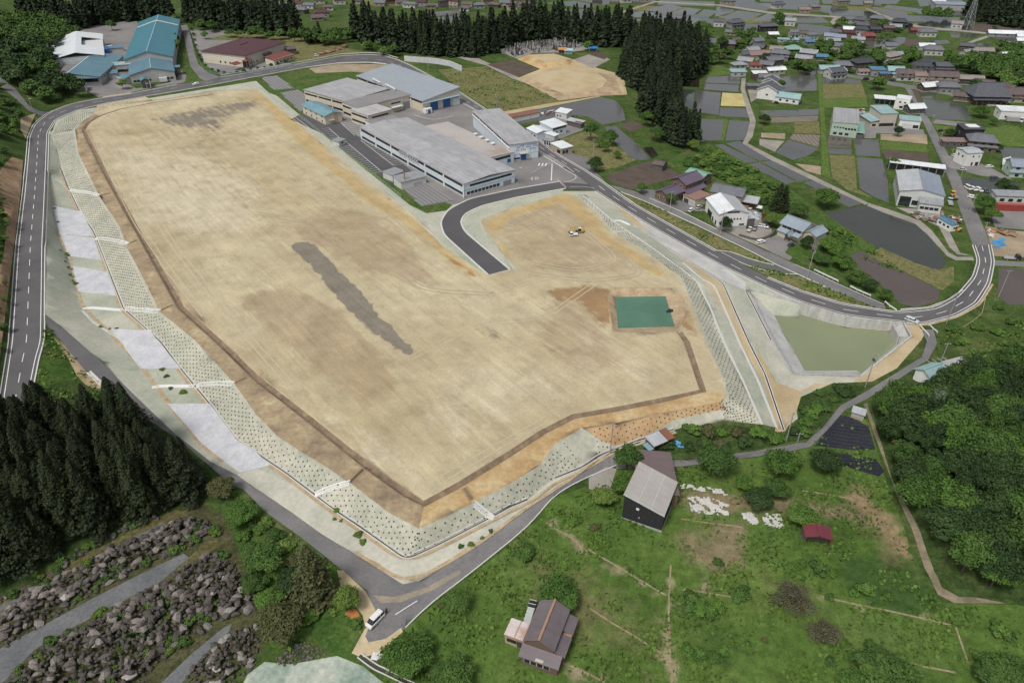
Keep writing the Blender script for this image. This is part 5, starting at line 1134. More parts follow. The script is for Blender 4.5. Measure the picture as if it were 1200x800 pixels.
m_ = MB(); slope(0, h3.L*.5, h3.W*.80, h3.W*.82, m_, h3.h+.3, h3.L, 4.2); slope(h3.L*.5, h3.L, h3.W*.80, h3.W*.82, m_, h3.h+.3, h3.L, 4.2); m_.build('roof_band', WALLS['pale'], h3.root); h3.row('l', 8, 2, h3.W-2, 2, 2.5, 1.4)
h3b = Bld.px('factory', 'front block of the teal plant with slate-blue gable roof and weathered grey gable wall', 'factory', (152,88.5,17.8), (204,83.5,17.8), (152,72,17.8))
h3b.walls(WALLS['grey'], axis='y', rise=3.0); h3b.roof(BLUER, 'y', .5, 3.0, .5, ridge_mat=BLUEBAND); h3b.row('f', 5, 1, h3b.L*.45, 1.3, 2.0, 1.4); h3b.row('f', 4, h3b.L*.6, h3b.L-1, 1.3, 2.0, 1.4); h3b.part('tank', WALLS['pale'], (h3b.L*.62, h3b.L*.80, -3, -.3, 0, 2.4))
h3c = Bld.px('lean_to', 'small slate-blue lean-to at the left foot of the teal plant', 'shed', (144,93,16.2), (153,91,16.2), W=8); h3c.walls(WALLS['grey']); h3c.roof(BLUER, 'mono', h=h3c.h-.5, hr=h3c.h+.8, o=.3)
for (lab, a, b, W_) in (('little blue-roofed gatehouse left of the plant driveway', (88,101,16.8), (99.5,100,16.8), 6), ('little blue-roofed gatehouse right of the plant driveway', (165,95,16.8), (174.5,93.8,16.8), 6)):
    s = Bld.px('gatehouse', lab, 'hut', a, b, W=W_); s.walls(WALLS['dark'], axis='y', rise=1.0); s.roof(T['bluegrey'] if 0 else BLUER, 'y', .5, 1.0, .4); s.door('f', s.L*.5, s.L*.7, 2.2, DARKFR); s.part('side_wall', WALLS['pale'], (s.L-.1, s.L+.15, -1, s.W, 0, s.h))
for (lab, a, b, W_) in (('covered bridge with pale green roof joining the two plant buildings, nearer the road', (119,78.5,18), (153,75.5,18), 5), ('narrow blue covered bridge joining the two plant buildings, farther from the road', (125,57.5,18.5), (144,56,18.5), 4)):
    s = Bld.px('covered_bridge', lab, 'covered bridge', a, b, W=W_); s.walls(WALLS['grey'], zb=s.h-2.6); s.roof(T['teal'] if 'pale' in lab else BLUER, 'monoy', h=s.h, hr=s.h+.8, o=.3); s.part('post', FRAME, (.2, .6, .2, .6, s.low, s.h-2.6)); s.part('post', FRAME, (s.L-.6, s.L-.2, .2, .6, s.low, s.h-2.6))
s = Bld.px('shed', 'small slate-blue roofed shed in the gap between the plant buildings', 'shed', (126,87,16.5), (137,86,16.5), W=7); s.walls(WALLS['grey']); s.roof(BLUER, 'monoy', h=s.h, hr=s.h+.5)
s = Bld.px('shed', 'tiny dark shed with blue roof at the right side of the teal plant', 'shed', (203.5,79.5,16.8), (210,79,16.8), W=5); s.walls(WALLS['dark']); s.roof(BLUER, 'flat')
# == maroon-roofed hall
m1 = Bld.px('hall', 'cream hall with a broad maroon roof and banded walls, top left', 'hall', (286.5,65.6,19.2), (334.5,49.5,19.2), (243,58,19.2))
m1.walls(CREAM); m1.roof(T['maroon'], 'hip', rise=1.6, o=.9)
for z_ in (.6, 1.8, 3.0, 4.2): m1.part('wall_band', WALLS['white'], (-.06, m1.L+.06, -.06, m1.W+.06, m1.h-z_-.25, m1.h-z_))
m1.row('f', 3, 3, 13, 1.6, 1.2, 1.5); m1.row('l', 4, m1.W*.2, m1.W*.65, 1.6, 1.4, 1.5)
for (x0_, x1_, y0_, h_) in ((-3.2, 2.5, -3.5, 4.6),):
    p_ = m1.part('porch', WALLS['dark'], (x0_, x0_+.4, y0_, y0_+.4, 0, h_-.3), (x1_-.4, x1_, y0_, y0_+.4, 0, h_-.3), (x0_, x1_, -.2, 0, 0, h_-.3)); m1.roof(T['red'], 'hip', rise=1.0, o=.3, h=h_, x0=x0_, x1=x1_, y0=y0_, y1=0, name='porch_roof')
m1.roof(T['red'], 'monoy', h=3.3, hr=4.0, o=.2, x0=-10, x1=-3.4, y0=.5, y1=4.5, name='side_roof'); m1.part('entrance', paint((.05,.16,.16),.5,.1), (m1.L*.42, m1.L*.55, -2.5, 0, 0, 4.6)); m1.part('entrance_roof', T['maroon'], (m1.L*.40, m1.L*.57, -3, 0, 4.6, 4.9))
m2 = Bld.px('annex', 'low annex with a long red lean-to roof at the right end of the maroon hall', 'annex', (321,70.5,15.2), (344,63.5,15.2), W=8); m2.walls(CREAM); m2.roof(T['red'], 'monoy', h=m2.h-.3, hr=m2.h+1.0, o=.4); m2.row('f', 5, 1, m2.L-1, 1.4, 1.6, 1.2)
m3 = Bld.px('shed', 'brown-roofed shed behind the red lean-to of the maroon hall', 'shed', (337,58.5,15.6), (347,57.5,15.6), W=8); m3.walls(WALLS['dark']); m3.roof(T['brown'], 'monoy', h=m3.h, hr=m3.h+.4)
# == houses along the side road
PURP = mat_seams('purple_roof', (.135,.105,.15), 1.0, .12, 'Y', .4, .1)
q1 = Bld.px('house', 'brown house with dark purple metal roofs, two-storey block behind a low front wing', 'house', (798,220,14.2), (806,219,14.2), W=9)
def dirpx(a, b, z): d = P(a[0], a[1], z)-P(b[0], b[1], z); return math.degrees(math.atan2(d.y, d.x))
yw = dirpx((811,203.5), (796,209), 15)
bpy.data.objects.remove(q1.root)
q1 = Bld.at('house', 'brown house with dark purple metal roofs, two-storey block behind a low front wing', 'house', 803, 224.5, 11.5, 8.2, 6.2, yw-90+90)
q1.walls(WALLS['brown'], axis='x', rise=1.9); q1.roof(PURP, 'x', .5, 1.9, .6, name='roof'); q1.row('l', 2, 1, 7, 4.8, 1.4, 1.3); q1.row('f', 3, 1, q1.L-1, 4.6, 1.5, 1.0); q1.foundation()
q1.roof(PURP, 'monoy', h=2.7, hr=3.5, o=.3, x0=-.8, x1=q1.L+.5, y0=-2.2, y1=-.1, name='lower_roof'); q1.walls(WALLS['brown'], h=2.6, x0=-.5, x1=q1.L, y0=-1.7, y1=-.1, name='porch_wall')
q1.walls(WALLS['brown'], h=3.4, axis='x', rise=1.7, x0=-10.5, x1=-.2, y0=.2, y1=7.6, name='wing_wall'); q1.roof(PURP, 'x', .5, 1.7, .6, h=3.4, x0=-10.5, x1=-.2, y0=.2, y1=7.6, name='wing_roof')
q1.row('l', 2, 1, 7, 1.6, 1.0, 1.5, frame=WALLS['white'], x0=-10.5); q1.row('f', 2, 1, 9, 1.5, 1.6, 1.3, x0=-10.3, y0=.2)
q2 = Bld.px('garage', 'garage with flat brown roof and pale door at the right of the purple-roofed house', 'garage', (815,234.5,10.2), (833,228.3,10.2), (801.5,228.3,10.2)); q2.walls(CREAM); q2.roof(paint((.25,.155,.125),.7,.12,.4), 'flat', o=.35, t=.15); q2.door('l', q2.W*.28, 3.0, 2.2, T['metal'], name='garage_door'); q2.door('l', q2.W*.72, 2.6, 2.2, DARKFR, name='garage_opening'); q2.win('f', q2.L*.7, 1.6, 1.6, .8)
q3 = simple('barn', 'timber barn with pale green tin roof among bushes behind the purple-roofed house', 'barn', (823.5,208.8,11.8), (834.5,204.3,11.8), (808,200.4,11.8), 'brown', 'green', 'y', .45, 1.1, wins=[('f',1,1,4,1.5,2.5,1.6)])
q4 = simple('shed', 'small brown-roofed hut at the corner of the ploughed field', 'shed', (776.5,194.5,11.6), (782,190.6,11.6), (767.5,190,11.6), 'dark', 'brown', 'y', .5, .9)
q5 = Bld.px('workshop', 'white workshop with two-tone gable roof, four small windows over a pale base', 'workshop', (843.5,251,11.9), (877.5,249.5,11.9), (824.5,232.5,11.9))
q5.walls(WALLS['white'], axis='y', rp=.47, rise=1.9); q5.roof(T['metal'], 'y', .47, 1.9, .4, ridge=False); m_ = MB(); slope(-.45, q5.L*.47, -.45, q5.W+.45, m_, q5.h+.06, q5.L, 1.9, .47); m_.build('white_roof', T['white'], q5.root)
q5.row('f', 4, q5.L*.38, q5.L*.80, 4.0, .8, .8); q5.win('f', q5.L*.82, 1.5, 2.2, .9); q5.win('f', q5.L*.47, q5.h+.6, q5.L*.42, .7, DARKFR); q5.row('l', 2, 1, q5.W*.5, 1.6, 1.6, 2.0); q5.win('l', q5.W*.65, 1.8, 5, 3.2, DARKFR); q5.foundation(h=.9); q5.part('lean_to', WALLS['dark'], (q5.L+.1, q5.L+3.4, .5, 7, 0, 3.6)); q5.part('lean_roof', T['metal'], (q5.L-.1, q5.L+3.8, .2, 7.4, 3.65, 3.85))
q6 = Bld.at('house', 'grey-roofed house tucked behind the white workshop', 'house', 852, 236, 13, 9, 5.2, -28); q6.walls(WALLS['tan'], axis='x', rise=1.8); q6.roof(T['grey'], 'x', .5, 1.8, .6); q6.row('f', 3, 1, 12, 3.9, 1.6, 1.2)
q7 = Bld.at('shed', 'open timber shed with tin roof heaped with brown logs behind the workshop', 'shed', 871, 241.5, 11, 6, 3.2, -25); q7.walls(WALLS['brown'], y0=2.5); q7.roof(T['metal'], 'monoy', h=3.2, hr=3.6, o=.5); q7.part('log_stack', RUSTY, (.5, 8, .2, 2.2, 0, 1.5)); q7.part('white_sheet', WALLS['white'], (q7.L+.3, q7.L+2.6, -.5, 2.5, 1.6, 1.7))
for s_ in (.1, 10.7): q7.part('post', WALLS['brown'], (s_, s_+.2, .1, .3, 0, 3.2))
yi = dirpx((940.5,270), (916,260.7), 8.5)
q8 = Bld.px('inn', 'two-storey inn with pale blue-grey gable roof and tiled porch facing a car park', 'inn', (916,261,8.6), (940.5,270.3,8.6), W=8.6); IR = mat_seams('inn_roof', (.27,.32,.37), 1.1, .22, 'X', .45, .1)
q8.walls(CREAM, axis='x', rise=1.9); q8.roof(IR, 'x', .5, 1.9, .7); q8.row('f', 4, .6, q8.L-.4, q8.h-1.3, 2.0, 1.5, frame=DARKFR); q8.row('r', 2, 1, 7.5, q8.h-1.3, 1.4, 1.4); q8.foundation()
q8.roof(IR, 'monoy', h=2.6, hr=3.4, o=.2, x0=0, x1=q8.L*.42, y0=-2.2, y1=-.1, name='lower_roof'); q8.walls(WALLS['beige'], h=2.55, x0=.2, x1=q8.L*.40, y0=-1.9, y1=-.1, name='porch_wall'); q8.roof(IR, 'y', .5, 1.1, .3, h=2.8, x0=q8.L*.48, x1=q8.L*.68, y0=-3.8, y1=-.1, name='porch_roof'); q8.part('porch_post', WALLS['brown'], (q8.L*.49, q8.L*.51, -3.7, -3.5, 0, 2.9), (q8.L*.65, q8.L*.67, -3.7, -3.5, 0, 2.9)); q8.roof(IR, 'monoy', h=2.6, hr=3.4, o=.2, x0=q8.L*.72, x1=q8.L, y0=-2.0, y1=-.1, name='lower_roof')
q8.walls(CREAM, h=q8.h-1.0, axis='y', rise=1.2, x0=q8.L+.1, x1=q8.L+5.2, y0=1.5, y1=9.5, name='wing_wall'); q8.roof(IR, 'y', .5, 1.2, .5, h=q8.h-1.0, x0=q8.L+.1, x1=q8.L+5.2, y0=1.5, y1=9.5, name='wing_roof')
# == barns and sheds at the near side of the site
BARNR = mat_seams('barn_roof', (.40,.375,.355), .45, .22, 'Y', .5, .08); BARND = mat_seams('brown_barn_roof', (.155,.115,.115), .5, .2, 'Y', .55, .12)
b1 = Bld.px('barn', 'black-walled barn with a pale grey sloping roof in three broad strips', 'barn', (732,579,12.4), (778,604.4,9.7), (747,541,12.4))
b1.walls(WALLS['black'], axis='mono', hr=b1.h-2.7); b1.roof(BARNR, 'mono', h=b1.h, hr=b1.h-2.7, o=.15, t=.18); b1.foundation(h=.35)
for s_ in (.36, .68): m_ = MB(); m_.hexa(*[[(b1.L*s_-.05, y_, b1.h-2.7*s_+z_) if x_ == 0 else (b1.L*s_+.05, y_, b1.h-2.7*s_+z_) for x_, y_ in ((0,-.1),(1,-.1),(1,b1.W+.1),(0,b1.W+.1))] for z_ in (.2,.30)]); m_.build('roof_seam', WALLS['pale'], b1.root)
m_ = MB(); m_.hexa([(-.2,-.22,b1.h-.1),(b1.L+.2,-.22,b1.h-2.8),(b1.L+.2,-.14,b1.h-2.8),(-.2,-.14,b1.h-.1)], [(-.2,-.22,b1.h+.24),(b1.L+.2,-.22,b1.h-2.46),(b1.L+.2,-.14,b1.h-2.46),(-.2,-.14,b1.h+.24)]); m_.build('roof_edge', WALLS['pale'], b1.root)
b1.win('f', b1.L*.36, 4.6, .7, .7, WALLS['white'], WALLS['white'], name='vent'); b1.win('f', b1.L*.55, 2.6, .6, .6, DARKFR); b1.win('f', b1.L*.75, 2.0, .5, .9, DARKFR); b1.win('f', b1.L*.42, 2.0, .25, .5, WALLS['grey'], WALLS['grey'], name='meter_box')
for s_ in np.arange(1.2, b1.L, 1.2): b1.part('wall_seam', DARKFR, (s_-.02, s_+.02, -.03, 0, .4, b1.h-2.7*s_/b1.L-.1))
b2 = Bld.px('barn', 'brown-roofed barn standing behind the black barn', 'barn', (750,576,9.2), (795,580,8.4), (763.5,528,9.2)); b2.walls(WALLS['brown'], axis='mono', hr=b2.h-.8); b2.roof(BARND, 'mono', h=b2.h, hr=b2.h-.8, o=.3)
for s_ in np.arange(.8, b2.W, 1.1): b2.part('plank', WALLS['tan'], (b2.L, b2.L+.05, s_-.35, s_+.35, 0, b2.h-1.0))
b3 = Bld.at('shack', 'ramshackle tin shack with grey and rusty roof sheets behind the brown barn', 'shack', 772, 522, 6.5, 3.4, 2.3, 30)
b3.walls(WALLS['brown'], y0=1.2); b3.roof(T['metal'], 'monoy', h=2.3, hr=2.7, o=.2, x1=4.2); b3.roof(T['rust'], 'monoy', h=2.4, hr=2.9, o=.2, x0=4.5, name='rusty_roof'); b3.part('blue_sheet', T['sky'], (-1.9, -.25, -.4, 2.4, 1.9, 1.98))
for s_ in (.1, 3.2, 6.2): b3.part('post', WALLS['brown'], (s_, s_+.15, .1, .25, 0, 2.3))
b4 = Bld.px('farmhouse', 'old farmhouse with purplish grey tin roof, rusty ridge and a lower skirt of roof', 'farmhouse', (615.5,749,8.2), (648.5,760.5,8.2), (634.5,705,8.2)); FR = mat_seams('old_tin', (.145,.12,.13), .9, .12, 'Y', .6, .14)
b4.walls(WALLS['brown'], axis='y', rise=1.5); b4.roof(FR, 'y', .5, 1.5, .35, ridge_mat=RUSTY)
b4.roof(FR, 'monoy', h=b4.h-2.2, hr=b4.h-1.4, o=.1, x0=-.4, x1=b4.L+1.8, y0=-2.4, y1=-.2, name='skirt_roof'); b4.roof(FR, 'mono', h=b4.h-1.3, hr=b4.h-2.0, o=.1, x0=b4.L+.2, x1=b4.L+2.2, y0=.2, y1=b4.W*.50, name='skirt_roof'); b4.roof(FR, 'mono', h=b4.h-1.0, hr=b4.h-1.7, o=.1, x0=b4.L+.2, x1=b4.L+2.2, y0=b4.W*.56, y1=b4.W, name='skirt_roof'); b4.part('rust_strip', RUSTY, (b4.L+.1, b4.L+2.2, b4.W*.51, b4.W*.55, b4.h-2.0, b4.h-1.3))
b4.part('pale_sheet', WALLS['beige'], (b4.L*.50, b4.L*.78, -2.45, -.9, b4.h-1.86, b4.h-1.74)); b4.walls(WALLS['brown'], h=b4.h-2.3, x0=0, x1=b4.L+1.6, y0=-2.0, y1=-.1, name='skirt_wall'); b4.row('f', 4, .5, b4.L, 1.3, 1.3, 1.4, y0=-2.0); b4.walls(WALLS['brown'], h=b4.h-2.2, x0=b4.L+.05, x1=b4.L+1.9, y0=0, y1=b4.W-.2, name='skirt_wall')
b5 = Bld.px('annex', 'lean-to annex with a pale rusty sheet roof left of the farmhouse', 'annex', (591.5,742.6,6.3), (615,751,6.3), (600,725,6.3)); PINK = mat_mottled('pinkish_sheet', [(.40,.22,.14), (.56,.49,.48), (.62,.57,.56)], .35, .5, fine=(3,.06)); b5.walls(WALLS['tan']);
for i in range(2): b5.part('roof_panel', PINK, (b5.L*i/2-.1, b5.L*(i+1)/2-.12, -.2, b5.W+.2, b5.h+.03, b5.h+.14))
b5.part('rusty_batten', RUSTY, (b5.L*.48, b5.L*.505, -.25, b5.W+.25, b5.h+.1, b5.h+.2), (-.15, b5.L, -.3, -.18, b5.h, b5.h+.18)); b5.win('f', b5.L*.35, 1.3, 2.2, 1.2, RUSTY); b5.door('f', b5.L*.8, 1.6, 1.9, DARKFR)
b6 = Bld.px('glasshouse', 'small lattice-roofed glasshouse against the left side of the farmhouse', 'glasshouse', (613,729,6.0), (621,731,6.0), (629,704,6.0)); b6.walls(WALLS['pale'], h=b6.h-.4)
for i in range(7): b6.part('roof_bar', WALLS['pale'], (-.1, b6.L, b6.W*i/6-.06, b6.W*i/6+.06, b6.h, b6.h+.1))
for i in range(6): b6.win('f', b6.L*.5, -5, .1, .1) if 0 else b6.part('roof_pane', GLASS if i > 3 else paint((.42,.46,.43),.3,.1), (0, b6.L, b6.W*i/6+.08, b6.W*(i+1)/6-.08, b6.h-.02, b6.h+.05))
MRN = mat_seams('maroon_sheet', (.16,.035,.045), .55, .35, 'X', .45, .12)
b7 = Bld.px('shed', 'low open shed with a maroon ribbed gable roof in the meadow', 'shed', (944,629,6.3), (975,634,6.0), W=3.6); b7.roof(MRN, 'y', .5, .7, .15); b7.walls(WALLS['dark'], y0=2.2, h=b7.h-.1)
for s_ in (0, b7.L-.15): b7.part('post', WALLS['brown'], (s_, s_+.15, 0, .15, b7.low, b7.h))
b8 = Bld.at('hut', 'tiny grey hut beside the black film fields', 'hut', 1004.5, 488.5, 3.2, 2.2, 1.9, -30); b8.walls(WALLS['grey']); b8.roof(T['metal'], 'monoy', h=1.9, hr=2.2, o=.25); b8.part('plank', WALLS['tan'], (.2, 2.6, -.1, 0, .2, 1.0))
b9 = Bld.at('house', 'turquoise-roofed house half hidden by trees below the curved lane', 'house', 1088, 444, 7, 5, 3.0, 25); b9.walls(WALLS['white'], axis='x', rise=1.3); b9.roof(T['teal'], 'x', .5, 1.3, .5); b9.row('f', 2, .6, 6.4, 2.2, 1.4, 1.2)
b9b = Bld.at('greenhouse', 'white arched plastic greenhouse below the curved lane', 'greenhouse', 1104, 449, 9, 5, 2.0, -20); m_ = MB()
for i in range(8):
    a0, a1 = math.pi*i/8, math.pi*(i+1)/8; m_.add([(0, 2.5-2.5*math.cos(a0), 2.4*math.sin(a0)), (9, 2.5-2.5*math.cos(a0), 2.4*math.sin(a0)), (9, 2.5-2.5*math.cos(a1), 2.4*math.sin(a1)), (0, 2.5-2.5*math.cos(a1), 2.4*math.sin(a1))], [(0,1,2,3)])
m_.build('cover', paint((.62,.66,.66),.35,.1,.6), b9b.root)
for i in range(4): b9b.part('hoop', FRAME, (3*i-.04, 3*i+.04, -.04, .04, 0, .8), (3*i-.04, 3*i+.04, 4.96, 5.04, 0, .8))
b10 = Bld.at('terrace_frame', 'steel frame over a brown terrace below the curved lane', 'frame', 1098, 431, 6, 4, 2.2, 20); b10.part('floor', WALLS['brown'], (0, 6, 0, 4, -.2, .15))
for x_ in (0, 2, 4, 5.9): b10.part('frame_post', FRAME, (x_, x_+.1, 0, .1, 0, 2.2)); b10.part('beam', FRAME, (x_, x_+.1, .1, 4, 2.1, 2.2))
b10.part('paved_slab', WALLS['grey'], (6.2, 15, .2, 4, -.5, .1))
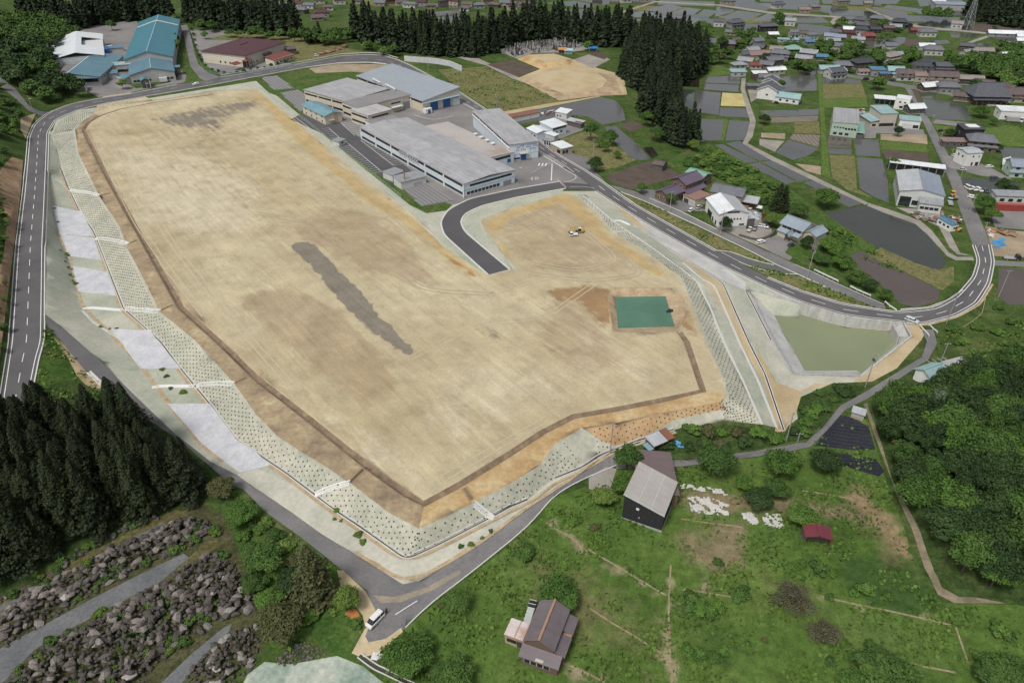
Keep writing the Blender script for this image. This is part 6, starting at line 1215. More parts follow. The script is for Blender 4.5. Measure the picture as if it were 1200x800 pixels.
# == village houses: photo point of the footprint, length, depth, eave height, yaw, roof shape, roof, wall, look, place
V = [
 (853,5,15,9,4.5,-10,'irimoya','grey','tan','wide grey-roofed farmhouse','by the far track, upper left of the village'),
 (842,31,10,8,5.5,-15,'gable','dark','white','two-storey dark-roofed house','left of the green paddy below the far track'),
 (861,32,15,9,5.2,25,'irimoya','dark','grey','dark-roofed L-shaped farmhouse','beside the dark paddy below the far track'),
 (856,41,10,7,3.2,-20,'gable','grey','tan','low grey-roofed shed','in front of the L-shaped farmhouse'),
 (911,10,13,8,5,20,'irimoya','dark','white','white-walled farmhouse with dark roof','at the bend of the far track'),
 (925,30,10,8,5.5,-15,'gable','light','white','white house with pale grey gable roof','standing alone beside the far paddies'),
 (899,36,17,9,5,10,'irimoya','dark','black','black-walled house with grey roof','just left of the lone white house'),
 (905,43.5,9,6,3.2,5,'gable','white','red','red-walled shed with white roof','in front of the black-walled house'),
 (932,43.5,12,8,5.2,-5,'gable','grey','white','white-walled house with grey roof','below the lone white house'),
 (941,44.5,8,7,5,-5,'gable','brown','pale','pale house with brown roof','right beside the white-walled grey-roofed house'),
 (951,46.5,9,7,5,15,'hip','grey','white','small white house with grey hip roof','above the blue-roofed shed by the trees'),
 (947,52,8.5,7,3,10,'gable','blue','grey','shed with bright blue roof','among trees, right of the green-roofed house'),
 (923,49.5,19,4,2.6,-8,'flat','sky','pale','long low pale blue shed','behind the green-roofed house'),
 (885,48,10,6,3,5,'flat','light','pale','flat pale-roofed shed','above the grey two-storey house in the left village cluster'),
 (886,54,10,8,5.4,20,'gable','grey','grey','grey-roofed two-storey house','at the top of the left village cluster'),
 (889,61,10,8,5,-40,'gable','dark','red','dark-roofed house with reddish gable','below the topmost house of the left cluster'),
 (852,57,13,9,5,-15,'irimoya','grey','brown','grey-roofed house with a rusty lower roof','at the left village edge by big trees'),
 (861,51.5,9,7,4,25,'gable','brown','brown','brown-roofed outbuilding','right of the house with a rusty lower roof'),
 (929,62.5,13,10,4.2,0,'hip','green','brown','round-looking house with green hip roof','beside the narrow village lane'),
 (880,63.5,12,8,4.5,25,'gable','light','white','light grey-roofed house','behind the pinkish-roofed hall'),
 (888,69,17,10,4.5,5,'gable','pink','cream','cream hall with broad pinkish-brown roof','in the middle of the left village cluster'),
 (874,69,9.5,8,4.8,5,'gable','dark','beige','dark green-grey roofed house','left of the pinkish-roofed hall'),
 (909,64,11,8,5.4,-20,'gable','beige','tan','beige-roofed house','at the head of the narrow village lane'),
 (913,69,15,9,5.4,-25,'irimoya','grey','grey','big grey-roofed two-storey house','on the left of the narrow village lane'),
 (905,76,15,9,5,20,'gable','grey','dark','broad grey-roofed house','below the big two-storey house by the lane'),
 (873,77,12,8,5,-30,'gable','light','grey','pale grey gabled house','at the left end of the village, below the dark green-grey roof'),
 (865,80,11,7,3.4,10,'hip','light','pale','low pale-roofed house','left edge of the village above the teal-roofed shed'),
 (885,80.5,9,6,3.5,-10,'gable','red','cream','bright red-roofed house','in the left village cluster'),
 (898,81,11,8,4.6,-35,'gable','grey','dark','dark-walled grey-roofed house','right of the bright red roof'),
 (864,88.5,12,7,3.6,0,'flat','teal','pale','shed with pale teal flat roof','at the village edge above the paddies'),
 (889,92.5,11,7,4.8,0,'flat','white','brown','brown house with flat white roof','in the front row of the left village cluster'),
 (908,86,15,6,3.4,12,'gable','white','cream','long cream building with curved white roof','at the foot of the narrow village lane'),
 (899,94.5,15,7,3.8,0,'gable','grey','grey','grey-roofed long house','behind the white-trimmed house row'),
 (901.5,103,12,10,6,65,'gable','dark','white','dark-roofed house with white verges, the rear of two joined','beside the yellow stubble lane'),
 (899.5,114,14,12,6,65,'gable','dark','white','dark-roofed house with white verges, the front of two joined','facing the vegetable plots'),
 (884,104.5,12,5,3,-3,'flat','grey','dark','long low grey-roofed outbuilding','left of the white-verged house'),
 (923,119.5,14,8,3.6,-28,'gable','teal','white','barn with pale green curved roof and open side','in the vegetable plots'),
 (947,67.5,13,9,4.8,-30,'gable','light','dark','grey house with white-edged gable','above the red-roofed shed by the trees'),
 (941,73.5,13,8,4.4,-25,'gable','light','grey','low grey house with white gable edge','left of the red-roofed shed by the trees'),
 (944,78,9,7,4,10,'gable','red','brown','red-roofed shed','at the upper corner of the village paddy'),
 (985,6,16,10,5.5,15,'gable','grey','tan','large grey-roofed hall','at the top edge above the dark paddies'),
 (1016,7,8,6,3.5,-5,'gable','beige','tan','little beige-roofed shed','under the tall trees at the top edge'),
 (954,13,10,8,5,5,'hip','grey','tan','grey hip-roofed house','at the right end of the far track'),
 (942,15,12,7,4,-5,'gable','pink','tan','salmon-roofed house','along the far track beside the straw plot'),
 (995,27,13,8,4.5,-5,'gable','grey','pale','grey-roofed house','top left of the middle hamlet'),
 (1006,29,10,8,5.4,-25,'irimoya','dark','grey','dark tiled house','top of the middle hamlet'),
 (993,39,10,7,4.5,-10,'gable','white','cream','white-roofed house','in the middle of the middle hamlet'),
 (985,37.5,8,6,3.5,-10,'gable','maroon','red','dark red-roofed shed','left of the white-roofed house in the middle hamlet'),
 (994,42,10,6,3.5,-10,'gable','maroon','red','red-brown roofed shed','in front of the white-roofed house in the middle hamlet'),
 (1010,35,11,8,5,-30,'irimoya','dark','dark','dark-tiled house, the upper of two','at the right of the middle hamlet'),
 (1008,40,12,8,5,-25,'irimoya','black','grey','black-tiled house, the lower of two','at the right of the middle hamlet'),
 (1027,27,13,9,5,-25,'irimoya','grey','brown','grey and brown farmhouse','between the middle hamlet and the long farm track'),
 (1024,38.5,10,7,4,0,'gable','black','black','black house with a white front gable','above the middle paddies'),
 (1040,37,10,6,4,0,'gable','brown','brown','brown-roofed house','on the track above the middle paddies'),
 (1053,31.5,13,9,5.4,-20,'irimoya','black','black','dark farmhouse','beside the long farm track'),
 (1048,35,11,7,3.6,-10,'gable','light','grey','pale-roofed outbuilding','in front of the dark farmhouse by the farm track'),
 (1074,39,14,6,3.4,0,'gable','red','brown','long red-roofed shed','beside the long farm track'),
 (1085,42.5,15,9,4.6,-5,'irimoya','grey','white','grey farmhouse with white walls','right of the long red-roofed shed'),
 (978,43,10,8,5,-20,'irimoya','dark','grey','dark tiled house','at the upper left hamlet corner by the dark paddy'),
 (972,47,11,8,4.4,-15,'gable','bluegrey','pale','blue-grey roofed house','left of the hamlet by the dark paddy'),
 (983,48,10,7,4.2,-15,'gable','bluegrey','brown','blue-grey roofed house with brown walls','right of the hamlet by the dark paddy'),
 (975,51.5,12,7,3.6,-10,'gable','light','white','white-fronted low house','below the blue-grey roofs'),
 (1004,51,11,7,4.4,-15,'gable','light','white','pale house','left of the red roof by the middle paddies'),
 (1016,47.5,12,9,4.8,-5,'irimoya','red','brown','red-roofed house with pale front','at the left end of the middle paddies'),
 (1010,47,8,6,4,-25,'gable','light','cream','grey-white gabled shed','just left of the red-roofed house by the paddies'),
 (979,60,10,8,5.4,-30,'gable','grey','cream','two-storey grey-roofed house','hidden among trees left of the big dark house'),
 (1041,60.5,9.5,8,6,0,'gable','grey','white','white two-storey house with grey roof','between the paddies and the beige-roofed house'),
 (1041,72.5,14,10,5.6,30,'irimoya','beige','white','big house with beige tiled roofs','left of the dark grove in the village'),
 (1050,68,8,6,4,0,'gable','light','grey','grey shed','behind the big beige-tiled house'),
 (1009,79,17,10,5,15,'irimoya','black','dark','big black-tiled farmhouse','in the centre of the village'),
 (962,70.5,9,6,3.6,-10,'gable','blue','brown','house with blue roof','in the trees above the teal-roofed building'),
 (970,85,16,8,3.8,0,'gable','teal','pale','building with broad pale teal roof','above the grass path'),
 (986,82.5,13,9,5,-10,'irimoya','grey','dark','grey-tiled house','right of the broad pale teal roof'),
 (977,90.5,14,9,5.4,20,'gable','dark','white','white-edged dark gabled house','on the bend of the village street'),
 (1010,87.5,8,5,3.2,0,'gable','pink','white','little white house','left of the blue-roofed shop'),
 (1026.5,88.5,11,8,5.4,-5,'flat','blue','grey','two-storey shop with bright blue roof','on the village street'),
 (1035.5,90.5,9,7,3.6,-5,'flat','blue','brown','low shop with blue roof','next to the two-storey blue-roofed shop'),
 (1047,89.5,12,9,5.6,-8,'gable','teal','white','two-storey shop with pale teal roof','on the village street'),
 (1063,93,18,9,5.6,-10,'gable','brown','white','long white shop row with brown roof','on the village street'),
 (1083,95,17,8,5,-10,'gable','pink','cream','cream shop row with pinkish roof','on the village street'),
 (1102,97.5,20,11,6.5,-10,'gable','brown','cream','big cream shop building with dark brown roof','at the end of the shop row'),
 (1103,84,13,9,5.6,-5,'gable','dark','dark','dark grey-roofed house','behind the big cream shop building'),
 (1079,84,14,9,5.4,-15,'irimoya','black','white','black-tiled house, the left of a pair','behind the pinkish-roofed shop row'),
 (1087,80,13,9,5.2,-15,'irimoya','black','grey','black-tiled house, the right of a pair','behind the pinkish-roofed shop row'),
 (1092,64,15,10,5,-15,'irimoya','grey','white','grey-tiled house with white gables','at the top right of the village'),
 (1084,58,13,7,3.6,-5,'gable','white','pale','long white-roofed shed','behind the grey-tiled white-gabled house'),
 (1131,59,11,7,4.6,-25,'gable','dark','brown','dark-roofed house','above the pale blue-grey house in the grove'),
 (1133,67.5,12,8,5,20,'gable','light','pale','pale blue-grey house','in a gap of the village grove'),
 (1151,63.5,15,8,3.6,-8,'gable','beige','grey','house with long beige roof','above the village grove'),
 (1120,33,10,8,5,-25,'gable','beige','white','beige-roofed white house','beside the lattice pylon'),
 (1112,11,34,16,6,-10,'flat','bluegrey','pale','large pale blue-grey works building','near the top edge, left of the cedars'),
 (1098,6,14,10,5,-10,'flat','white','pale','white-roofed works annex','at the left end of the large works building'),
 (1178,43,33,8,3.6,-10,'gable','white','grey','long white-roofed livestock shed','right of the pylon'),
 (1198,46.5,12,7,3.6,-10,'gable','white','grey','white-roofed shed, the upper of two','at the right end of the long livestock shed'),
 (1199,51.5,14,7,3.6,-10,'gable','white','pale','white-roofed shed, the lower of two','at the right end of the long livestock shed'),
 (1182,61.5,11,8,4.4,15,'gable','brown','brown','brown-roofed house','in the trees at the right edge'),
 (1178,69,11,7,4,15,'gable','white','sky' if 0 else 'paleblue','white-roofed shed with bluish walls','in front of the brown-roofed house at the right edge'),
 (1130,98,24,8,4.6,-10,'gable','beige','dark','long beige-roofed row house','right of the big cream shop building'),
 (1151,102,13,7,4,-25,'gable','brown','brown','brown-roofed house','left behind the temple'),
 (1174,107,13,10,4.4,30,'gable','brown','brown','brown-roofed hall with a sheet of blue','right behind the temple'),
 (1180,117,22,11,4.6,-5,'irimoya','brown','tan','long brown-roofed temple residence','right of the temple'),
 (1087,105.5,14,8,3.8,15,'gable','white','brown','white-roofed shed','at the head of the village pond'),
 (1109,108,14,10,5,-8,'irimoya','grey','grey','grey-tiled house','at the right side of the small pond'),
 (1128,117.5,11,7,3.2,-25,'gable','brown','brown','shed patched with brown and blue sheets','at the corner of the village pond'),
 (1070,132,10,7,3.6,10,'gable','white','dark','white-roofed dark shed','between the white flat-roofed house and the long teal roof'),
 (1133,162.5,11,9,6.4,0,'flat','black','black','black cube house with a white balcony','beside the lime-green lawn'),
 (1147,174,13,10,5,-18,'irimoya','grey','brown','brown house with two-tier grey roofs','between the black cube house and the white cube house'),
 (1115,171,12,5,2.8,-5,'flat','pink','dark','low shed with rusty pink roof','left of the house with two-tier grey roofs'),
 (1195,204,13,9,5.4,-10,'gable','bluegrey','green','pale green house with blue-grey roof','at the corner of the wet lot'),
 (1180,197,9,4.5,3,60,'gable','white','white','white arched tent shed','left of the pale green house'),
 (1186,122+16,18,9,5,-10,'flat','white','white','white depot with railings on its roof','behind the white lorry'),
]
for n_, (px, py, w_, d_) in enumerate([(363,10,12,8),(378,20,14,9),(372,24,12,9),(355,16,11,8),(350,9,12,8),(385,12,11,7),(300,3,14,9),(318,2,13,9),(345,4,13,8),(375,4,12,8),(398,5,13,9),(420,4,12,8),
      (446,7,13,9),(458,5,12,8),(470,6,12,8),(481,9,16,7),(494,7,12,9),(505,10,11,8),(520,4,12,8),(533,6,12,8),(548,8,12,8),(562,10,11,8),(571,5,12,8),(580,9,12,8),(592,7,12,8),(604,5,12,8),(613,8,12,8),(622,4,12,8),(700,-2,11,8),(722,1,13,9),(733,3,12,8),(745,1,12,8),(756,2,12,8),(793,26,12,9),(600,12,10,7),(546,13,11,8)]):
    rf = ['grey','dark','brown','light','bluegrey','maroon','grey','beige'][(n_*5+n_//3) % 8]; wl = ['white','tan','cream','grey','brown'][n_*3 % 5]
    V.append((px, py, w_, d_, [4.2,5,3.6][n_ % 3], [-12,8,20,-25][n_ % 4], ['gable','irimoya','gable','hip'][n_*7 % 4], rf, wl, None, 'far'))
VW = {k: paint(tuple(x*.68 for x in c), .85, .2, .4) for k, c in dict(white=(.62,.62,.60), cream=(.52,.47,.38), tan=(.36,.30,.23), brown=(.14,.09,.065), black=(.03,.03,.033), grey=(.34,.34,.34), dark=(.10,.095,.09), paleblue=(.50,.56,.61), green=(.36,.46,.37), red=(.28,.09,.07), pale=(.50,.51,.50), beige=(.44,.40,.34)).items()}
far_near = [(365,'seen through the gap in the cedars'), (430,'beyond the cedars above the road bend'), (520,'beyond the cedars, left part of the far village'), (590,'beyond the cedars, middle of the far village'), (640,'beyond the cedars behind the graveyard'), (800,'among the far paddies at the top edge')]
farseq = {}
EL = {'light':'pale grey','dark':'dark grey','bluegrey':'blue-grey'}
WH2 = {'pale':'pale','paleblue':'pale blue'}
for k, (px, py, L_, W_, h_, yaw, rt, rc, wc, look, place) in enumerate(V):
    if look is None:
        place = next(t for x, t in far_near if px < x); key = (rc, place); farseq[key] = farseq.get(key, 0)+1
        look = '%s-roofed house with %s walls' % (EL.get(rc, rc), wc)
        if farseq[key] > 1: look = ('second ' if farseq[key] == 2 else 'third ')+look
    lab = look+' '+place
    if len(lab.split()) > 16: print('LONG', len(lab.split()), lab)
    if py < 112: L_, W_, h_ = L_*.88, W_*.88, h_*.84
    b = Bld.at('house' if 'shed' not in look and 'barn' not in look and 'outbuilding' not in look else ('barn' if 'barn' in look else 'shed'), lab, 'shed' if 'shed' in look or 'outbuilding' in look else 'barn' if 'barn' in look else 'house', px, py, L_, W_, h_, yaw, 'houses of the village' if place != 'far' and py > 20 else 'houses of the far village')
    wm, rm = (VW[wc] if py < 112 else WALLS[wc]), T[rc]; rise = min(L_, W_)*.24
    axis = 'x' if L_ >= W_ else 'y'
    b.wk = 0
    if rt == 'gable': b.walls(wm, axis=axis, rise=rise); b.roof(rm, axis, .5, rise, .6, .2)
    elif rt == 'flat': b.walls(wm); b.roof(rm, 'monoy', h=b.h, hr=b.h+.5, o=.4)
    else: b.walls(wm); b.roof(rm, rt, rise=rise*1.15, o=.8)
    if b.h > 4.3 and rt != 'flat' and L_ > 9 and py > 20:      # skirt roof of the ground floor, and a lower wing on some
        b.roof(rm, 'monoy', h=2.6, hr=3.3, o=.1, x0=-.8, x1=L_+.8, y0=-1.5, y1=-.05, name='lower_roof'); b.walls(wm, h=2.55, x0=-.3, x1=L_+.3, y0=-1.0, y1=-.05, name='porch_wall')
        if k % 3 == 0 and L_ > 11:
            b.walls(wm, h=2.9, axis='y', rise=1.0, x0=L_+.1, x1=L_+5, y0=.8, y1=W_-.5, name='wing_wall'); b.roof(rm, 'y', .5, 1.0, .4, .18, h=2.9, x0=L_+.1, x1=L_+5, y0=.8, y1=W_-.5, name='wing_roof')
        b.row('f', 3, .8, L_-.8, b.h-1.0, 1.7, 1.1, frame=DARKFR if wc != 'dark' else FRAME); b.row('f', 3, .8, L_-.8, 1.3, 1.9, 1.6, y0=-1.0)
    else: b.row('f', 2 if L_ < 12 else 3, .8, L_-.8, min(b.h*.55, 1.7), 1.6, 1.2)
    b.win('r' if px < 600 else 'l', W_*.5, b.h*.55, 1.5, 1.1)
    if py > 60 and rt != 'flat': b.part('foundation', FOUND, (-.05, L_+.05, -.05, W_+.05, b.low-.1, .35))
    if look.startswith('black cube'): b.part('balcony', WALLS['white'], (2, 8, -1.2, -.05, 3.2, 4.0)); b.part('roof_deck', WALLS['white'], (3, L_-2, 2, W_-2, b.h+.5, b.h+.9))
    if 'blue' in look and 'sheet' in look: b.part('blue_sheet', T['sky'], (L_*.5, L_*.95, -.8, 2.0, b.h+.1, b.h+.2))
    if 'railings' in look:
        for i_ in range(6): b.part('rail_post', WALLS['white'], (3.3*i_, 3.3*i_+.2, -.3, -.1, b.h, b.h+1.4))
    if 'white edges' in look or 'white verges' in look or 'white-edged' in look:
        m_ = MB()
        for x_ in (-.7, L_+.52):
            m_.bar((x_+.1, -.7, b.h-.1), (x_+.1, W_/2, b.h+rise+.12), .2, .3).bar((x_+.1, W_/2, b.h+rise+.12), (x_+.1, W_+.7, b.h-.1), .2, .3)
        m_.build('verge_board', WALLS['white'], b.root)
# temple with its great dark hip roof
t_ = Bld.at('temple', 'village temple with a great dark tiled roof in two tiers', 'temple', 1153, 119, 21, 15, 5.0, -3); t_.walls(WALLS['brown'], x0=1.5, x1=19.5, y0=1.5, y1=13.5); t_.roof(T['dark'], 'irimoya', rise=6.5, o=1.4, t=.3); t_.row('f', 5, 2, 19, 2.0, 2.2, 2.2, y0=1.5); t_.part('steps', FOUND, (8, 13, -3, 1.4, 0, .6)); t_.roof(T['dark'], 'monoy', h=3.4, hr=4.3, o=.2, x0=-1, x1=22, y0=-2.5, y1=1.3, name='eave_roof')
for i in range(6): t_.part('column', WALLS['brown'], (1+3.7*i, 1.35+3.7*i, -2, -1.65, 0, 3.4))
# green works building by the grass path
w1 = Bld.px('works', 'tall pale green works building with three ground-floor windows and a grey roof', 'works', (976,143.2,7.6), (1006.5,146.4,7.6), (974.5,126,7.6)); w1.walls(WALLS['green']); w1.roof(mat_seams('works_roof', (.33,.33,.34), 4.0, .2, 'X'), 'mono', h=w1.h, hr=w1.h+.3, o=.2); w1.row('f', 4, .8, w1.L*.5, 5.0, .9, .8, frame=DARKFR); w1.row('f', 4, w1.L*.5, w1.L-.5, 4.6, 1.2, 1.1, frame=DARKFR); w1.row('f', 3, .8, w1.L*.75, 1.6, 1.9, 1.3, frame=DARKFR); w1.part('band', WALLS['pale'], (-.05, w1.L+.05, -.06, 0, 3.1, 3.4)); w1.part('side_porch', WALLS['dark'], (w1.L+.2, w1.L+3.6, 0, 3, 0, 2.2)); w1.part('porch_roof', T['green'], (w1.L+.02, w1.L+4.2, -.3, w1.W*.75, 3.1, 3.25)); w1.foundation()
w2 = Bld.px('workshop', 'two-storey grey workshop with pale teal ribbed roof', 'workshop', (1033,133.5,7.8), (1052.5,133,7.8), (1031,125.3,7.8)); w2.walls(WALLS['beige']); w2.roof(T['teal'], 'monoy', h=w2.h, hr=w2.h+.8, o=.3); w2.row('f', 3, .5, w2.L-1, 1.4, 3.2, 1.8, frame=DARKFR); w2.roof(T['teal'], 'mono', h=3.2, hr=4.0, o=.2, x0=-5, x1=-.1, y0=0, y1=w2.W, name='side_roof'); w2.walls(WALLS['beige'], h=3.0, x0=-4.7, x1=-.1, y0=.3, y1=w2.W, name='side_wall'); w2.row('f', 1, .4, 3.8, 1.3, 2.4, 1.6, x0=-4.7, y0=.3)
w3 = Bld.px('workshop', 'long white workshop with a pale teal roof along the straight village road', 'workshop', (1055,140.2,4.6), (1079.5,142.4,4.6), (1053,136.5,4.6)); w3.walls(WALLS['white']); w3.roof(T['teal'], 'monoy', h=w3.h, hr=w3.h+.7, o=.4); w3.row('f', 2, w3.L*.68, w3.L-.5, 1.3, 1.5, 1.8, frame=DARKFR); w3.door('f', w3.L*.4, w3.L*.5, 2.6, WALLS['pale'], name='shutter_door')
w4 = Bld.px('carport', 'long white-roofed carport left of the white flat-roofed house', 'carport', (1025.5,115.5,3.6), (1050,117.5,3.6), W=7); w4.walls(WALLS['dark'], h=w4.h-.1, y0=4); w4.roof(T['white'], 'monoy', h=w4.h, hr=w4.h+.3, o=.3)
for i in range(5): w4.part('post', FRAME, (w4.L*i/4-.1+.1, w4.L*i/4+.1, .1, .3, 0, w4.h))
w5 = Bld.px('house', 'white flat-roofed two-storey house at the right end of the white carport', 'house', (1050,115.2,6.4), (1067,117.5,6.4), W=9); w5.walls(WALLS['white']); w5.roof(T['white'], 'flat', o=.1); w5.row('f', 2, 1.5, w5.L-1, 4.4, 1.2, .9, frame=DARKFR); w5.win('f', w5.L*.5, 1.5, 2, 1.3, DARKFR)
w6 = Bld.px('lean_to', 'long narrow white roof of an open store along the edge of the big workshop', 'store', (1043,190.5,4.0), (1108,198.5,4.0), W=5); w6.roof(T['white'], 'monoy', h=w6.h, hr=w6.h+.3, o=.2); w6.walls(WALLS['dark'], h=w6.h-.1, y0=3.5)
for i in range(8): w6.part('post', FRAME, (w6.L*i/7-.08, w6.L*i/7+.08, .1, .26, 0, w6.h))
w7 = Bld.px('workshop', 'big workshop with a two-tone pale gable roof and white side wall by the dark paddy', 'workshop', (1055,223.5,7.0), (1107,230,7.0), (1048.6,200,7.0)); w7.walls(WALLS['pale'], axis='y', rp=.48, rise=1.8); w7.roof(T['bluegrey'], 'y', .48, 1.8, .4, ridge=False); m_ = MB(); slope(-.45, w7.L*.48, -.45, w7.W+.45, m_, w7.h+.06, w7.L, 1.8, .48); m_.build('pale_roof', T['metal'], w7.root)
w7.win('f', w7.L*.17, 2.4, w7.L*.26, 4.6, DARKFR, name='opening'); w7.win('f', w7.L*.40, 2.2, w7.L*.14, 2.2, DARKFR); w7.roof(T['light'], 'monoy', h=4.0, hr=5.4, o=.2, x0=w7.L*.47, x1=w7.L-.2, y0=-4, y1=-.1, name='lean_roof'); w7.walls(WALLS['pale'], h=3.9, x0=w7.L*.48, x1=w7.L-.4, y0=-3.8, y1=-.1, name='lean_wall'); w7.row('f', 4, w7.L*.02, w7.L*.45, 1.9, 1.8, 1.4, x0=w7.L*.48, y0=-3.8); w7.row('l', 6, 1, w7.W-1, 4.4, 1.6, 1.4)
w8 = Bld.px('house', 'white cube house with small windows beside the straight village road', 'house', (1134,180,7.0), (1152.3,179,7.0), (1130.5,173,7.0)); w8.walls(WALLS['white']); w8.roof(T['metal'], 'x', .5, .5, .3); w8.win('f', w8.L*.45, 5.2, .9, .8, DARKFR); w8.win('f', w8.L*.82, 5.0, .6, .9, DARKFR); w8.win('f', w8.L*.5, 1.4, 1.0, 1.6, DARKFR); w8.win('f', w8.L*.82, 1.2, 1.8, 2.0, DARKFR); w8.row('l', 2, 1, w8.W-1, 4.8, .9, 1.2, frame=DARKFR); w8.foundation()
# containers, container office
c1 = Bld.at('shipping_container', 'long red-brown cargo container at the paved yard by the village road', 'container', 1183, 246, 15, 2.6, 2.8, -6); c1.walls(paint((.28,.05,.04),.6,.15,.5)); c1.part('roof_panel', paint((.33,.09,.07),.6,.2,.4), (0, c1.L, 0, c1.W, c1.h+.01, c1.h+.08))
for i in range(24): c1.part('rib', paint((.24,.045,.035),.6,.15,.5), (.3+i*.62, .5+i*.62, -.05, 0, .1, 2.7))
c1.part('end_door', WALLS['white'], (c1.L, c1.L+.06, .1, c1.W-.1, .1, 2.6))
c2 = Bld.at('site_office', 'blue-roofed white portable office beside the yellow digger', 'hut', 1109, 266.5, 3.4, 8, 2.8, 15); c2.walls(WALLS['white']); c2.roof(T['blue'], 'y', .5, .35, .2); c2.row('l', 3, .6, 7.5, 1.5, 1.4, 1.0); c2.win('f', 1.7, 1.5, 1.2, 1.0)
c3 = Bld.at('shed', 'row of pale workshops with grey roofs behind the red-brown container', 'shed', 1185, 236, 17, 5, 3.4, -6); c3.walls(WALLS['pale']); c3.roof(T['light'], 'monoy', h=3.4, hr=4.0, o=.4); c3.row('f', 4, 1, 16, 1.5, 2.2, 1.6)
# == foliage
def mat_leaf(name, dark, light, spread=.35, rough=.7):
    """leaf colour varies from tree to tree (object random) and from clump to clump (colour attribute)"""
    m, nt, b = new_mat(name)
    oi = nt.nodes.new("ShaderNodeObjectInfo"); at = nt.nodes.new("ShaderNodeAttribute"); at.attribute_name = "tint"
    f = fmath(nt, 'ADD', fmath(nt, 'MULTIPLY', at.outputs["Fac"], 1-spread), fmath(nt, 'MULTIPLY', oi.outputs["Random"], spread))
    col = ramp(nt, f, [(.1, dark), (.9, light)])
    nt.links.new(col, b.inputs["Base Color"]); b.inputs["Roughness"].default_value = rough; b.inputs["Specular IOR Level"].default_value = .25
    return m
LEAF = dict(cedar=mat_leaf('cedar_leaf', (.007,.014,.007), (.032,.050,.020), .5), near_cedar=mat_leaf('near_cedar_leaf', (.008,.016,.006), (.030,.044,.015), .45),
    green=mat_leaf('leaf_green', (.030,.074,.013), (.10,.185,.032)), mid=mat_leaf('leaf_mid', (.022,.055,.012), (.075,.14,.028)), dark=mat_leaf('leaf_dark', (.013,.032,.010), (.045,.085,.022)),
    light=mat_leaf('leaf_light', (.065,.12,.022), (.14,.21,.045)), pale=mat_leaf('leaf_pale', (.06,.10,.05), (.14,.19,.11)), olive=mat_leaf('leaf_olive', (.045,.055,.02), (.10,.105,.04)),
    brown=mat_leaf('leaf_brown', (.05,.05,.03), (.11,.10,.06)), rust=mat_leaf('leaf_rust', (.09,.035,.02), (.16,.08,.03)), weed=mat_leaf('weed_leaf', (.045,.095,.015), (.12,.19,.035)))
BARK = mat_mottled('bark', [(.06,.045,.035), (.10,.08,.062), (.15,.125,.10)], 1.5, .95, fine=(6,.2))
def leaf_mesh(name, pos, nrm, size, tint, mat, aspect=.75):
    """one kite-shaped leaf spray per point"""
    n = len(pos); rg = np.random.default_rng(n)
    nrm = nrm/np.maximum(np.linalg.norm(nrm, axis=1, keepdims=True), 1e-6)
    t = np.cross(nrm, rg.normal(size=(n, 3))); t /= np.maximum(np.linalg.norm(t, axis=1, keepdims=True), 1e-6); w = np.cross(nrm, t)
    s = size[:, None]
    V = np.stack([pos-t*s*.5, pos+w*s*.5*aspect+nrm*s*.08, pos+t*s*.5, pos-w*s*.5*aspect-nrm*s*.05], 1).reshape(-1, 3)
    F = np.arange(4*n).reshape(n, 4)
    me = bpy.data.meshes.new(name); me.vertices.add(4*n); me.vertices.foreach_set("co", V.astype(np.float32).ravel())
    me.loops.add(4*n); me.loops.foreach_set("vertex_index", F.astype(np.int32).ravel()); me.polygons.add(n); me.polygons.foreach_set("loop_start", np.arange(0, 4*n, 4, dtype=np.int32))
    me.materials.append(mat); me.update(calc_edges=True)
    a = me.attributes.new("tint", 'FLOAT', 'FACE'); a.data.foreach_set('value', np.clip(tint, 0, 1).astype(np.float32))
    return me
def cedar_mesh(name, seed, n, mat, R=.155, size=.055, base=.10, mixed=0):
    """unit-height conifer: whorls of drooping sprays round a spire"""
    rg = np.random.default_rng(seed)
    z = base+(1-base)*rg.random(n)**1.25; a = rg.random(n)*2*math.pi
    lob = 1+.22*np.sin(a*3+seed+z*9)+.16*np.sin(a*5-z*23)+.10*np.sin(z*70)
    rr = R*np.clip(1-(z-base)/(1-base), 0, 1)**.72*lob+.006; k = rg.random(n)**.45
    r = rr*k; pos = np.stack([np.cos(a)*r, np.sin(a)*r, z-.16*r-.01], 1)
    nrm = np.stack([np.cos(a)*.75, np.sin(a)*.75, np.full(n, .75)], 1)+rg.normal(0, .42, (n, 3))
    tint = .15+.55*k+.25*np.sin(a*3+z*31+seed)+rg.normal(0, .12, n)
    return leaf_mesh(name, pos, nrm, size*(.6+.8*rg.random(n))*(1.25-.75*z), tint, mat, .7)
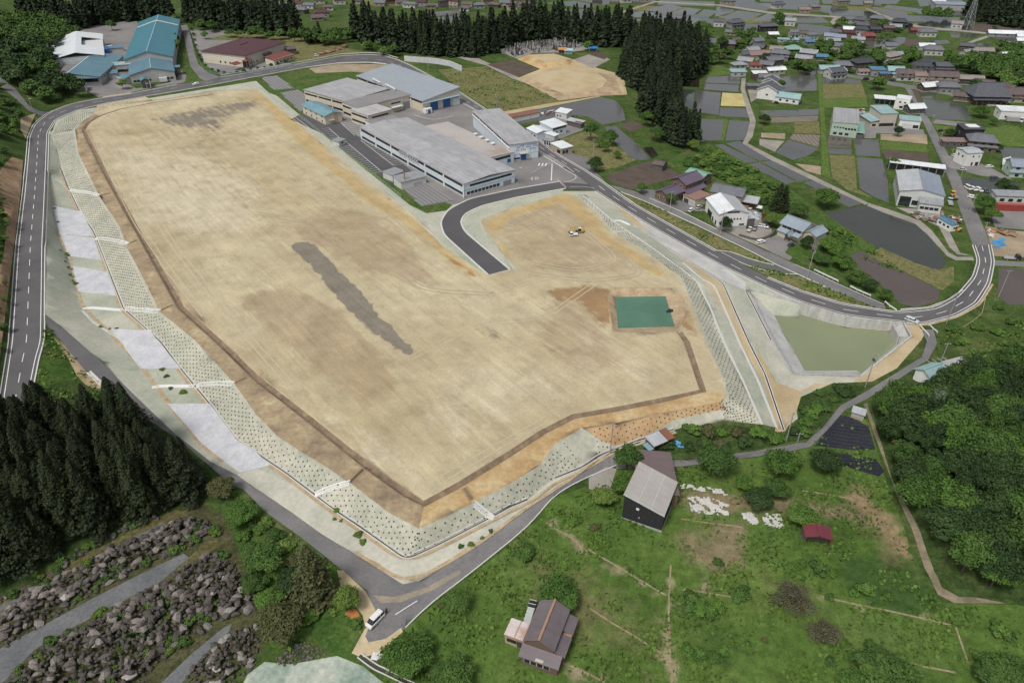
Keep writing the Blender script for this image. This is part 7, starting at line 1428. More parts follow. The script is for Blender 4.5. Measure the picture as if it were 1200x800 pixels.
def broad_mesh(name, seed, n, mat, lobes=9, flat=.8, size=.085, hollow=.55, gap=.0, low=.22):
    """unit-width crown sitting on z=low..low+flat: overlapping lobes of leaf sprays with gaps between"""
    rg = np.random.default_rng(seed); P_, N_, T_, S_ = [], [], [], []
    cs = []
    for i in range(lobes):
        a = 2.4*i+seed; q = math.sqrt((i+.5)/lobes)*.34; cs.append((math.cos(a)*q, math.sin(a)*q, low+flat*(.30+.42*rg.random()*(1-q*1.3)), .15+.10*rg.random()))
    cs.append((0, 0, low+flat*.68, .24))
    for (x, y, z, r) in cs:
        m = int(n/len(cs)); d = rg.normal(size=(m, 3)); d[:, 2] = np.abs(d[:, 2])*1.0-.25; d /= np.linalg.norm(d, axis=1, keepdims=True)
        wob = 1+.2*np.sin(d[:, 0]*6+seed)*np.sin(d[:, 1]*7+d[:, 2]*5); k = (hollow+(1-hollow)*rg.random(m))*wob
        p = np.array([x, y, z])+d*r*k[:, None]*np.array([1, 1, .85*flat/.8])
        if gap: keep = rg.random(m) > gap; p, d, k = p[keep], d[keep], k[keep]
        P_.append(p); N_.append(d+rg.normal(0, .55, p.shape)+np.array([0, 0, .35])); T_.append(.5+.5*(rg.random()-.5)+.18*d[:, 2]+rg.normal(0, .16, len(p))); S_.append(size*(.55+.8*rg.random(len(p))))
    return leaf_mesh(name, np.concatenate(P_), np.concatenate(N_), np.concatenate(S_), np.concatenate(T_), mat)
def trunk_mesh(name, h, r, limbs, seed, spread=.3, mat=BARK):
    rg = random.Random(seed); m_ = MB(); m_.tube((0,0,-.06), (0,0,h), r, r*.45, 6)
    for i in range(limbs):
        a = 2.4*i+seed; z = h*(.45+.5*i/max(1, limbs)); m_.tube((0,0,z), (math.cos(a)*spread*rg.uniform(.6,1), math.sin(a)*spread*rg.uniform(.6,1), z+.22*rg.uniform(.6,1.2)), r*.42, r*.12, 5)
    me = bpy.data.meshes.new(name); me.from_pydata([tuple(v) for v in m_.v], [], m_.f); me.materials.append(mat); return me
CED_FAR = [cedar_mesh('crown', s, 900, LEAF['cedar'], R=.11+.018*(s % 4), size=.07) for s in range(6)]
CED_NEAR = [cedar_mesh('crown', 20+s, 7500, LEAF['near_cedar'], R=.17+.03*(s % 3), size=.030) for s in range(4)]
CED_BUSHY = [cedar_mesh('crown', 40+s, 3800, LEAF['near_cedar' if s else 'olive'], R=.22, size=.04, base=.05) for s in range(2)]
TRK_C = trunk_mesh('trunk', .93, .012, 0, 1)
BR = {}
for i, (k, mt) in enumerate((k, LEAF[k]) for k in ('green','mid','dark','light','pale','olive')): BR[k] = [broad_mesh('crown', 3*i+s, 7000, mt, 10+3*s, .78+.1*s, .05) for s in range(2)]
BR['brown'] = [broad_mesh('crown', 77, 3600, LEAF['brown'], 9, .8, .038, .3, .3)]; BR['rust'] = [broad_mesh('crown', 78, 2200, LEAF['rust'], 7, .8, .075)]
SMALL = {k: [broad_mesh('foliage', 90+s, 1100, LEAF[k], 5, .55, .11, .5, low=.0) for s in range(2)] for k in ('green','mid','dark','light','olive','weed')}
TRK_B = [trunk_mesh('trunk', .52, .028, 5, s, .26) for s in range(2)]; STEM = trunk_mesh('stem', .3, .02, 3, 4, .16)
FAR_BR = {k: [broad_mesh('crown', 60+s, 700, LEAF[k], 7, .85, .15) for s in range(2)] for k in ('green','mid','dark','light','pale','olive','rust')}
TR = random.Random(42)
def plant(name, cat, label, group, meshes, trunk, p, sx, sz, rz=None, tname='trunk', cname='crown', lean=0):
    rz = TR.uniform(0, 6.28) if rz is None else rz
    e = empty(name, p, rz, label, cat, group)
    if lean: e.rotation_euler.x = TR.uniform(-lean, lean)
    e.scale = (sx*TR.uniform(.93,1.07), sx*TR.uniform(.93,1.07), sz)
    c = bpy.data.objects.new(cname, meshes if not isinstance(meshes, list) else TR.choice(meshes)); COL.objects.link(c); c.parent = e
    t = bpy.data.objects.new(tname, trunk); COL.objects.link(t); t.parent = e
    return e
def scatter(poly_px, s, jit=.38, rng=TR, world=None):
    w = np.array(world) if world is not None else np.array([tuple(G(*p).xy) for p in poly_px]); mn, mx = w.min(0), w.max(0); out = []
    i = 0; y = mn[1]
    while y < mx[1]:
        x = mn[0]+(s/2 if i % 2 else 0)
        while x < mx[0]: out.append((x+rng.uniform(-jit, jit)*s, y+rng.uniform(-jit, jit)*s)); x += s
        y += s*.87; i += 1
    q = np.array(out); return [tuple(v) for v in q[pip(q, w)]] if len(q) else []
def band(front_px, depth, s):
    f = resample(world_line(front_px), s); back = [(x*(1+depth/math.hypot(x, y)), y*(1+depth/math.hypot(x, y))) for x, y in f]
    return scatter(None, s, world=[tuple(p) for p in f]+back[::-1])
# == cedar woods
WOODS = [('hall', band([(86,37),(130,27),(165,25),(208,29)], 42, 6.6), 24, 'behind the teal-roofed plant'),
  ('hall2', band([(222,30),(250,35),(290,38),(330,42),(352,46)], 40, 6.6), 25, 'behind the maroon-roofed hall'),
  ('hall', band([(26,15),(55,21),(84,33)], 40, 7), 22, 'behind the teal-roofed plant'),
  ('belt', band([(412,46),(435,55),(470,62),(520,68),(550,69),(575,64),(600,56),(620,48),(645,45),(668,51),(690,54),(715,56),(740,55)], 36, 6.4), 25, 'in the belt behind the factory and the graveyard'),
  ('knoll', scatter([(737,64),(762,54),(800,58),(820,74),(826,86),(806,99),(786,112),(762,110),(738,104),(728,88)], 6.6), 26, 'on the wooded knoll between the tan mound and the paddies'),
  ('knoll', scatter([(762,112),(784,114),(800,160),(815,166),(811,172),(795,175),(778,162),(762,144),(750,130)], 6.2), 23, 'on the wooded knoll between the tan mound and the paddies'),
  ('pylon', band([(1128,25),(1150,27),(1175,31),(1200,35),(1240,40)], 48, 6.8), 22, 'behind the lattice pylon at the upper right'),
  ('near', scatter([(-25,545),(20,505),(52,498),(75,512),(110,515),(135,505),(160,515),(200,545),(236,570),(222,582),(150,608),(60,646),(0,681),(-40,694)], 4.4, .36), 20, 'in the dark stand between the left road and the boulder yard')]
allc = []
for nm, pts, h, where in WOODS:
    for (x, y) in pts:
        allc.append((math.hypot(math.hypot(x, y), CAM_H-zat(x, y)-h/2)/h, nm, x, y, h*TR.uniform(.70, 1.15), where))
near_c = [c for c in allc if c[1] == 'near']; rest = sorted([c for c in allc if c[1] != 'near'], key=lambda c: c[0]); keep = 292-len(near_c)
print('cedars', len(allc), 'near', len(near_c))
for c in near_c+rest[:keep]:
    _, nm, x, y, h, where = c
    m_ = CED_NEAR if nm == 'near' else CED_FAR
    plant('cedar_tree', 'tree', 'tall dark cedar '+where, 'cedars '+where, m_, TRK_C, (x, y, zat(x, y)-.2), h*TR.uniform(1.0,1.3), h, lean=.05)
# cedars past the first 300: one mass
Vs, Fs, Ts = [], [], []; nb = 0
cm = [(np.array([v.co[:] for v in m_.vertices]), np.array([f.value for f in m_.attributes['tint'].data])) for m_ in [cedar_mesh('c', 50+s, 380, LEAF['cedar'], R=.14, size=.11) for s in range(3)]]
for i, c in enumerate(rest[keep:]):
    v, t = cm[i % 3]; a = TR.uniform(0, 6.28); h = c[4]; ca, sa = math.cos(a), math.sin(a)
    w = np.stack([(v[:,0]*ca-v[:,1]*sa)*h*1.12+c[2], (v[:,0]*sa+v[:,1]*ca)*h*1.12+c[3], v[:,2]*h+zat(c[2], c[3])], 1); Vs.append(w); Ts.append(np.clip(t+TR.uniform(-.2,.2), 0, 1))
if Vs:
    V_ = np.concatenate(Vs); o = np_obj('cedar_forest', V_, np.arange(len(V_)).reshape(-1, 4), LEAF['cedar']); o['kind'] = 'stuff'
    a = o.data.attributes.new("tint", 'FLOAT', 'FACE'); a.data.foreach_set('value', np.concatenate(Ts).astype(np.float32))
# dead leaning trunks at the edge of the near stand
for i, (bx, by, tx, ty) in enumerate(((102,622,66,563), (62,648,48,618))):
    b_ = G(bx, by); e = empty('dead_trunk', b_, 0, ['bare pale trunk leaning out of the dark cedar stand', 'short bare trunk at the foot of the dark cedar stand'][i], 'tree'); MB().tube((0,0,-.2), tuple(P(tx, ty, b_.z+[11,6][i])-b_), .16, .06, 6).build('trunk', paint((.35,.32,.28),.9,.2,2), e)
    MB().tube(tuple((P(tx,ty,b_.z+[11,6][i])-b_)*.7), tuple((P(tx,ty,b_.z+[11,6][i])-b_)*.8+Vector((1.2,.3,.2))), .06, .03, 5).build('branch', paint((.35,.32,.28),.9,.2,2), e)
# == single trees: base point, width, height, kind, look and place
def tree(px, py, w, h, kind, label, far=False, group=None, z=None):
    p = G(px, py); p.z -= .1
    return plant('broadleaf_tree', 'tree', label, group, (FAR_BR if far else BR)[kind], TR.choice(TRK_B), p, w, h)
def bush(px, py, w, h, kind, label, group=None):
    p = G(px, py); p.z -= .1
    return plant('bush', 'bush', label, group, SMALL[kind], STEM, p, w, h*1.35, tname='stem', cname='foliage')
for t in [(734,549,7,8,'mid','round dark green tree left of the brown barn'), (729,577,5.5,5.5,'green','small round tree touching the left wall of the black barn'), (707,590,6.5,4.5,'light','bright shaggy bush below the gravel parking place'),
  (838,556,10.5,8,'mid','broad tree right of the barns on the lane'), (870,574,5,4.5,'green','small rounded tree beside the white debris'), (888,594,7.5,5.5,'dark','dark spreading tree between the two patches of white debris'), (908,582,7,5.5,'mid','round tree above the right patch of white debris'),
  (913,556,9,7.5,'green','bright tall tree beside the lane, left of the black film fields'), (938,615,8.5,5.5,'green','leafy tree at the upper left of the maroon shed'), (963,552,8.5,7,'dark','rounded tree just below the black film fields'), (928,545,5,4,'light','light small tree by the lane pole'),
  (655,707,9.5,5.5,'green','leafy tree overhanging the farmhouse roof'), (926,712,10,5.5,'brown','sparse grey-brown tree in the lower meadow, the larger of two'), (962,748,8,4.5,'brown','sparse grey-brown tree in the lower meadow, the smaller of two'),
  (536,712,6.5,4,'mid','dome-shaped bush beside the lane, right of the white van'), (480,778,10.5,5.5,'green','big leafy tree at the bottom edge by the white cistern'), (532,800,9,5,'mid','leafy tree at the bottom edge left of the farmhouse'), (1032,800,12,7,'mid','big dark leafy tree on the bottom edge of the meadow'), (1172,802,11,6,'mid','broad leafy tree at the bottom right corner'), (1096,486,10,9.5,'pale','pale grey-green tree at the top of the right-hand wood'), (1000,806,7,4,'green','low tree on the bottom edge left of the big dark tree'),
  (409,712,6.2,6,'light','bright round tree beside the tall brownish conifer'), (332,742,10,7,'olive','brownish spreading tree beside the boulder yard'), (312,664,9,6,'mid','dense tree on the verge left of the tall conifer'), (285,612,8,5,'green','leafy tree between the cedars and the lower road'), (262,580,7,5,'olive','shrubby tree at the right end of the cedar stand'), (318,712,6.5,5,'green','bright tree at the edge of the boulder yard'), (300,690,6,4,'mid','low tree at the upper right corner of the boulders'), (345,690,7.5,6,'dark','dark tree behind the tall brownish conifer'),
  (145,105,7,6.5,'light','bright green tree at the plant driveway'), (132,36,8,8,'mid','tree standing between the two plant buildings at the back'), (241,46,6,6,'green','round tree at the corner of the gravel lot left of the maroon hall'),
  (692,165,8.5,9.5,'mid','tallest tree of the lawn, beside the big grey paddy'), (715,171,8.5,9,'mid','tall tree of the lawn, at the head of the narrow paddy'), (702,173,5.5,5.5,'green','small tree on the lawn, left of two'), (709,178,5.5,5.5,'green','small tree on the lawn, right of two'), (723,186,5,4,'green','low spreading tree on the lawn by the narrow paddy'), (697,201,8,7,'dark','dark round tree on the roadside corner of the lawn'),
  (751,227,5,5.5,'green','round roadside tree left of the purple-roofed house'), (785,240,5,6,'green','round tree in front of the purple-roofed house'), (849,271,5.5,7,'dark','dark tree against the front of the white workshop'), (903,266,7,6.5,'light','bright tree beside the yard of the white workshop'), (896,262,5,5,'rust','reddish-leaved tree beside the yard of the white workshop'), (935,254,8,6,'mid','round tree behind the inn'), (966,243,12,9.5,'green','open-crowned tree at the edge of the long paddies'), (944,291,5.5,6,'dark','dark pine at the front of the inn'),
  (972,300,11,8,'green','large tree right of the inn, the uppermost of the clump'), (986,316,10,6.5,'green','large tree in the middle of the clump right of the inn'), (960,309,8,4.5,'mid','bushy tree below the inn beside the tall pole'), (1001,332,8,5.5,'mid','tree in the clump above the guard rail, left'), (1017,341,6.5,5,'dark','tree in the clump above the guard rail, middle'), (1036,352,6,4.5,'green','tree in the clump above the guard rail, right end'),
  (1150,251,9,9,'green','large tree on the corner of the village road and the paved yard'), (1160,261,8,7,'green','tree just below the large corner tree on the village road'), (1051,160,6,6,'dark','dark round tree on the bare lot by the teal workshops'), (1045,197,8,6,'green','tree at the left end of the long narrow white roof'), (895,146,7,6.5,'dark','dark tree between the village lane and the long paddy'), (914,104,6,6,'mid','round tree right of the white-verged houses'), (1147,138,10,7,'green','tree in the temple garden beside the village pond'), (1163,147,5,4.5,'green','small tree behind the white lorry'),
  (1023,6,15,14,'dark','big dark tree group at the top edge'), (1112,161,7,5,'dark','dark bush left of the black cube house'), (1167,178,6,5,'dark','round dark bush beside the grey paddy at the right'), (741,92,7,8,'pale','pale grey-green tree at the foot of the knoll by the tan mound'), (791,90,8,10,'light','bright green tree on the right side of the knoll'), (757,148,8,9,'green','leafy tree at the near foot of the knoll'), (768,166,8,8,'mid','dense tree at the near foot of the knoll above the ploughed field'), (812,176,7,6,'light','bright shrubby tree at the right foot of the knoll'),
  (845,58,9,10,'dark','dark tree at the left edge of the village'), (851,70,11,9,'mid','tree at the left village edge above the bushy slope'), (843,75,10,8,'olive','olive tree on the bushy slope left of the village'), (1181,105,12,9,'green','tree right behind the temple residence'), (1136,91,7,12,'dark','dark pointed tree in the village grove'), (1170,228,6,9,'dark','dark conifer beside the parked cars'), (1183,230,8,6,'dark','low dark tree right of the dark conifer by the parked cars')]:
    tree(*t, far=t[1] < 130)
cn = [(371,702,17,.5,'tall brownish conifer standing by the lower road',1), (910,247,13,.42,'tall dark conifer behind the white workshop, the left of two',0), (916,246,11.5,.42,'dark conifer behind the white workshop, the right of two',0), (1190,468,14,.5,'broad dark conifer at the right edge',0), (363,42+8,11,.4,'lone conifer in the gap of the cedar woods',0), (375,49,15,.4,'dark conifer at the right side of the gap in the woods',0)]
for (px, py, h, k, lab, v) in cn: p = G(px, py); plant('conifer', 'tree', lab, None, CED_BUSHY[0 if v else 1], TRK_C, p, h*1.25, h)
# broadleaf belts and groves whose trees look alike
GROVE = []
def grove(pts, kinds, w, h, label, group, far, name='tree'):
    for (x, y) in pts:
        GROVE.append((math.hypot(x, y), x, y, TR.choice(kinds), w*TR.uniform(.75, 1.2), h*TR.uniform(.75, 1.2), label, group, far))
grove(scatter([(1026,490),(1056,474),(1090,464),(1122,454),(1160,442),(1206,434),(1208,540),(1208,692),(1160,690),(1122,672),(1094,640),(1072,600),(1054,560),(1040,525)], 5.7), ['mid','dark','green','dark','mid','dark','mid'], 10, 10.5, 'broadleaf tree in the dense wood at the right edge, below the basin', 'trees of the right-hand wood', False)
grove(scatter([(-6,24),(60,30),(92,42),(62,70),(66,96),(104,106),(110,112),(80,119),(60,122),(30,112),(-6,80)], 8.5), ['dark','mid','dark','dark'], 10.5, 10, 'dark leafy tree on the wooded hill left of the plant', 'trees of the left hill', True)
grove(scatter([(-6,100),(14,116),(34,138),(26,150),(10,180),(-6,200)], 7), ['green','mid','mid'], 6, 4, 'low leafy tree on the bank left of the upper road', 'trees on the left bank', True)
grove(band([(268,46),(300,46),(335,49),(350,52),(372,54),(395,56)], 9, 7.5), ['green','mid','green'], 9.5, 8.5, 'rounded broadleaf tree at the foot of the cedars behind the maroon hall', 'broadleaf trees behind the maroon hall', True)
grove(band([(354,52),(380,55),(412,50)], 16, 7.5), ['dark','mid','dark'], 9, 10.5, 'dark leafy tree in the gap of the cedar belt', 'trees in the gap of the cedar belt', True)
grove(band([(222,34),(242,37),(256,40)], 8, 8), ['mid','dark'], 9, 9, 'bushy tree beside the top end of the plant road', 'trees by the plant road', True)
grove(band([(428,60),(450,66),(475,68)], 9, 7), ['green','light','mid'], 8, 8, 'light green tree at the foot of the cedar belt beside the bend', 'light trees at the foot of the cedar belt', True)
grove(band([(618,54),(640,52),(668,57),(690,60)], 6, 11), ['green','mid'], 7.5, 8, 'light tree between the graveyard and the cedar belt', 'trees behind the graveyard', True)
grove(scatter([(1104,74),(1128,76),(1165,72),(1200,80),(1235,92),(1235,116),(1195,112),(1160,94),(1135,88),(1112,84)], 8.5), ['green','mid','dark','light'], 10.5, 9.5, 'leafy tree in the village grove behind the temple', 'trees of the temple grove', True)
for q, lab in (([(1056,64),(1072,66),(1072,80),(1055,78)], 'tree in the small grove right of the beige-tiled house'), ([(862,44),(880,42),(884,56),(866,60)], 'tree among the houses at the upper left of the village'), ([(957,52),(972,56),(972,68),(957,66)], 'tree above the blue-roofed house in the village'), ([(988,56),(1003,58),(1003,76),(990,78)], 'tree left of the big black-tiled farmhouse'), ([(1020,66),(1032,68),(1032,82),(1022,80)], 'tree right of the big black-tiled farmhouse'), ([(936,78),(950,80),(948,90),(936,88)], 'tree at the upper corner of the village paddy'), ([(1012,104),(1030,102),(1030,110),(1014,112)], 'bushy tree in the plot below the blue-roofed shops'),
  ([(1138,106),(1150,108),(1148,116),(1136,114)], 'tree between the shop row and the temple'), ([(985,30),(992,33),(988,36),(984,34)], 'tree on the left of the middle hamlet'), ([(1076,20),(1112,20),(1110,24),(1078,24)], 'tree in the row below the large works building'), ([(1030,32),(1042,33),(1040,36),(1030,35)], 'tree beside the farm track in the middle hamlet'), ([(1165,58),(1200,62),(1200,72),(1170,68)], 'tree around the brown-roofed house at the right edge'), ([(905,24),(915,26),(914,32),(906,31)], 'tree beside the lone white house by the far paddies'), ([(893,70),(897,70),(897,76),(893,76)], 'tree between houses of the left village cluster'), ([(926,76),(934,78),(934,86),(927,86)], 'tree right of the village lane'), ([(812,38),(834,40),(832,52),(815,52)], 'tree at the right shoulder of the cedar knoll'), ([(822,60),(836,60),(834,80),(826,84)], 'tree on the slope between the knoll and the village')):
    grove(scatter(q, 8), ['green','mid','dark'], 9, 8, lab, lab.replace('tree', 'trees', 1) if 0 else 'group of '+lab.replace('tree', 'trees', 1), True)
GROVE.sort(key=lambda g: g[0]); NG = 212
for (_, x, y, k, w, h, label, group, far) in GROVE[:NG]: plant('broadleaf_tree', 'tree', label, group, (FAR_BR if far else BR)[k], TR.choice(TRK_B), (x, y, zat(x, y)-.2), w, h)
print('grove', len(GROVE)); Vs, Ts = [], []
wm_ = [(np.array([v.co[:] for v in m_.vertices]), np.array([f.value for f in m_.attributes['tint'].data])) for m_ in FAR_BR['mid']]
for i, (_, x, y, k, w, h, label, group, far) in enumerate(GROVE[NG:]):
    v, t = wm_[i % 2]; a = TR.uniform(0, 6.28); ca, sa = math.cos(a), math.sin(a); Vs.append(np.stack([(v[:,0]*ca-v[:,1]*sa)*w+x, (v[:,0]*sa+v[:,1]*ca)*w+y, v[:,2]*h+zat(x, y)-.2], 1)); Ts.append(np.clip(t+TR.uniform(-.3,.3), 0, 1))
if Vs:
    V_ = np.concatenate(Vs); o = np_obj('woods', V_, np.arange(len(V_)).reshape(-1, 4), LEAF['mid']); o['kind'] = 'stuff'; a = o.data.attributes.new("tint", 'FLOAT', 'FACE'); a.data.foreach_set('value', np.concatenate(Ts).astype(np.float32))
# == bushes
def bushes(pts, kinds, w, h, label, group, name='bush'):
    for (x, y) in pts:
        s = TR.uniform(.6, 1.3); plant(name, name.replace('_', ' '), label, group, SMALL[TR.choice(kinds)], STEM, (x, y, zat(x, y)-.1), w*s, h*1.35*s, tname='stem', cname='foliage')
bushes(scatter([(836,174),(872,196),(918,222),(930,236),(905,248),(888,236),(868,224),(846,210),(815,204),(800,192),(806,182)], 5.2), ['green','mid','light','mid'], 6, 3.2, 'leafy bush on the green slope above the long paddies', 'bushes on the slope above the paddies')
bushes(scatter([(762,520),(800,504),(850,501),(893,504),(918,508),(922,516),(890,521),(850,526),(800,531),(770,531)], 3.8), ['mid','dark','green','olive'], 4.8, 2.6, 'bush in the overgrown strip between the dotted slope and the lane', 'bushes of the overgrown strip')
bushes(scatter([(938,490),(945,468),(975,453),(1012,455),(1008,462),(982,472),(958,498),(940,512),(926,514)], 3.8), ['mid','green','dark'], 4.6, 2.4, 'bush in the thicket between the green basin and the lane', 'bushes below the green basin')
bushes(scatter([(268,585),(290,590),(330,625),(365,655),(395,690),(420,715),(415,745),(380,745),(345,720),(318,690),(285,640)], 4.2), ['green','mid','light','olive'], 4.2, 2.4, 'bush on the verge between the boulder yard and the lower road', 'bushes beside the boulder yard')
bushes(scatter([(955,262),(985,268),(1000,286),(985,300),(960,290),(945,270)], 5), ['green','mid'], 5, 2.6, 'low bush on the bank left of the dark paddy', 'bushes left of the dark paddy')
bushes([tuple(G(x, y).xy) for x, y in ((249,82),(256,84.5),(263,86),(270,86.6),(278,86),(286,84.6),(294,83),(302,81),(310,79.5),(318,77.6),(326,76),(335,74))], ['dark'], 2.6, 2.4, 'clipped shrub in the row inside the green mesh fence', 'clipped shrubs along the green fence', 'clipped_shrub')
bushes([tuple(G(x, y).xy) for x, y in ((225,36),(227,42),(228,48),(230,54),(232,60),(234,66),(237,72),(241,77))], ['dark','mid'], 3.4, 3.0, 'hedge shrub along the plant road above the fence bend', 'hedge shrubs along the plant road')
for i, (x, y) in enumerate(((206,30),(207,38),(208,46),(208.5,54),(209,62))): p = G(x, y); plant('broadleaf_tree', 'tree', 'columnar tree in the row between the teal plant and the plant road', 'columnar trees by the teal plant', FAR_BR['mid' if i % 2 else 'light'], TRK_B[0], p, 5, 9)
MB_ = scatter([(730,600),(770,640),(900,640),(940,690),(1100,720),(1180,730),(1160,780),(900,790),(780,790),(800,690),(700,620),(560,690),(480,735),(500,720),(600,650),(660,600)], 9.5, .48)
bushes([q for q in MB_ if TR.random() < .62], ['weed','green','mid','olive'], 2.6, 1.3, 'low shrub scattered over the terraced meadow', 'shrubs of the meadow', 'meadow_shrub')
bushes([tuple(G(x, y).xy) for x, y in ((812,705),(820,715),(832,718),(805,762),(820,768),(838,772),(846,764),(866,700),(872,690),(840,712),(617,650),(607,648),(618,642),(672,612),(1000,695),(1014,692),(1040,700),(940,660),(960,668),(975,672),(1180,745),(1170,740))], ['green','mid'], 4.2, 2.4, 'rounded leafy shrub in the terraced meadow', 'large shrubs of the meadow')
bushes(scatter([(100,375),(130,380),(150,388),(120,388)], 3)+scatter([(64,243),(78,300),(92,345),(86,345),(72,300),(60,250)], 3.2)+[tuple(G(x, y).xy) for x, y in ((395,598),(400,610),(420,627),(425,635),(392,608),(540,640),(552,638),(565,630),(575,622),(190,433),(195,441),(200,455),(215,460))], ['mid','weed'], 2.0, .9, 'tuft of weeds on the sprayed slope beside the concrete mats', 'weed tufts on the sprayed slopes', 'weed_tuft')
bushes(scatter([(-6,215),(10,262),(6,300),(-6,330)], 3.6)+scatter([(-6,332),(6,330),(2,400),(-6,420)], 3.2), ['green','mid','light'], 4, 2.2, 'leafy bush on the cut bank left of the upper road', 'bushes of the left bank')
bushes(scatter([(845,48),(870,40),(960,48),(1010,55),(1060,60),(1090,70),(1080,92),(1040,84),(1000,86),(960,82),(930,84),(905,70),(870,60),(850,70)], 13, .5)+scatter([(980,30),(1030,22),(1060,34),(1040,50),(1010,50),(975,56)], 13, .5), ['green','mid','dark','mid'], 7.5, 4.6, 'leafy garden tree between houses of the village', 'garden trees of the village', 'garden_tree')
bushes(scatter([(1105,385),(1145,378),(1165,360),(1200,372),(1225,400),(1190,400),(1130,415),(1100,405)], 8, .45), ['green','mid','light'], 4.5, 2.4, 'bush on the grass bank right of the road bend', 'bushes right of the road bend')
# == loose grass and weeds standing up on the near ground
def weeds(polys, n, size, name, mat=LEAF['weed'], lo=.3):
    rg = np.random.default_rng(n); P_ = []
    for q in polys:
        w = np.array([tuple(G(*p).xy) for p in q]); mn, mx = w.min(0), w.max(0); pts = rg.uniform(mn, mx, (n, 2)); pts = pts[pip(pts, w)]
        cl = np.sin(pts[:,0]*.35+1)*np.sin(pts[:,1]*.41)+.6*np.sin(pts[:,0]*.13-pts[:,1]*.17); pts = pts[cl+rg.normal(0, .5, len(pts)) > lo]; P_.append(pts)
    p = np.concatenate(P_); z = np.array([zat(x, y) for x, y in p]); s = size*(.5+rg.random(len(p)))
    me = leaf_mesh(name, np.column_stack([p, z+s*.28]), np.column_stack([rg.normal(0, .8, (len(p), 2)), np.full(len(p), .6)]), s, .5+.3*np.sin(p[:,0]*.21+p[:,1]*.1)+rg.normal(0, .2, len(p)), mat)
    o = bpy.data.objects.new(name, me); COL.objects.link(o); o['kind'] = 'stuff'; return o
weeds([[(725,553),(850,545),(928,532),(1000,490),(1045,580),(1075,670),(1105,710),(1210,712),(1240,815),(445,820),(470,745),(550,680),(640,600)]], 30000, .8, 'meadow_grass')
weeds([[(265,565),(312,604),(400,672),(436,716),(420,760),(340,765),(300,700)], [(53,374),(72,402),(130,464),(175,507),(100,500),(40,478)], [(1085,425),(1110,390),(1160,372),(1210,380),(1210,420)]], 5000, .8, 'verge_grass')
weeds([[(868,308),(940,325),(1030,362),(937,340)], [(728,227),(785,250),(880,298),(907,311),(840,293)], [(960,262),(1000,275),(1060,320),(1000,300)], [(514,84),(570,79),(655,116),(590,131),(540,107)]], 5000, .9, 'bank_grass')
# == boulders of the stone yard
STONE = None
def mat_stone(name, a, b_, c, moss=.35):
    m, nt, bs = new_mat(name); oi = nt.nodes.new("ShaderNodeObjectInfo")
    f = noise_node(nt, 1.3, 6, .65); g = noise_node(nt, 5, 5, .7)
    col = ramp(nt, fmath(nt, 'ADD', fmath(nt, 'MULTIPLY', f, .45), fmath(nt, 'MULTIPLY', oi.outputs["Random"], .55)), [(.25, a), (.55, b_), (.85, c)])
    col = mix(nt, 1.0, col, ramp(nt, g, [(.3, (.7,)*3), (.7, (1.25,)*3)]), 'MULTIPLY')
    col = mix(nt, fmath(nt, 'MULTIPLY', fmath(nt, 'GREATER_THAN', noise_node(nt, .8, 4, .6), .58), moss), col, (.05,.065,.025))
    nt.links.new(col, bs.inputs["Base Color"]); bs.inputs["Roughness"].default_value = .92; bump(nt, bs, g, .5, .1); return m
STONE = mat_stone('boulder_stone', (.075,.065,.058), (.15,.131,.118), (.27,.24,.215)); PALESTONE = mat_stone('pale_stone', (.16,.15,.14), (.29,.27,.25), (.48,.455,.42), .1)
def rock_mesh(seed, mat):
    bm = bmesh.new(); bmesh.ops.create_icosphere(bm, subdivisions=1, radius=1); rg = random.Random(seed)
    ax = [Vector((rg.uniform(-1,1), rg.uniform(-1,1), rg.uniform(-1,1))).normalized() for _ in range(7)]
    for v in bm.verts:
        for a in ax:
            d = v.co.dot(a)-rg.uniform(.55,.62)
            if d > 0: v.co -= a*d*.95
        v.co *= rg.uniform(.92, 1.1)
    for v in bm.verts: v.co = Vector((v.co.x*1.15, v.co.y*.85, v.co.z*.72))
    me = bpy.data.meshes.new('boulder'); bm.to_mesh(me); bm.free(); me.materials.append(mat); return me
ROCKS = [rock_mesh(s, STONE) for s in range(7)]; PROCKS = [rock_mesh(30+s, PALESTONE) for s in range(3)]
PILES = [([(-2,700),(20,692),(60,668),(90,645),(120,630),(150,615),(180,602),(190,606),(150,622),(100,650),(62,678),(0,708)], 1.0, .75, 'in the thin row under the dark cedars', .6),
 ([(-2,722),(15,710),(37,692),(82,670),(135,640),(175,625),(210,605),(250,610),(265,622),(247,629),(217,642),(160,669),(107,697),(57,727),(5,758),(-4,752)], 1.3, .92, 'in the middle row of the stone yard', .62),
 ([(10,795),(45,760),(87,736),(140,707),(190,682),(212,665),(247,647),(265,650),(300,695),(300,720),(272,725),(250,730),(225,747),(175,790),(160,812),(5,812)], 1.25, .88, 'in the broad heap of the stone yard', .6),
 ([(217,790),(237,770),(265,742),(300,730),(308,750),(300,775),(285,795),(262,808),(222,808)], 1.1, .72, 'in the small heap at the bottom of the stone yard', .5)]
rk = []
for poly, s, r, where, lift in PILES:
    w = np.array([tuple(G(*p).xy) for p in poly])
    pts = scatter(poly, s, .42); inn = sdist(np.array(pts), w)
    for (x, y), d in zip(pts, inn):
        q = r*random.choice([.5,.6,.75,.9,1.1,1.5]); rk.append((x, y, min(1.5, .16*q+.30*max(0, d)), q, where))
        if d > 1.6 and random.random() < .55: rk.append((x+random.uniform(-.5,.5), y+random.uniform(-.5,.5), min(2.3, .75+.34*d), q*.8, where))
rk.sort(key=lambda k: -k[3]*(1.25 if k[2] > 1 else 1)); print('boulders', len(rk))
rest_v, rest_f = [], []
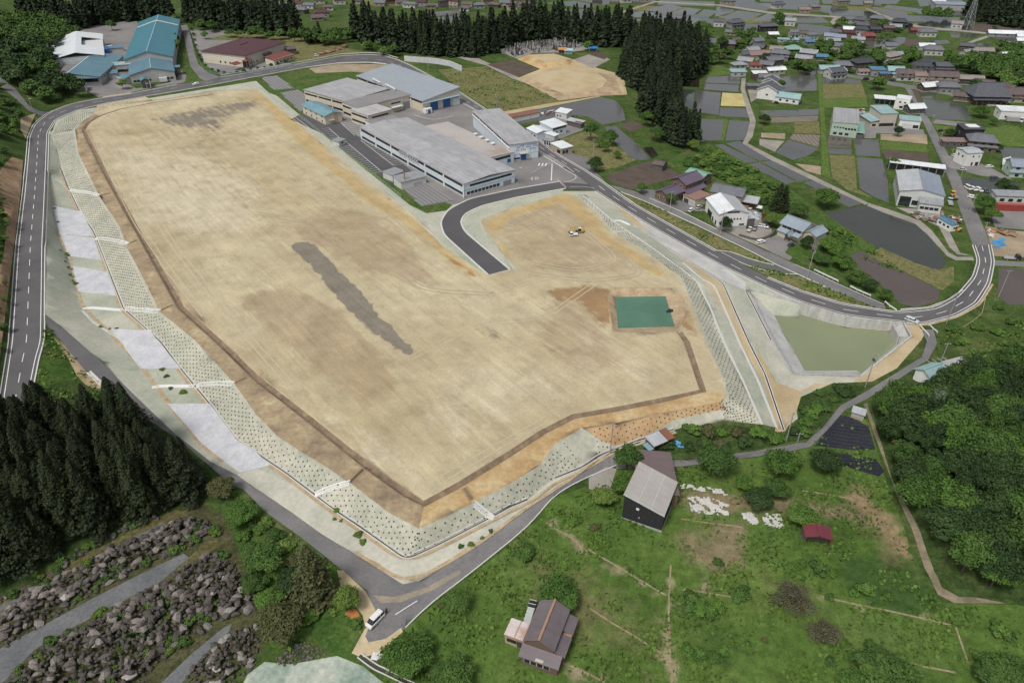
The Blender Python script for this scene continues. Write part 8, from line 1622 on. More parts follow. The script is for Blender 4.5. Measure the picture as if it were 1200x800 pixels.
for i, (x, y, dz, q, where) in enumerate(rk):
    small = 'small heap' in where; me = random.choice(PROCKS if (small and random.random() < .6) or random.random() < .04 else ROCKS)
    M_ = Matrix.Translation((x, y, zat(x, y)+dz)) @ Matrix.Rotation(random.uniform(0,6.28), 4, 'Z') @ Matrix.Rotation(random.uniform(-.5,.5), 4, 'X') @ Matrix.Diagonal((q*random.uniform(.8,1.25), q*random.uniform(.8,1.2), q*random.uniform(.75,1.1), 1))
    if i < 292:
        o = bpy.data.objects.new('boulder', me); COL.objects.link(o); o.matrix_world = M_
        tag(o, 'grey boulder '+where, 'boulder', 'boulders '+where)
    else:
        b_ = len(rest_v); rest_v += [M_ @ v.co for v in me.vertices]; rest_f += [[k+b_ for k in f.vertices] for f in me.polygons]
o = mesh_obj('rubble', rest_v, rest_f, mat_stone('rubble_stone', (.075,.065,.058), (.15,.131,.118), (.26,.235,.212))); o['kind'] = 'stuff'
for poly, s, r, where, lift in PILES[:3]:
    bushes([(x, y) for x, y in scatter(poly, 2.5, .48) if math.sin(x*.22+1)*math.sin(y*.25-x*.1)+TR.uniform(-.5,.5) > -.15], ['weed','green','mid'], 2.7, 1.9, 'green bush growing between boulders '+where, 'bushes '+where)
# rubble foot of the sprayed bank at the bottom edge
bp = scatter([(316,775),(335,760),(360,752),(385,766),(360,776),(330,783)], .9); bv, bf = [], []
for (x, y) in bp:
    me = random.choice(ROCKS); q = random.uniform(.3,.6); M_ = Matrix.Translation((x, y, zat(x, y)+.15)) @ Matrix.Rotation(random.uniform(0,6), 4, 'Z') @ Matrix.Scale(q, 4); b_ = len(bv); bv += [M_ @ v.co for v in me.vertices]; bf += [[k+b_ for k in f.vertices] for f in me.polygons]
o = mesh_obj('rubble', bv, bf, STONE); o['kind'] = 'stuff'
ld = empty('ladder', G(353,778), 0, 'dark ladder lying on the stony bank at the bottom edge', 'ladder'); a_, b_ = G(347,759), G(354,776); L_ = ld.location
for s_ in (-.3, .3): MB().bar(a_-L_+Vector((s_,0,.5)), b_-L_+Vector((s_,0,.5)), .08, .08).build('side_rail', DARKFR, ld)
for i in range(8): q = a_.lerp(b_, (i+.5)/8)-L_; MB().box(q.x-.3, q.x+.3, q.y-.04, q.y+.04, q.z+.5, q.z+.57).build('rung', DARKFR, ld)
# == graveyard
GR = [paint(c, .6, .2, 1) for c in ((.10,.10,.11), (.20,.20,.21), (.34,.33,.32), (.06,.06,.07))]
def grave_mesh(mat, h):
    m_ = MB().box(-.75,.75,-.75,.75,0,.35).box(-.5,.5,-.5,.5,.35,.8).box(-.26,.26,-.26,.26,.8,h); me = bpy.data.meshes.new('gravestone'); me.from_pydata(m_.v, [], m_.f); me.materials.append(mat); return me
GM = [grave_mesh(m, 1.5+.3*i) for i, m in enumerate(GR)]
for (x, y) in scatter([(586,62),(600,54),(640,49),(676,47),(688,52),(668,60),(640,61),(622,62),(607,68)], 3.3, .3)[:280]:
    o = bpy.data.objects.new('gravestone', TR.choice(GM)); COL.objects.link(o); o.location = (x, y, zat(x, y)); o.rotation_euler.z = .3+TR.uniform(-.1,.1); s = TR.uniform(.8,1.35); o.scale = (s, s, s*TR.uniform(.9,1.3)); tag(o, 'stepped gravestone in the graveyard below the cedar belt', 'gravestone', 'gravestones of the graveyard')
for (px, py, c, lab) in ((659,62,(.55,.22,.05),'small stall with orange awning at the graveyard edge'), (666,63,(.30,.50,.60),'small pale blue booth at the graveyard edge'), (695,60.5,(.03,.16,.42),'blue tarpaulin shelter right of the graveyard')):
    b = Bld.at('stall', lab, 'stall', px, py, 5.5, 4, 2.4, -5); b.walls(WALLS['pale'] if 'blue booth' in lab else WALLS['dark'], h=2.2, y0=1); b.roof(paint(c, .6, .1, 1), 'monoy', h=2.4, hr=3.0, o=.3)
    for s_ in (.1, 5.2): b.part('post', FRAME, (s_, s_+.15, .1, .25, 0, 2.4))
# == poles and the pylon
POLE = paint((.30,.29,.28), .8, .15, 1.5)
def pole(px, py, h, label, arms=1, lamp=False, trafo=False):
    p = G(px, py); e = empty('utility_pole', p, 0, label, 'utility pole'); MB().tube((0,0,-.4), (0,0,h), .17, .11, 8).build('pole', POLE, e)
    for i in range(arms):
        a = MB().box(-.9, .9, -.05, .05, h-.5-.7*i, h-.4-.7*i).build('cross_arm', STEEL, e)
        for s in (-.8, 0, .8): MB().tube((s,0,h-.4-.7*i), (s,0,h-.2-.7*i), .05, n=6).build('insulator', WHITE, a)
    if trafo: MB().tube((.35,0,h-3), (.35,0,h-1.9), .32, n=8).build('transformer', STEEL, e); MB().box(-.5,.1,-.3,.3,h-2.2,h-1.6).build('switch_box', DARKFR, e)
    if lamp: MB().box(-.1, 1.1, -.06, .06, h-1.6, h-1.5).box(.8, 1.3, -.12, .12, h-1.68, h-1.58).build('lamp', WHITE, e)
    return e
for a in [(40,134,10,'lamp post at the left end of the upper road bend',0,True),(784.5,249,9.5,'pole between the main road and the side road, in front of the purple-roofed house',1,False),(843.7,276,11,'pole on the side road in front of the white workshop',1),(946,325,13,'tall pole with a transformer beside the lane above the basin',2,False,True),
  (1013.7,453.7,12,'pole at the corner of the green basin above the thicket',1,False,True),(715,530,9.5,'pole on the verge left of the barns',1),(1109,379,12,'slim pole on the outside of the road bend',1),(921,517,10,'pole by the foot of the drain, right end of the overgrown strip',1),(928.7,538,9,'pole beside the lane left of the black film fields',1),
  (1108,202,12,'pole on the village road at the end of the long white roof',1),(1119,226,12,'pole on the village road beside the parked cars',1),(1133,258,12,'pole on the village road below the big workshop',1),(1145,292,12,'pole on the village road just above the bend',1),(1088,157,11,'pole at the near corner of the village pond',1),(1097.5,178,11,'pole on the village road left of the brown house',1),
  (1170,348,11,'pole at the left edge of the right-hand brown paddy',1),(537,104,11,'pole behind the blue-doored factory hall',1),(582,136,12,'pole on the green lot beside the factory road',1),(632,151,11,'pole in front of the white garages',1),(608,215,9,'lamp pole in front of the factory yard',0,True),(695,184,9,'pole on the roadside lawn',1),(446,63,10,'pole at the outside of the factory road bend',1),(502,83,9,'pole behind the ribbed roof hall',1),(363,84,9,'pole beside the crop fields',0,True),(175,113,9,'lamp pole beside the road in front of the gatehouse',0,True),(1069,105,10,'pole at the junction of the village street',1),(1062,97,9,'pole in front of the shop row',1),(1100,430,9,'pole by the steel frame below the curved lane',1)]:
    pole(*a)
py_ = G(1133,33.5); e = empty('lattice_pylon', py_, .3, 'steel lattice pylon standing in the far paddies', 'pylon'); H_ = 30; LT = paint((.36,.38,.40), .5, .1, 1, .4)
def leg_pt(i, z): w = 3.6*(1-z/H_)+.35*(z/H_); s = [(-1,-1),(1,-1),(1,1),(-1,1)][i]; return Vector((s[0]*w, s[1]*w, z))
for i in range(4): MB().tube(leg_pt(i, -.3), leg_pt(i, H_), .2, .12, 5).build('leg', LT, e)
zs = [0,5,9.5,13.5,17,20,22.7,25,27,28.7]
for z0_, z1_ in zip(zs[:-1], zs[1:]):
    m_ = MB()
    for i in range(4): m_.tube(leg_pt(i, z0_), leg_pt((i+1)%4, z1_), .09, n=4).tube(leg_pt((i+1)%4, z0_), leg_pt(i, z1_), .09, n=4).tube(leg_pt(i, z1_), leg_pt((i+1)%4, z1_), .08, n=4)
    m_.build('lattice', LT, e)
for z_ in (20, 24.5, 28.5): MB().tube((-4.2+.06*z_,0,z_), (4.2-.06*z_,0,z_), .14, n=4).tube((-4.2+.06*z_,0,z_), (0,0,z_+1.4), .08, n=4).tube((4.2-.06*z_,0,z_), (0,0,z_+1.4), .08, n=4).build('cross_arm', LT, e)
# == vehicles
TYRE = paint((.018,.018,.018), .9, .1, 2); CG = mat_mottled('car_glass', [(.012,.014,.017), (.02,.023,.027)], .8, .08, spec=.7); LAMP = paint((.62,.62,.58), .2, .05, 2); TAIL = paint((.32,.02,.02), .3, .1, 2)
def car_paint(c):
    m = paint(c, .28, .03, .6); b = m.node_tree.nodes["Principled BSDF"]; b.inputs["Coat Weight"].default_value = .5; return m
def car(px, py, yaw, c, label, kind='car', z=None, group=None, bed=(.35,.35,.35)):
    L, W, H, hood, gl = dict(car=(4.1,1.68,1.45,.95,.62), kei=(3.4,1.48,1.62,.75,.70), van=(4.3,1.68,1.95,.55,.95), minitruck=(3.4,1.48,1.78,.3,1.0), truck=(6.2,2.1,2.4,.3,1.2), lorry=(9,2.4,3.0,.3,1.2), wagon=(4.5,1.72,1.5,1.0,.6))[kind]
    p = G(px, py) if z is None else P(px, py, z); e = empty(kind if kind in ('van','truck','lorry') else 'mini_truck' if kind == 'minitruck' else 'car', p, R(yaw), label, 'van' if kind == 'van' else 'truck' if 'truck' in kind else 'lorry' if kind == 'lorry' else 'car', group)
    m = car_paint(c); tr = 'truck' in kind or kind == 'lorry'; zb, zs = .28, (.80 if kind != 'van' else .95)
    def loft(rings, name, mat):
        m_ = MB(); n = len(rings[0]); vs = [v for r in rings for v in r]; m_.add(vs, [(i*n+j, i*n+(j+1)%n, (i+1)*n+(j+1)%n, (i+1)*n+j) for i in range(len(rings)-1) for j in range(n)]+[tuple(range(n))[::-1], tuple(range(len(vs)-n, len(vs)))]); return m_.build(name, mat, e)
    ring = lambda z, x0, x1, w: [(x0, -w+.12, z), (x0+.14, -w, z), (x1-.14, -w, z), (x1, -w+.12, z), (x1, w-.12, z), (x1-.14, w, z), (x0+.14, w, z), (x0, w-.12, z)]
    if not tr:
        loft([ring(zb, -L/2+.05, L/2-.05, W/2-.05), ring(.5, -L/2, L/2, W/2), ring(zs, -L/2+.02, L/2-.12, W/2-.01), ring(zs+.09, -L/2+.08, L/2-.25, W/2-.09)], 'body', m)
        x0, x1 = -L/2+.10, L/2-hood; loft([ring(zs+.085, x0, x1, W/2-.09), ring(H-.14, x0+.22, x1-gl*.75, W/2-.2)], 'glass', CG)
        loft([ring(H-.15, x0+.20, x1-gl*.72, W/2-.18), ring(H-.02, x0+.32, x1-gl*.85, W/2-.26)], 'roof', m)
        for s in (-1, 1): MB().hexa([(x0+1.1, s*(W/2-.115)-.03, zs+.08), (x0+1.2, s*(W/2-.115)-.03, zs+.08), (x0+1.2, s*(W/2-.115)+.03, zs+.08), (x0+1.1, s*(W/2-.115)+.03, zs+.08)], [(x0+1.1, s*(W/2-.2)-.03, H-.13), (x0+1.2, s*(W/2-.2)-.03, H-.13), (x0+1.2, s*(W/2-.2)+.03, H-.13), (x0+1.1, s*(W/2-.2)+.03, H-.13)]).build('pillar', m, e)
    else:
        cb = 1.5 if kind == 'minitruck' else 1.9; loft([ring(zb+.1, L/2-cb, L/2, W/2-.02), ring(H*.5, L/2-cb, L/2+.02, W/2), ring(H*.52, L/2-cb, L/2-.02, W/2-.02)], 'cab', m); loft([ring(H*.52, L/2-cb+.05, L/2-.05, W/2-.03), ring(H*.86, L/2-cb+.1, L/2-.42, W/2-.1)], 'glass', CG); loft([ring(H*.86, L/2-cb+.05, L/2-.40, W/2-.08), ring(H*.93, L/2-cb+.12, L/2-.52, W/2-.14)], 'roof', m)
        bm_ = paint(bed, .6, .12, 1); MB().box(-L/2, L/2-cb-.08, -W/2, W/2, .6, .78).build('bed', bm_, e)
        if kind == 'lorry': MB().box(-L/2, L/2-cb-.15, -W/2, W/2, .8, H).build('cargo_box', paint(bed,.5,.1,1), e)
        else:
            for y0 in (-W/2, W/2-.06): MB().box(-L/2, L/2-cb-.08, y0, y0+.06, .78, 1.1).build('side_board', m if kind == 'minitruck' else bm_, e)
            MB().box(-L/2, -L/2+.06, -W/2+.06, W/2-.06, .78, 1.1).build('tail_board', m if kind == 'minitruck' else bm_, e)
    wr = .30 if not (kind in ('truck','lorry')) else .42
    for sx in (-1, 1):
        for sy in (-1, 1):
            x, y = sx*L*.31, sy*(W/2-.10); w = MB().tube((x, y-.1, wr), (x, y+.1, wr), wr, n=10).build('wheel', TYRE, e); MB().tube((x, y+sy*.08, wr), (x, y+sy*.115, wr), wr*.58, n=8).build('rim', STEEL, w)
    for sy in (-1, 1): put_box('headlight', e, L/2-.06, sy*(W/2-.28), .68, .14, .32, .16, LAMP); put_box('tail_light', e, -L/2+.03, sy*(W/2-.2), .72, .10, .18, .2, TAIL)
    for sy in (-1, 1): put_box('mirror', e, L/2-1.15 if not tr else L/2-.3, sy*(W/2+.08), zs+.15 if not tr else H*.62, .1, .16, .14, m)
    return e
CW, CS, CK, CD = (.72,.72,.71), (.45,.47,.50), (.02,.02,.022), (.06,.07,.09)
vy = dirpx((431,737), (445.5,722.5), 5.2)
car(440, 728, vy, CW, 'white van parked at the road fork at the bottom of the site', 'van')
car(1068, 376.5, dirpx((1074,378.6),(1062,374.2),1), (.55,.57,.60), 'silver car driving round the bend above the basin', 'wagon')
car(230, 99.6, dirpx((225,100.5),(236,98.5),11.7), CW, 'white car on the road in front of the maroon hall', 'car')
ws = dirpx((815,243),(806,248),6.3)
for a in [(810,247.5,ws,CW,'white car parked nearest the road before the white workshop','kei'), (819,244,ws,CS,'silver car beside the white one before the workshop door','kei'), (875.5,244.5,-40,CW,'white van car at the right side of the workshop','car'), (880.5,241,-40,(.10,.38,.38),'turquoise mini truck behind the workshop','minitruck'), (894.5,266.5,-25,CS,'silver car by the reddish tree','wagon'), (878,271,60,CW,'white small truck on the gravel by the stone wall','minitruck'), (884,269.5,60,(.2,.24,.26),'dark small truck on the gravel by the stone wall','minitruck'), (891,284.5,25,CW,'white car alone at the entrance of the inn car park','car'), (927,288.5,30,CD,'dark car parked below the porch of the inn','kei'),
  (1006.5,133,80,(.5,.06,.05),'red-cabbed truck beside the green works','truck'), (1011.5,133,80,(.62,.62,.45),'cream truck in the middle of the row beside the green works','truck'), (1016.8,138,80,CK,'dark truck with white bed at the end of the row beside the green works','minitruck'), (1015,94,5,CK,'black van on the village street by the blue shops','van'), (1045.5,95.5,-5,CK,'black car on the village street in front of the teal-roofed shop','car'),
  (1134,221.5,-80,(.70,.66,.60),'cream van, leftmost of the parked row by the village road','van'), (1140.5,222.5,-80,CW,'white car, second of the parked row by the village road','car'), (1147,223.5,-80,CW,'white car with dark roof line, third of the parked row by the village road','wagon'), (1154,224.5,-80,CD,'dark car at the right end of the parked row by the village road','car'), (1139,232,-40,CW,'white car by the large corner tree','car'), (1117.5,231,80,(.62,.40,.05),'yellow truck beside the big workshop','truck'), (1113,239,70,(.45,.58,.64),'pale blue truck below the yellow truck','truck'),
  (1120,183.5,0,CW,'white car on the drive of the white cube house','car'), (1159,196.5,10,CW,'white car left of the arched tent','car'), (1165,209.5,0,CD,'dark car under the pale green house','car'), (1102,154.5,20,CK,'black car on the verge of the village road','kei'), (1188,143,-10,CW,'white lorry before the temple residence','lorry'), (1178,138,-20,CW,'white truck left of the white lorry','truck'), (1185,304,-8,CK,'dark pickup on the gravel lot at the right edge','truck'), (910,121.8,0,CK,'dark car at the vegetable plots by the barn','kei'), (612.5,152.5,30,CK,'dark car in the yard by the white garages','kei'), (371,66,20,CW,'white car in the yard of the maroon hall','kei'), (1128,200,0,CS,'silver car at the corner of the paved yard below the cube house','kei')]:
    k_ = car(*a)
# excavators
YEL = paint((.55,.34,.03), .45, .12, 1); DKY = paint((.10,.095,.085), .7, .15, 1)
def excavator(px, py, yaw, label, body=YEL, cabm=None, s=1.0, swing=0):
    e = empty('excavator', G(px, py), R(yaw), label, 'excavator'); e.scale = (s, s, s)
    for y in (-.85, .85): tk = MB().hexa([(-1.5,y-.28,0),(1.5,y-.28,0),(1.5,y+.28,0),(-1.5,y+.28,0)], [(-1.75,y-.28,.65),(1.75,y-.28,.65),(1.75,y+.28,.65),(-1.75,y+.28,.65)]).build('track', TYRE, e); MB().box(-1.2,1.2,y-.3,y+.3,.22,.45).build('track_frame', STEEL, tk)
    MB().tube((0,0,.45), (0,0,.75), .6, n=10).build('turntable', DKY, e); MB().box(-1.6,.9,-1.1,1.1,.75,1.05).box(-1.7,-.5,-1.1,1.1,1.05,1.75).build('body', body, e); MB().box(-1.95,-1.6,-1.05,1.05,.8,1.65).build('counterweight', DKY, e)
    cb = MB().hexa([(-.4,.15,1.05),(.95,.15,1.05),(.95,1.1,1.05),(-.4,1.1,1.05)], [(-.35,.2,2.45),(.7,.2,2.45),(.7,1.05,2.45),(-.35,1.05,2.45)]).build('cab', CG, e); MB().box(-.42,.78,.14,1.11,2.45,2.55).build('cab_roof', cabm or body, cb)
    MB().hexa([(.7,-.45,.95),(1.1,-.45,.95),(1.1,-.1,.95),(.7,-.1,.95)], [(2.3,-.42,3.1),(2.6,-.42,2.9),(2.6,-.13,2.9),(2.3,-.13,3.1)]).hexa([(2.3,-.42,3.1),(2.6,-.42,2.8),(2.6,-.13,2.8),(2.3,-.13,3.1)], [(3.9,-.4,2.95),(3.95,-.4,2.65),(3.95,-.15,2.65),(3.9,-.15,2.95)]).build('boom', body, e); MB().hexa([(3.8,-.4,2.6),(4.05,-.4,3.0),(4.05,-.15,3.0),(3.8,-.15,2.6)], [(4.7,-.38,.7),(4.95,-.38,.8),(4.95,-.17,.8),(4.7,-.17,.7)]).build('stick', body, e)
    MB().hexa([(4.2,-.6,.05),(4.9,-.6,.1),(4.9,.1,.1),(4.2,.1,.05)], [(4.5,-.6,.75),(5.1,-.6,.8),(5.1,.1,.8),(4.5,.1,.75)]).build('bucket', DKY, e); MB().tube((1.2,-.27,1.2), (2.4,-.27,2.6), .09, n=6).build('hydraulic_ram', STEEL, e)
    return e
excavator(679, 272.5, 190, 'yellow excavator with its arm stretched out on the bare ground of the site', YEL, WHITE, .88)
excavator(1121, 270.5, 120, 'small yellow digger beside the blue-roofed site office', YEL, None, .9); excavator(1118.5, 233.5, 80, 'orange digger on the verge beside the yellow truck', paint((.52,.22,.04),.5,.1,1), None, .8)
car(672, 276.5, 185, CW, 'white mini truck standing under the arm of the site excavator', 'minitruck', bed=(.6,.6,.6))
# == person beside the van
def person(px, py, yaw, label, top, legs):
    e = empty('person', G(px, py), R(yaw), label, 'person'); me = bpy.data.meshes.new('body')
    J = [(0,0,.95),(0,0,1.18),(0,0,1.42),(0,0,1.52),(0,.02,1.66),(-.19,0,1.40),(-.27,.03,1.13),(-.25,.12,.90),(.19,0,1.40),(.27,.03,1.13),(.25,.12,.90),(-.10,0,.90),(-.11,.03,.50),(-.11,0,.07),(-.11,.14,.04),(.10,0,.90),(.12,-.02,.50),(.13,-.06,.07),(.13,.08,.04)]
    E_ = [(0,1),(1,2),(2,3),(3,4),(2,5),(5,6),(6,7),(2,8),(8,9),(9,10),(0,11),(11,12),(12,13),(13,14),(0,15),(15,16),(16,17),(17,18)]
    rad = [.15,.145,.15,.065,.115,.075,.055,.045,.075,.055,.045,.10,.075,.05,.045,.10,.075,.05,.045]
    me.from_pydata(J, E_, []); o = bpy.data.objects.new('body', me); COL.objects.link(o); o.parent = e; me.materials.append(top)
    md = o.modifiers.new('skin', 'SKIN'); o.modifiers.new('sub', 'SUBSURF').levels = 1
    for i, v in enumerate(me.skin_vertices[0].data): v.radius = (rad[i], rad[i]*.85); v.use_root = (i == 0)
    hd = MB()
    for k in range(5): hd.tube((0,.02,1.68+.035*k), (0,.02,1.715+.035*k), [.125,.125,.115,.09,.05][k], [.125,.115,.09,.05,.01][k], 8)
    hd.build('hair', TYRE, e); MB().box(-.17,.17,-.11,.11,.52,.98).build('trousers', legs, e); return e
person(453.5, 718.5, 40, 'person in dark clothes standing beside the white van', paint((.03,.035,.045),.9,.1,2), paint((.02,.02,.025),.9,.1,2))
# == debris, stacks, tarpaulins
def heap(name, label, cat, poly, s, size, mats, kind='planks', h=.3):
    c = G(*np.mean(np.array(poly), axis=0)); e = empty(name, c, 0, label, cat); ms = MB() ; k = 0
    for (x, y) in scatter(poly, s, .45):
        q = size*TR.uniform(.5, 1.3); a = TR.uniform(0, 3.14); z = zat(x, y)-c.z; m_ = MB(); ca, sa = math.cos(a), math.sin(a); w = q*TR.uniform(.3,.9)
        pt = [(x-c.x+ca*i*q/2-sa*j*w/2, y-c.y+sa*i*q/2+ca*j*w/2, z+TR.uniform(.03,h)) for i, j in ((-1,-1),(1,-1),(1,1),(-1,1))]; m_.hexa([(p[0],p[1],p[2]-.12) for p in pt], pt); m_.build('sheet' if kind == 'sheets' else 'board', TR.choice(mats), e)
        k += 1
        if k > 140: break
    return e
WP = [paint((.62,.62,.60),.6,.1,1), paint((.50,.49,.46),.7,.1,1), paint((.70,.70,.69),.5,.1,1)]; BRN = [paint((.22,.11,.06),.8,.2,1), paint((.15,.10,.075),.8,.2,1), paint((.30,.19,.12),.8,.2,1)]
def torn(label, poly, keep, seed):
    w = np.array([tuple(G(*p).xy) for p in poly]); mn, mx = w.min(0), w.max(0); c = G(*np.mean(np.array(poly), axis=0)); s_ = .42; rg = np.random.default_rng(seed); e = empty('plastic_sheeting', c, 0, label, 'sheeting'); m_ = MB(); dx = {}
    nx, ny = int((mx[0]-mn[0])/s_)+1, int((mx[1]-mn[1])/s_)+1
    def vt(i, j):
        if (i, j) not in dx: x, y = mn[0]+i*s_+rg.uniform(-.15,.15), mn[1]+j*s_+rg.uniform(-.15,.15); dx[i, j] = len(m_.v); m_.v.append((x-c.x, y-c.y, zat(x, y)-c.z+.12+rg.uniform(0,.16)))
        return dx[i, j]
    for i in range(nx):
        for j in range(ny):
            q = np.array([[mn[0]+(i+.5)*s_, mn[1]+(j+.5)*s_]]); n_ = math.sin(q[0,0]*1.3+seed)*math.sin(q[0,1]*1.7)+.5*math.sin(q[0,0]*3.1+q[0,1]*2.3)+rg.normal(0,.25)
            if pip(q, w)[0] and n_ > keep: m_.f.append((vt(i,j), vt(i+1,j), vt(i+1,j+1), vt(i,j+1)))
    m_.build('sheet', WP[1], e); return e
torn('torn white plastic sheeting on the ground, the larger left patch beside the black barn', [(806,584),(820,580),(855,592),(853,604),(830,603),(810,599)], -.35, 1); torn('line of white plastic scraps along the top of the left debris patch', [(797,569),(806,567),(856,576),(854,581),(825,576),(799,574)], -.1, 2); torn('white plastic sheeting near the maroon shed, the left piece of the right patch', [(870,602),(880,600),(890,613),(886,615),(872,612)], -.7, 3); torn('white plastic sheeting near the maroon shed, the right piece of the right patch', [(893,607),(897,601),(914,603),(919,616),(914,620),(897,615)], -.6, 4)
heap('plank_stack', 'orange-brown stack of planks beside the bright round tree by the van', 'planks', [(407,716),(416,714),(419,720),(411,724)], .7, 1.6, [paint((.40,.17,.05),.8,.15,1)])
heap('timber_stack', 'long stack of reddish timber on the lot behind the bend of the factory road', 'timber', [(372,63),(404,54),(408,56),(376,66)], 2.6, 4, BRN, h=1.2); heap('scrap_heap', 'heap of scrap between the big workshop and the farm yard', 'scrap', [(1062,249),(1085,253),(1127,254),(1128,262),(1095,262),(1070,256)], 1.9, 2.2, BRN+[WP[1], DKY, STEEL], h=1.2); heap('steel_stack', 'stack of rusty steel beams in the dirt lot at the right edge', 'beams', [(1160,268),(1190,273),(1188,276),(1160,271)], 1.6, 4, BRN, h=1.0); heap('scrap_heap', 'orange scrap and white bags behind the white garages', 'scrap', [(633,132),(655,129),(655,132),(634,135)], 2, 1.6, [paint((.45,.16,.05),.7,.1,1), WP[0]], h=.9)
heap('tarpaulin', 'blue tarpaulin on the dirt lot at the right edge', 'tarpaulin', [(1165,280),(1175,279),(1177,288),(1167,289)], 1.6, 2.6, [paint((.06,.28,.55),.5,.1,1)], 'sheets'); heap('white_bags', 'white sacks left of the blue tarpaulin', 'sacks', [(1155,268),(1162,270),(1164,278),(1158,279)], 1.6, 1.5, WP[:1], 'sheets', .9); heap('tarpaulin', 'blue tarpaulin heap beside the tin shack', 'tarpaulin', [(790,517),(797,519),(800,527),(794,527)], .8, 1.2, [paint((.10,.32,.58),.5,.1,1)], 'sheets', .5); heap('tarpaulin', 'pale blue and white sheets at the right side of the workshop yard', 'tarpaulin', [(883,248),(888,247),(891,257),(887,258)], 1.2, 1.6, [paint((.25,.45,.6),.5,.1,1), WP[0]], 'sheets')
heap('rubble_heap', 'small reddish heap at the edge of the right-hand wood', 'heap', [(1045,513),(1052,511),(1054,518),(1047,519)], .8, 1.2, BRN)
heap('cistern', 'white tank lids and dark pit covers beside the lane at the bottom edge', 'tank', [(436,768),(445,763),(449,772),(440,776)], .9, 1.6, WP, 'sheets'); heap('pump_raft', 'black pump raft floating in the green pit', 'raft', [(782,363.5),(786.5,363.5),(786.5,366),(782,366)], .7, 1.4, [TYRE], 'sheets', .4)
# black film strips of the two film fields: ridges with turned-up edges
FILM = M['film']
def film_rows(poly, ang, pitch, name, mat, kid='film_strip', h=.18, wf=.72):
    w = np.array([tuple(G(*p).xy) for p in poly]); c = w.mean(0); ca, sa = math.cos(ang), math.sin(ang); Rm = np.array([[ca, sa], [-sa, ca]]); q = (w-c)@Rm.T; y = q[:,1].min()+pitch/2; n = 0
    while y < q[:,1].max():
        xs = []
        for i in range(len(q)):
            a, b = q[i], q[(i+1)%len(q)]
            if (a[1] > y) != (b[1] > y): xs.append(a[0]+(y-a[1])/(b[1]-a[1])*(b[0]-a[0]))
        if len(xs) >= 2:
            m_ = MB(); x0, x1 = min(xs)+.2, max(xs)-.2; k = max(2, int((x1-x0)/4))
            if x1-x0 > 1.5:
                pts = np.array([((x0+(x1-x0)*i/k), y) for i in range(k+1)])@Rm+c
                strip_into(m_, pts, pitch*wf, 0, h); o = m_.build(kid, mat); o['kind'] = 'structure'
        y += pitch
MULCH = paint((.23,.225,.225), .45, .12, .8); M2 = paint((.20,.17,.14), .8, .2, .8)
film_rows([(985,487),(1000,490),(1017,500),(1024,525),(1000,526),(958,521),(964,512)], -.25, 1.5, 'film', FILM); film_rows([(982,532),(1024,538),(1034,551),(1028,556),(987,544)], -.2, 1.5, 'film', FILM)
fa = R(dirpx((376,121),(349,105),10.5)); film_rows([(307,91),(325,89),(344,104),(321,105.5)], fa, 2.1, 'ridge', MULCH, 'mulch_ridge'); film_rows([(329,109),(349,105.6),(375,121),(352,130.5)], fa, 2.1, 'ridge', MULCH, 'mulch_ridge'); film_rows([(474,222),(500,214.5),(532,235),(494,241.5)], R(dirpx((532,235),(500,214.5),10.3)), 1.8, 'ridge', MULCH, 'mulch_ridge')
film_rows([(930,157.5),(960,159),(958.5,172.5),(926,163)], R(88), 2.2, 'ridge', M2, 'mulch_ridge')
# parking bays of the factory car park and yard lines
def bays(a, b, n, depth, name='bay_line'):
    A, B = G(*a), G(*b); d = (B-A); d.z = 0; L = d.length; d.normalize(); nn = Vector((-d.y, d.x, 0)); m_ = MB()
    strip_into(m_, np.array([tuple((A+d*L*i/12).xy) for i in range(13)]), .2, .05)
    for i in range(n+1):
        q = A+d*L*i/n; strip_into(m_, np.array([tuple(q.xy), tuple((q+nn*depth).xy)]), .16, .06)
    o = m_.build(name, W_LINE); o['kind'] = 'structure'
bays((423,165), (461,194), 16, 5.0); bays((404,165), (447,201), 18, -5.0); bays((400,145), (416,159), 7, 5.0); bays((385,150), (402,165), 7, -4)
line_obj('yard_line', [(485,135),(508,141),(531,136)], .3, W_LINE); line_obj('yard_line', [(647,192),(646,212)], .4, W_LINE); line_obj('yard_line', [(622,203),(646,190),(655,187)], .12, W_LINE)
for i in range(3): line_obj('arrow_mark', [(631+4*i,194.5),(632.5+4*i,191.5)], .6, W_LINE)
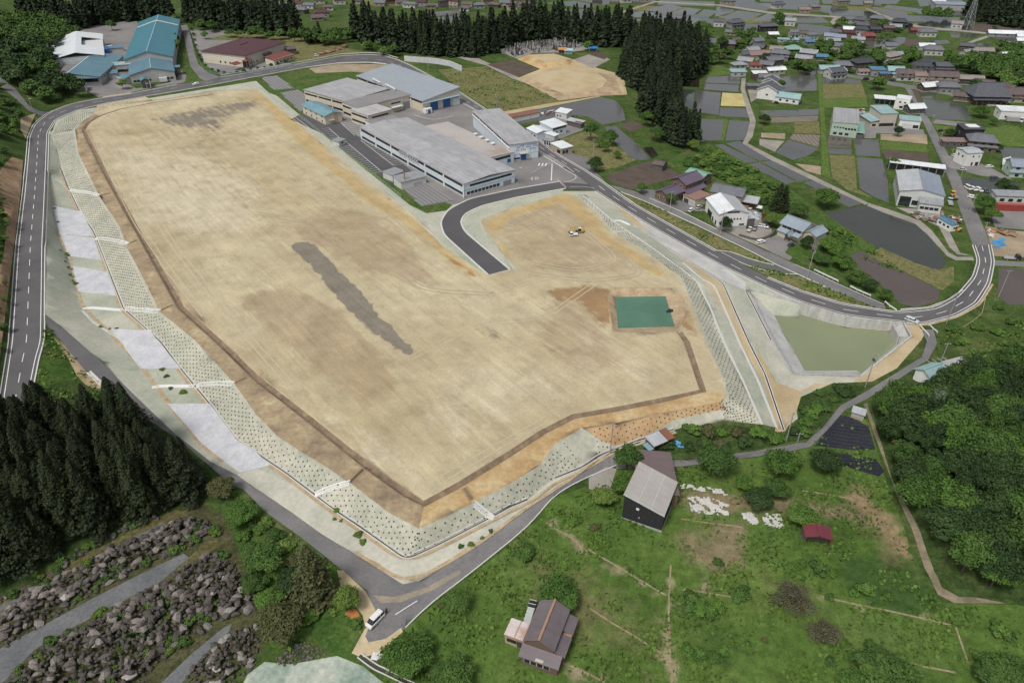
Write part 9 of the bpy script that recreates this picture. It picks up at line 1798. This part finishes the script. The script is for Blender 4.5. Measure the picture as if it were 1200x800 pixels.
heap('cone_cluster', 'cluster of small signs and stakes at the edge of the factory yard', 'signs', [(622,209),(630,207),(632,211),(624,212)], 1.0, .8, WP+[STEEL], h=.7)
line_obj('stone_edge', [(866,276),(876,279),(888,283),(905,276),(908,270)], .8, STONE, h=.7)
for c_ in ([(1087,170),(1089,180),(1091,193)],[(1000,164),(1002.5,183),(1005,207),(1007,222)]): line_obj('paddy_bank', c_, .9, M['verge'], h=.3)

DRYL = mat_mottled('dry_stalks', [(.16,.14,.07), (.25,.21,.12), (.33,.28,.18)], .6, .95, fine=(2.5,.3))
for c_ in ([(640,612),(700,650),(780,697)], [(786,662),(783,720),(787,800)], [(690,712),(775,765)], [(655,775),(690,788),(715,803)], [(960,698),(1030,713),(1118,733)], [(1120,735),(1134,775)], [(1000,762),(1120,788)], [(798,608),(840,614),(870,618)], [(940,575),(1000,585)], [(800,690),(860,700)]):
    line_obj('terrace_edge', c_, .4, DRYL, h=.12)

TRKL = mat_mottled('track_pale', [(.44,.385,.265), (.49,.44,.315)], .5, .95, fine=(1.5,.15)); TRKD = mat_mottled('track_dark', [(.345,.29,.195), (.385,.33,.225)], .5, .95, fine=(1.5,.15))
for pts, pale in (([(335,213),(380,232),(440,250),(490,268)],1), ([(112,160),(128,200),(160,260),(200,320),(240,370)],1), ([(130,160),(160,220),(205,290),(260,360),(340,450)],1), ([(310,112),(360,150),(430,205),(500,268),(540,300)],1), ([(300,118),(350,158),(420,215),(490,280)],0), ([(480,420),(560,380),(640,372),(700,330)],1), ([(600,262),(650,243),(690,262),(740,305),(755,322),(690,330),(620,320)],0), ([(607,270),(650,253),(685,270),(725,305),(680,318),(625,308)],1), ([(560,350),(600,335),(640,325),(700,326)],1), ([(300,250),(360,260),(420,300),(500,340),(580,345)],0), ([(520,560),(580,525),(640,492)],1)):
    w_ = smooth2(resample(world_line(pts), .9), 40)
    for o_ in (-.95, .95):
        m_ = MB(); strip_into(m_, offs(w_, o_), .38, .06); q_ = m_.build('tyre_track', TRKL if pale else TRKD); q_['kind'] = 'structure'
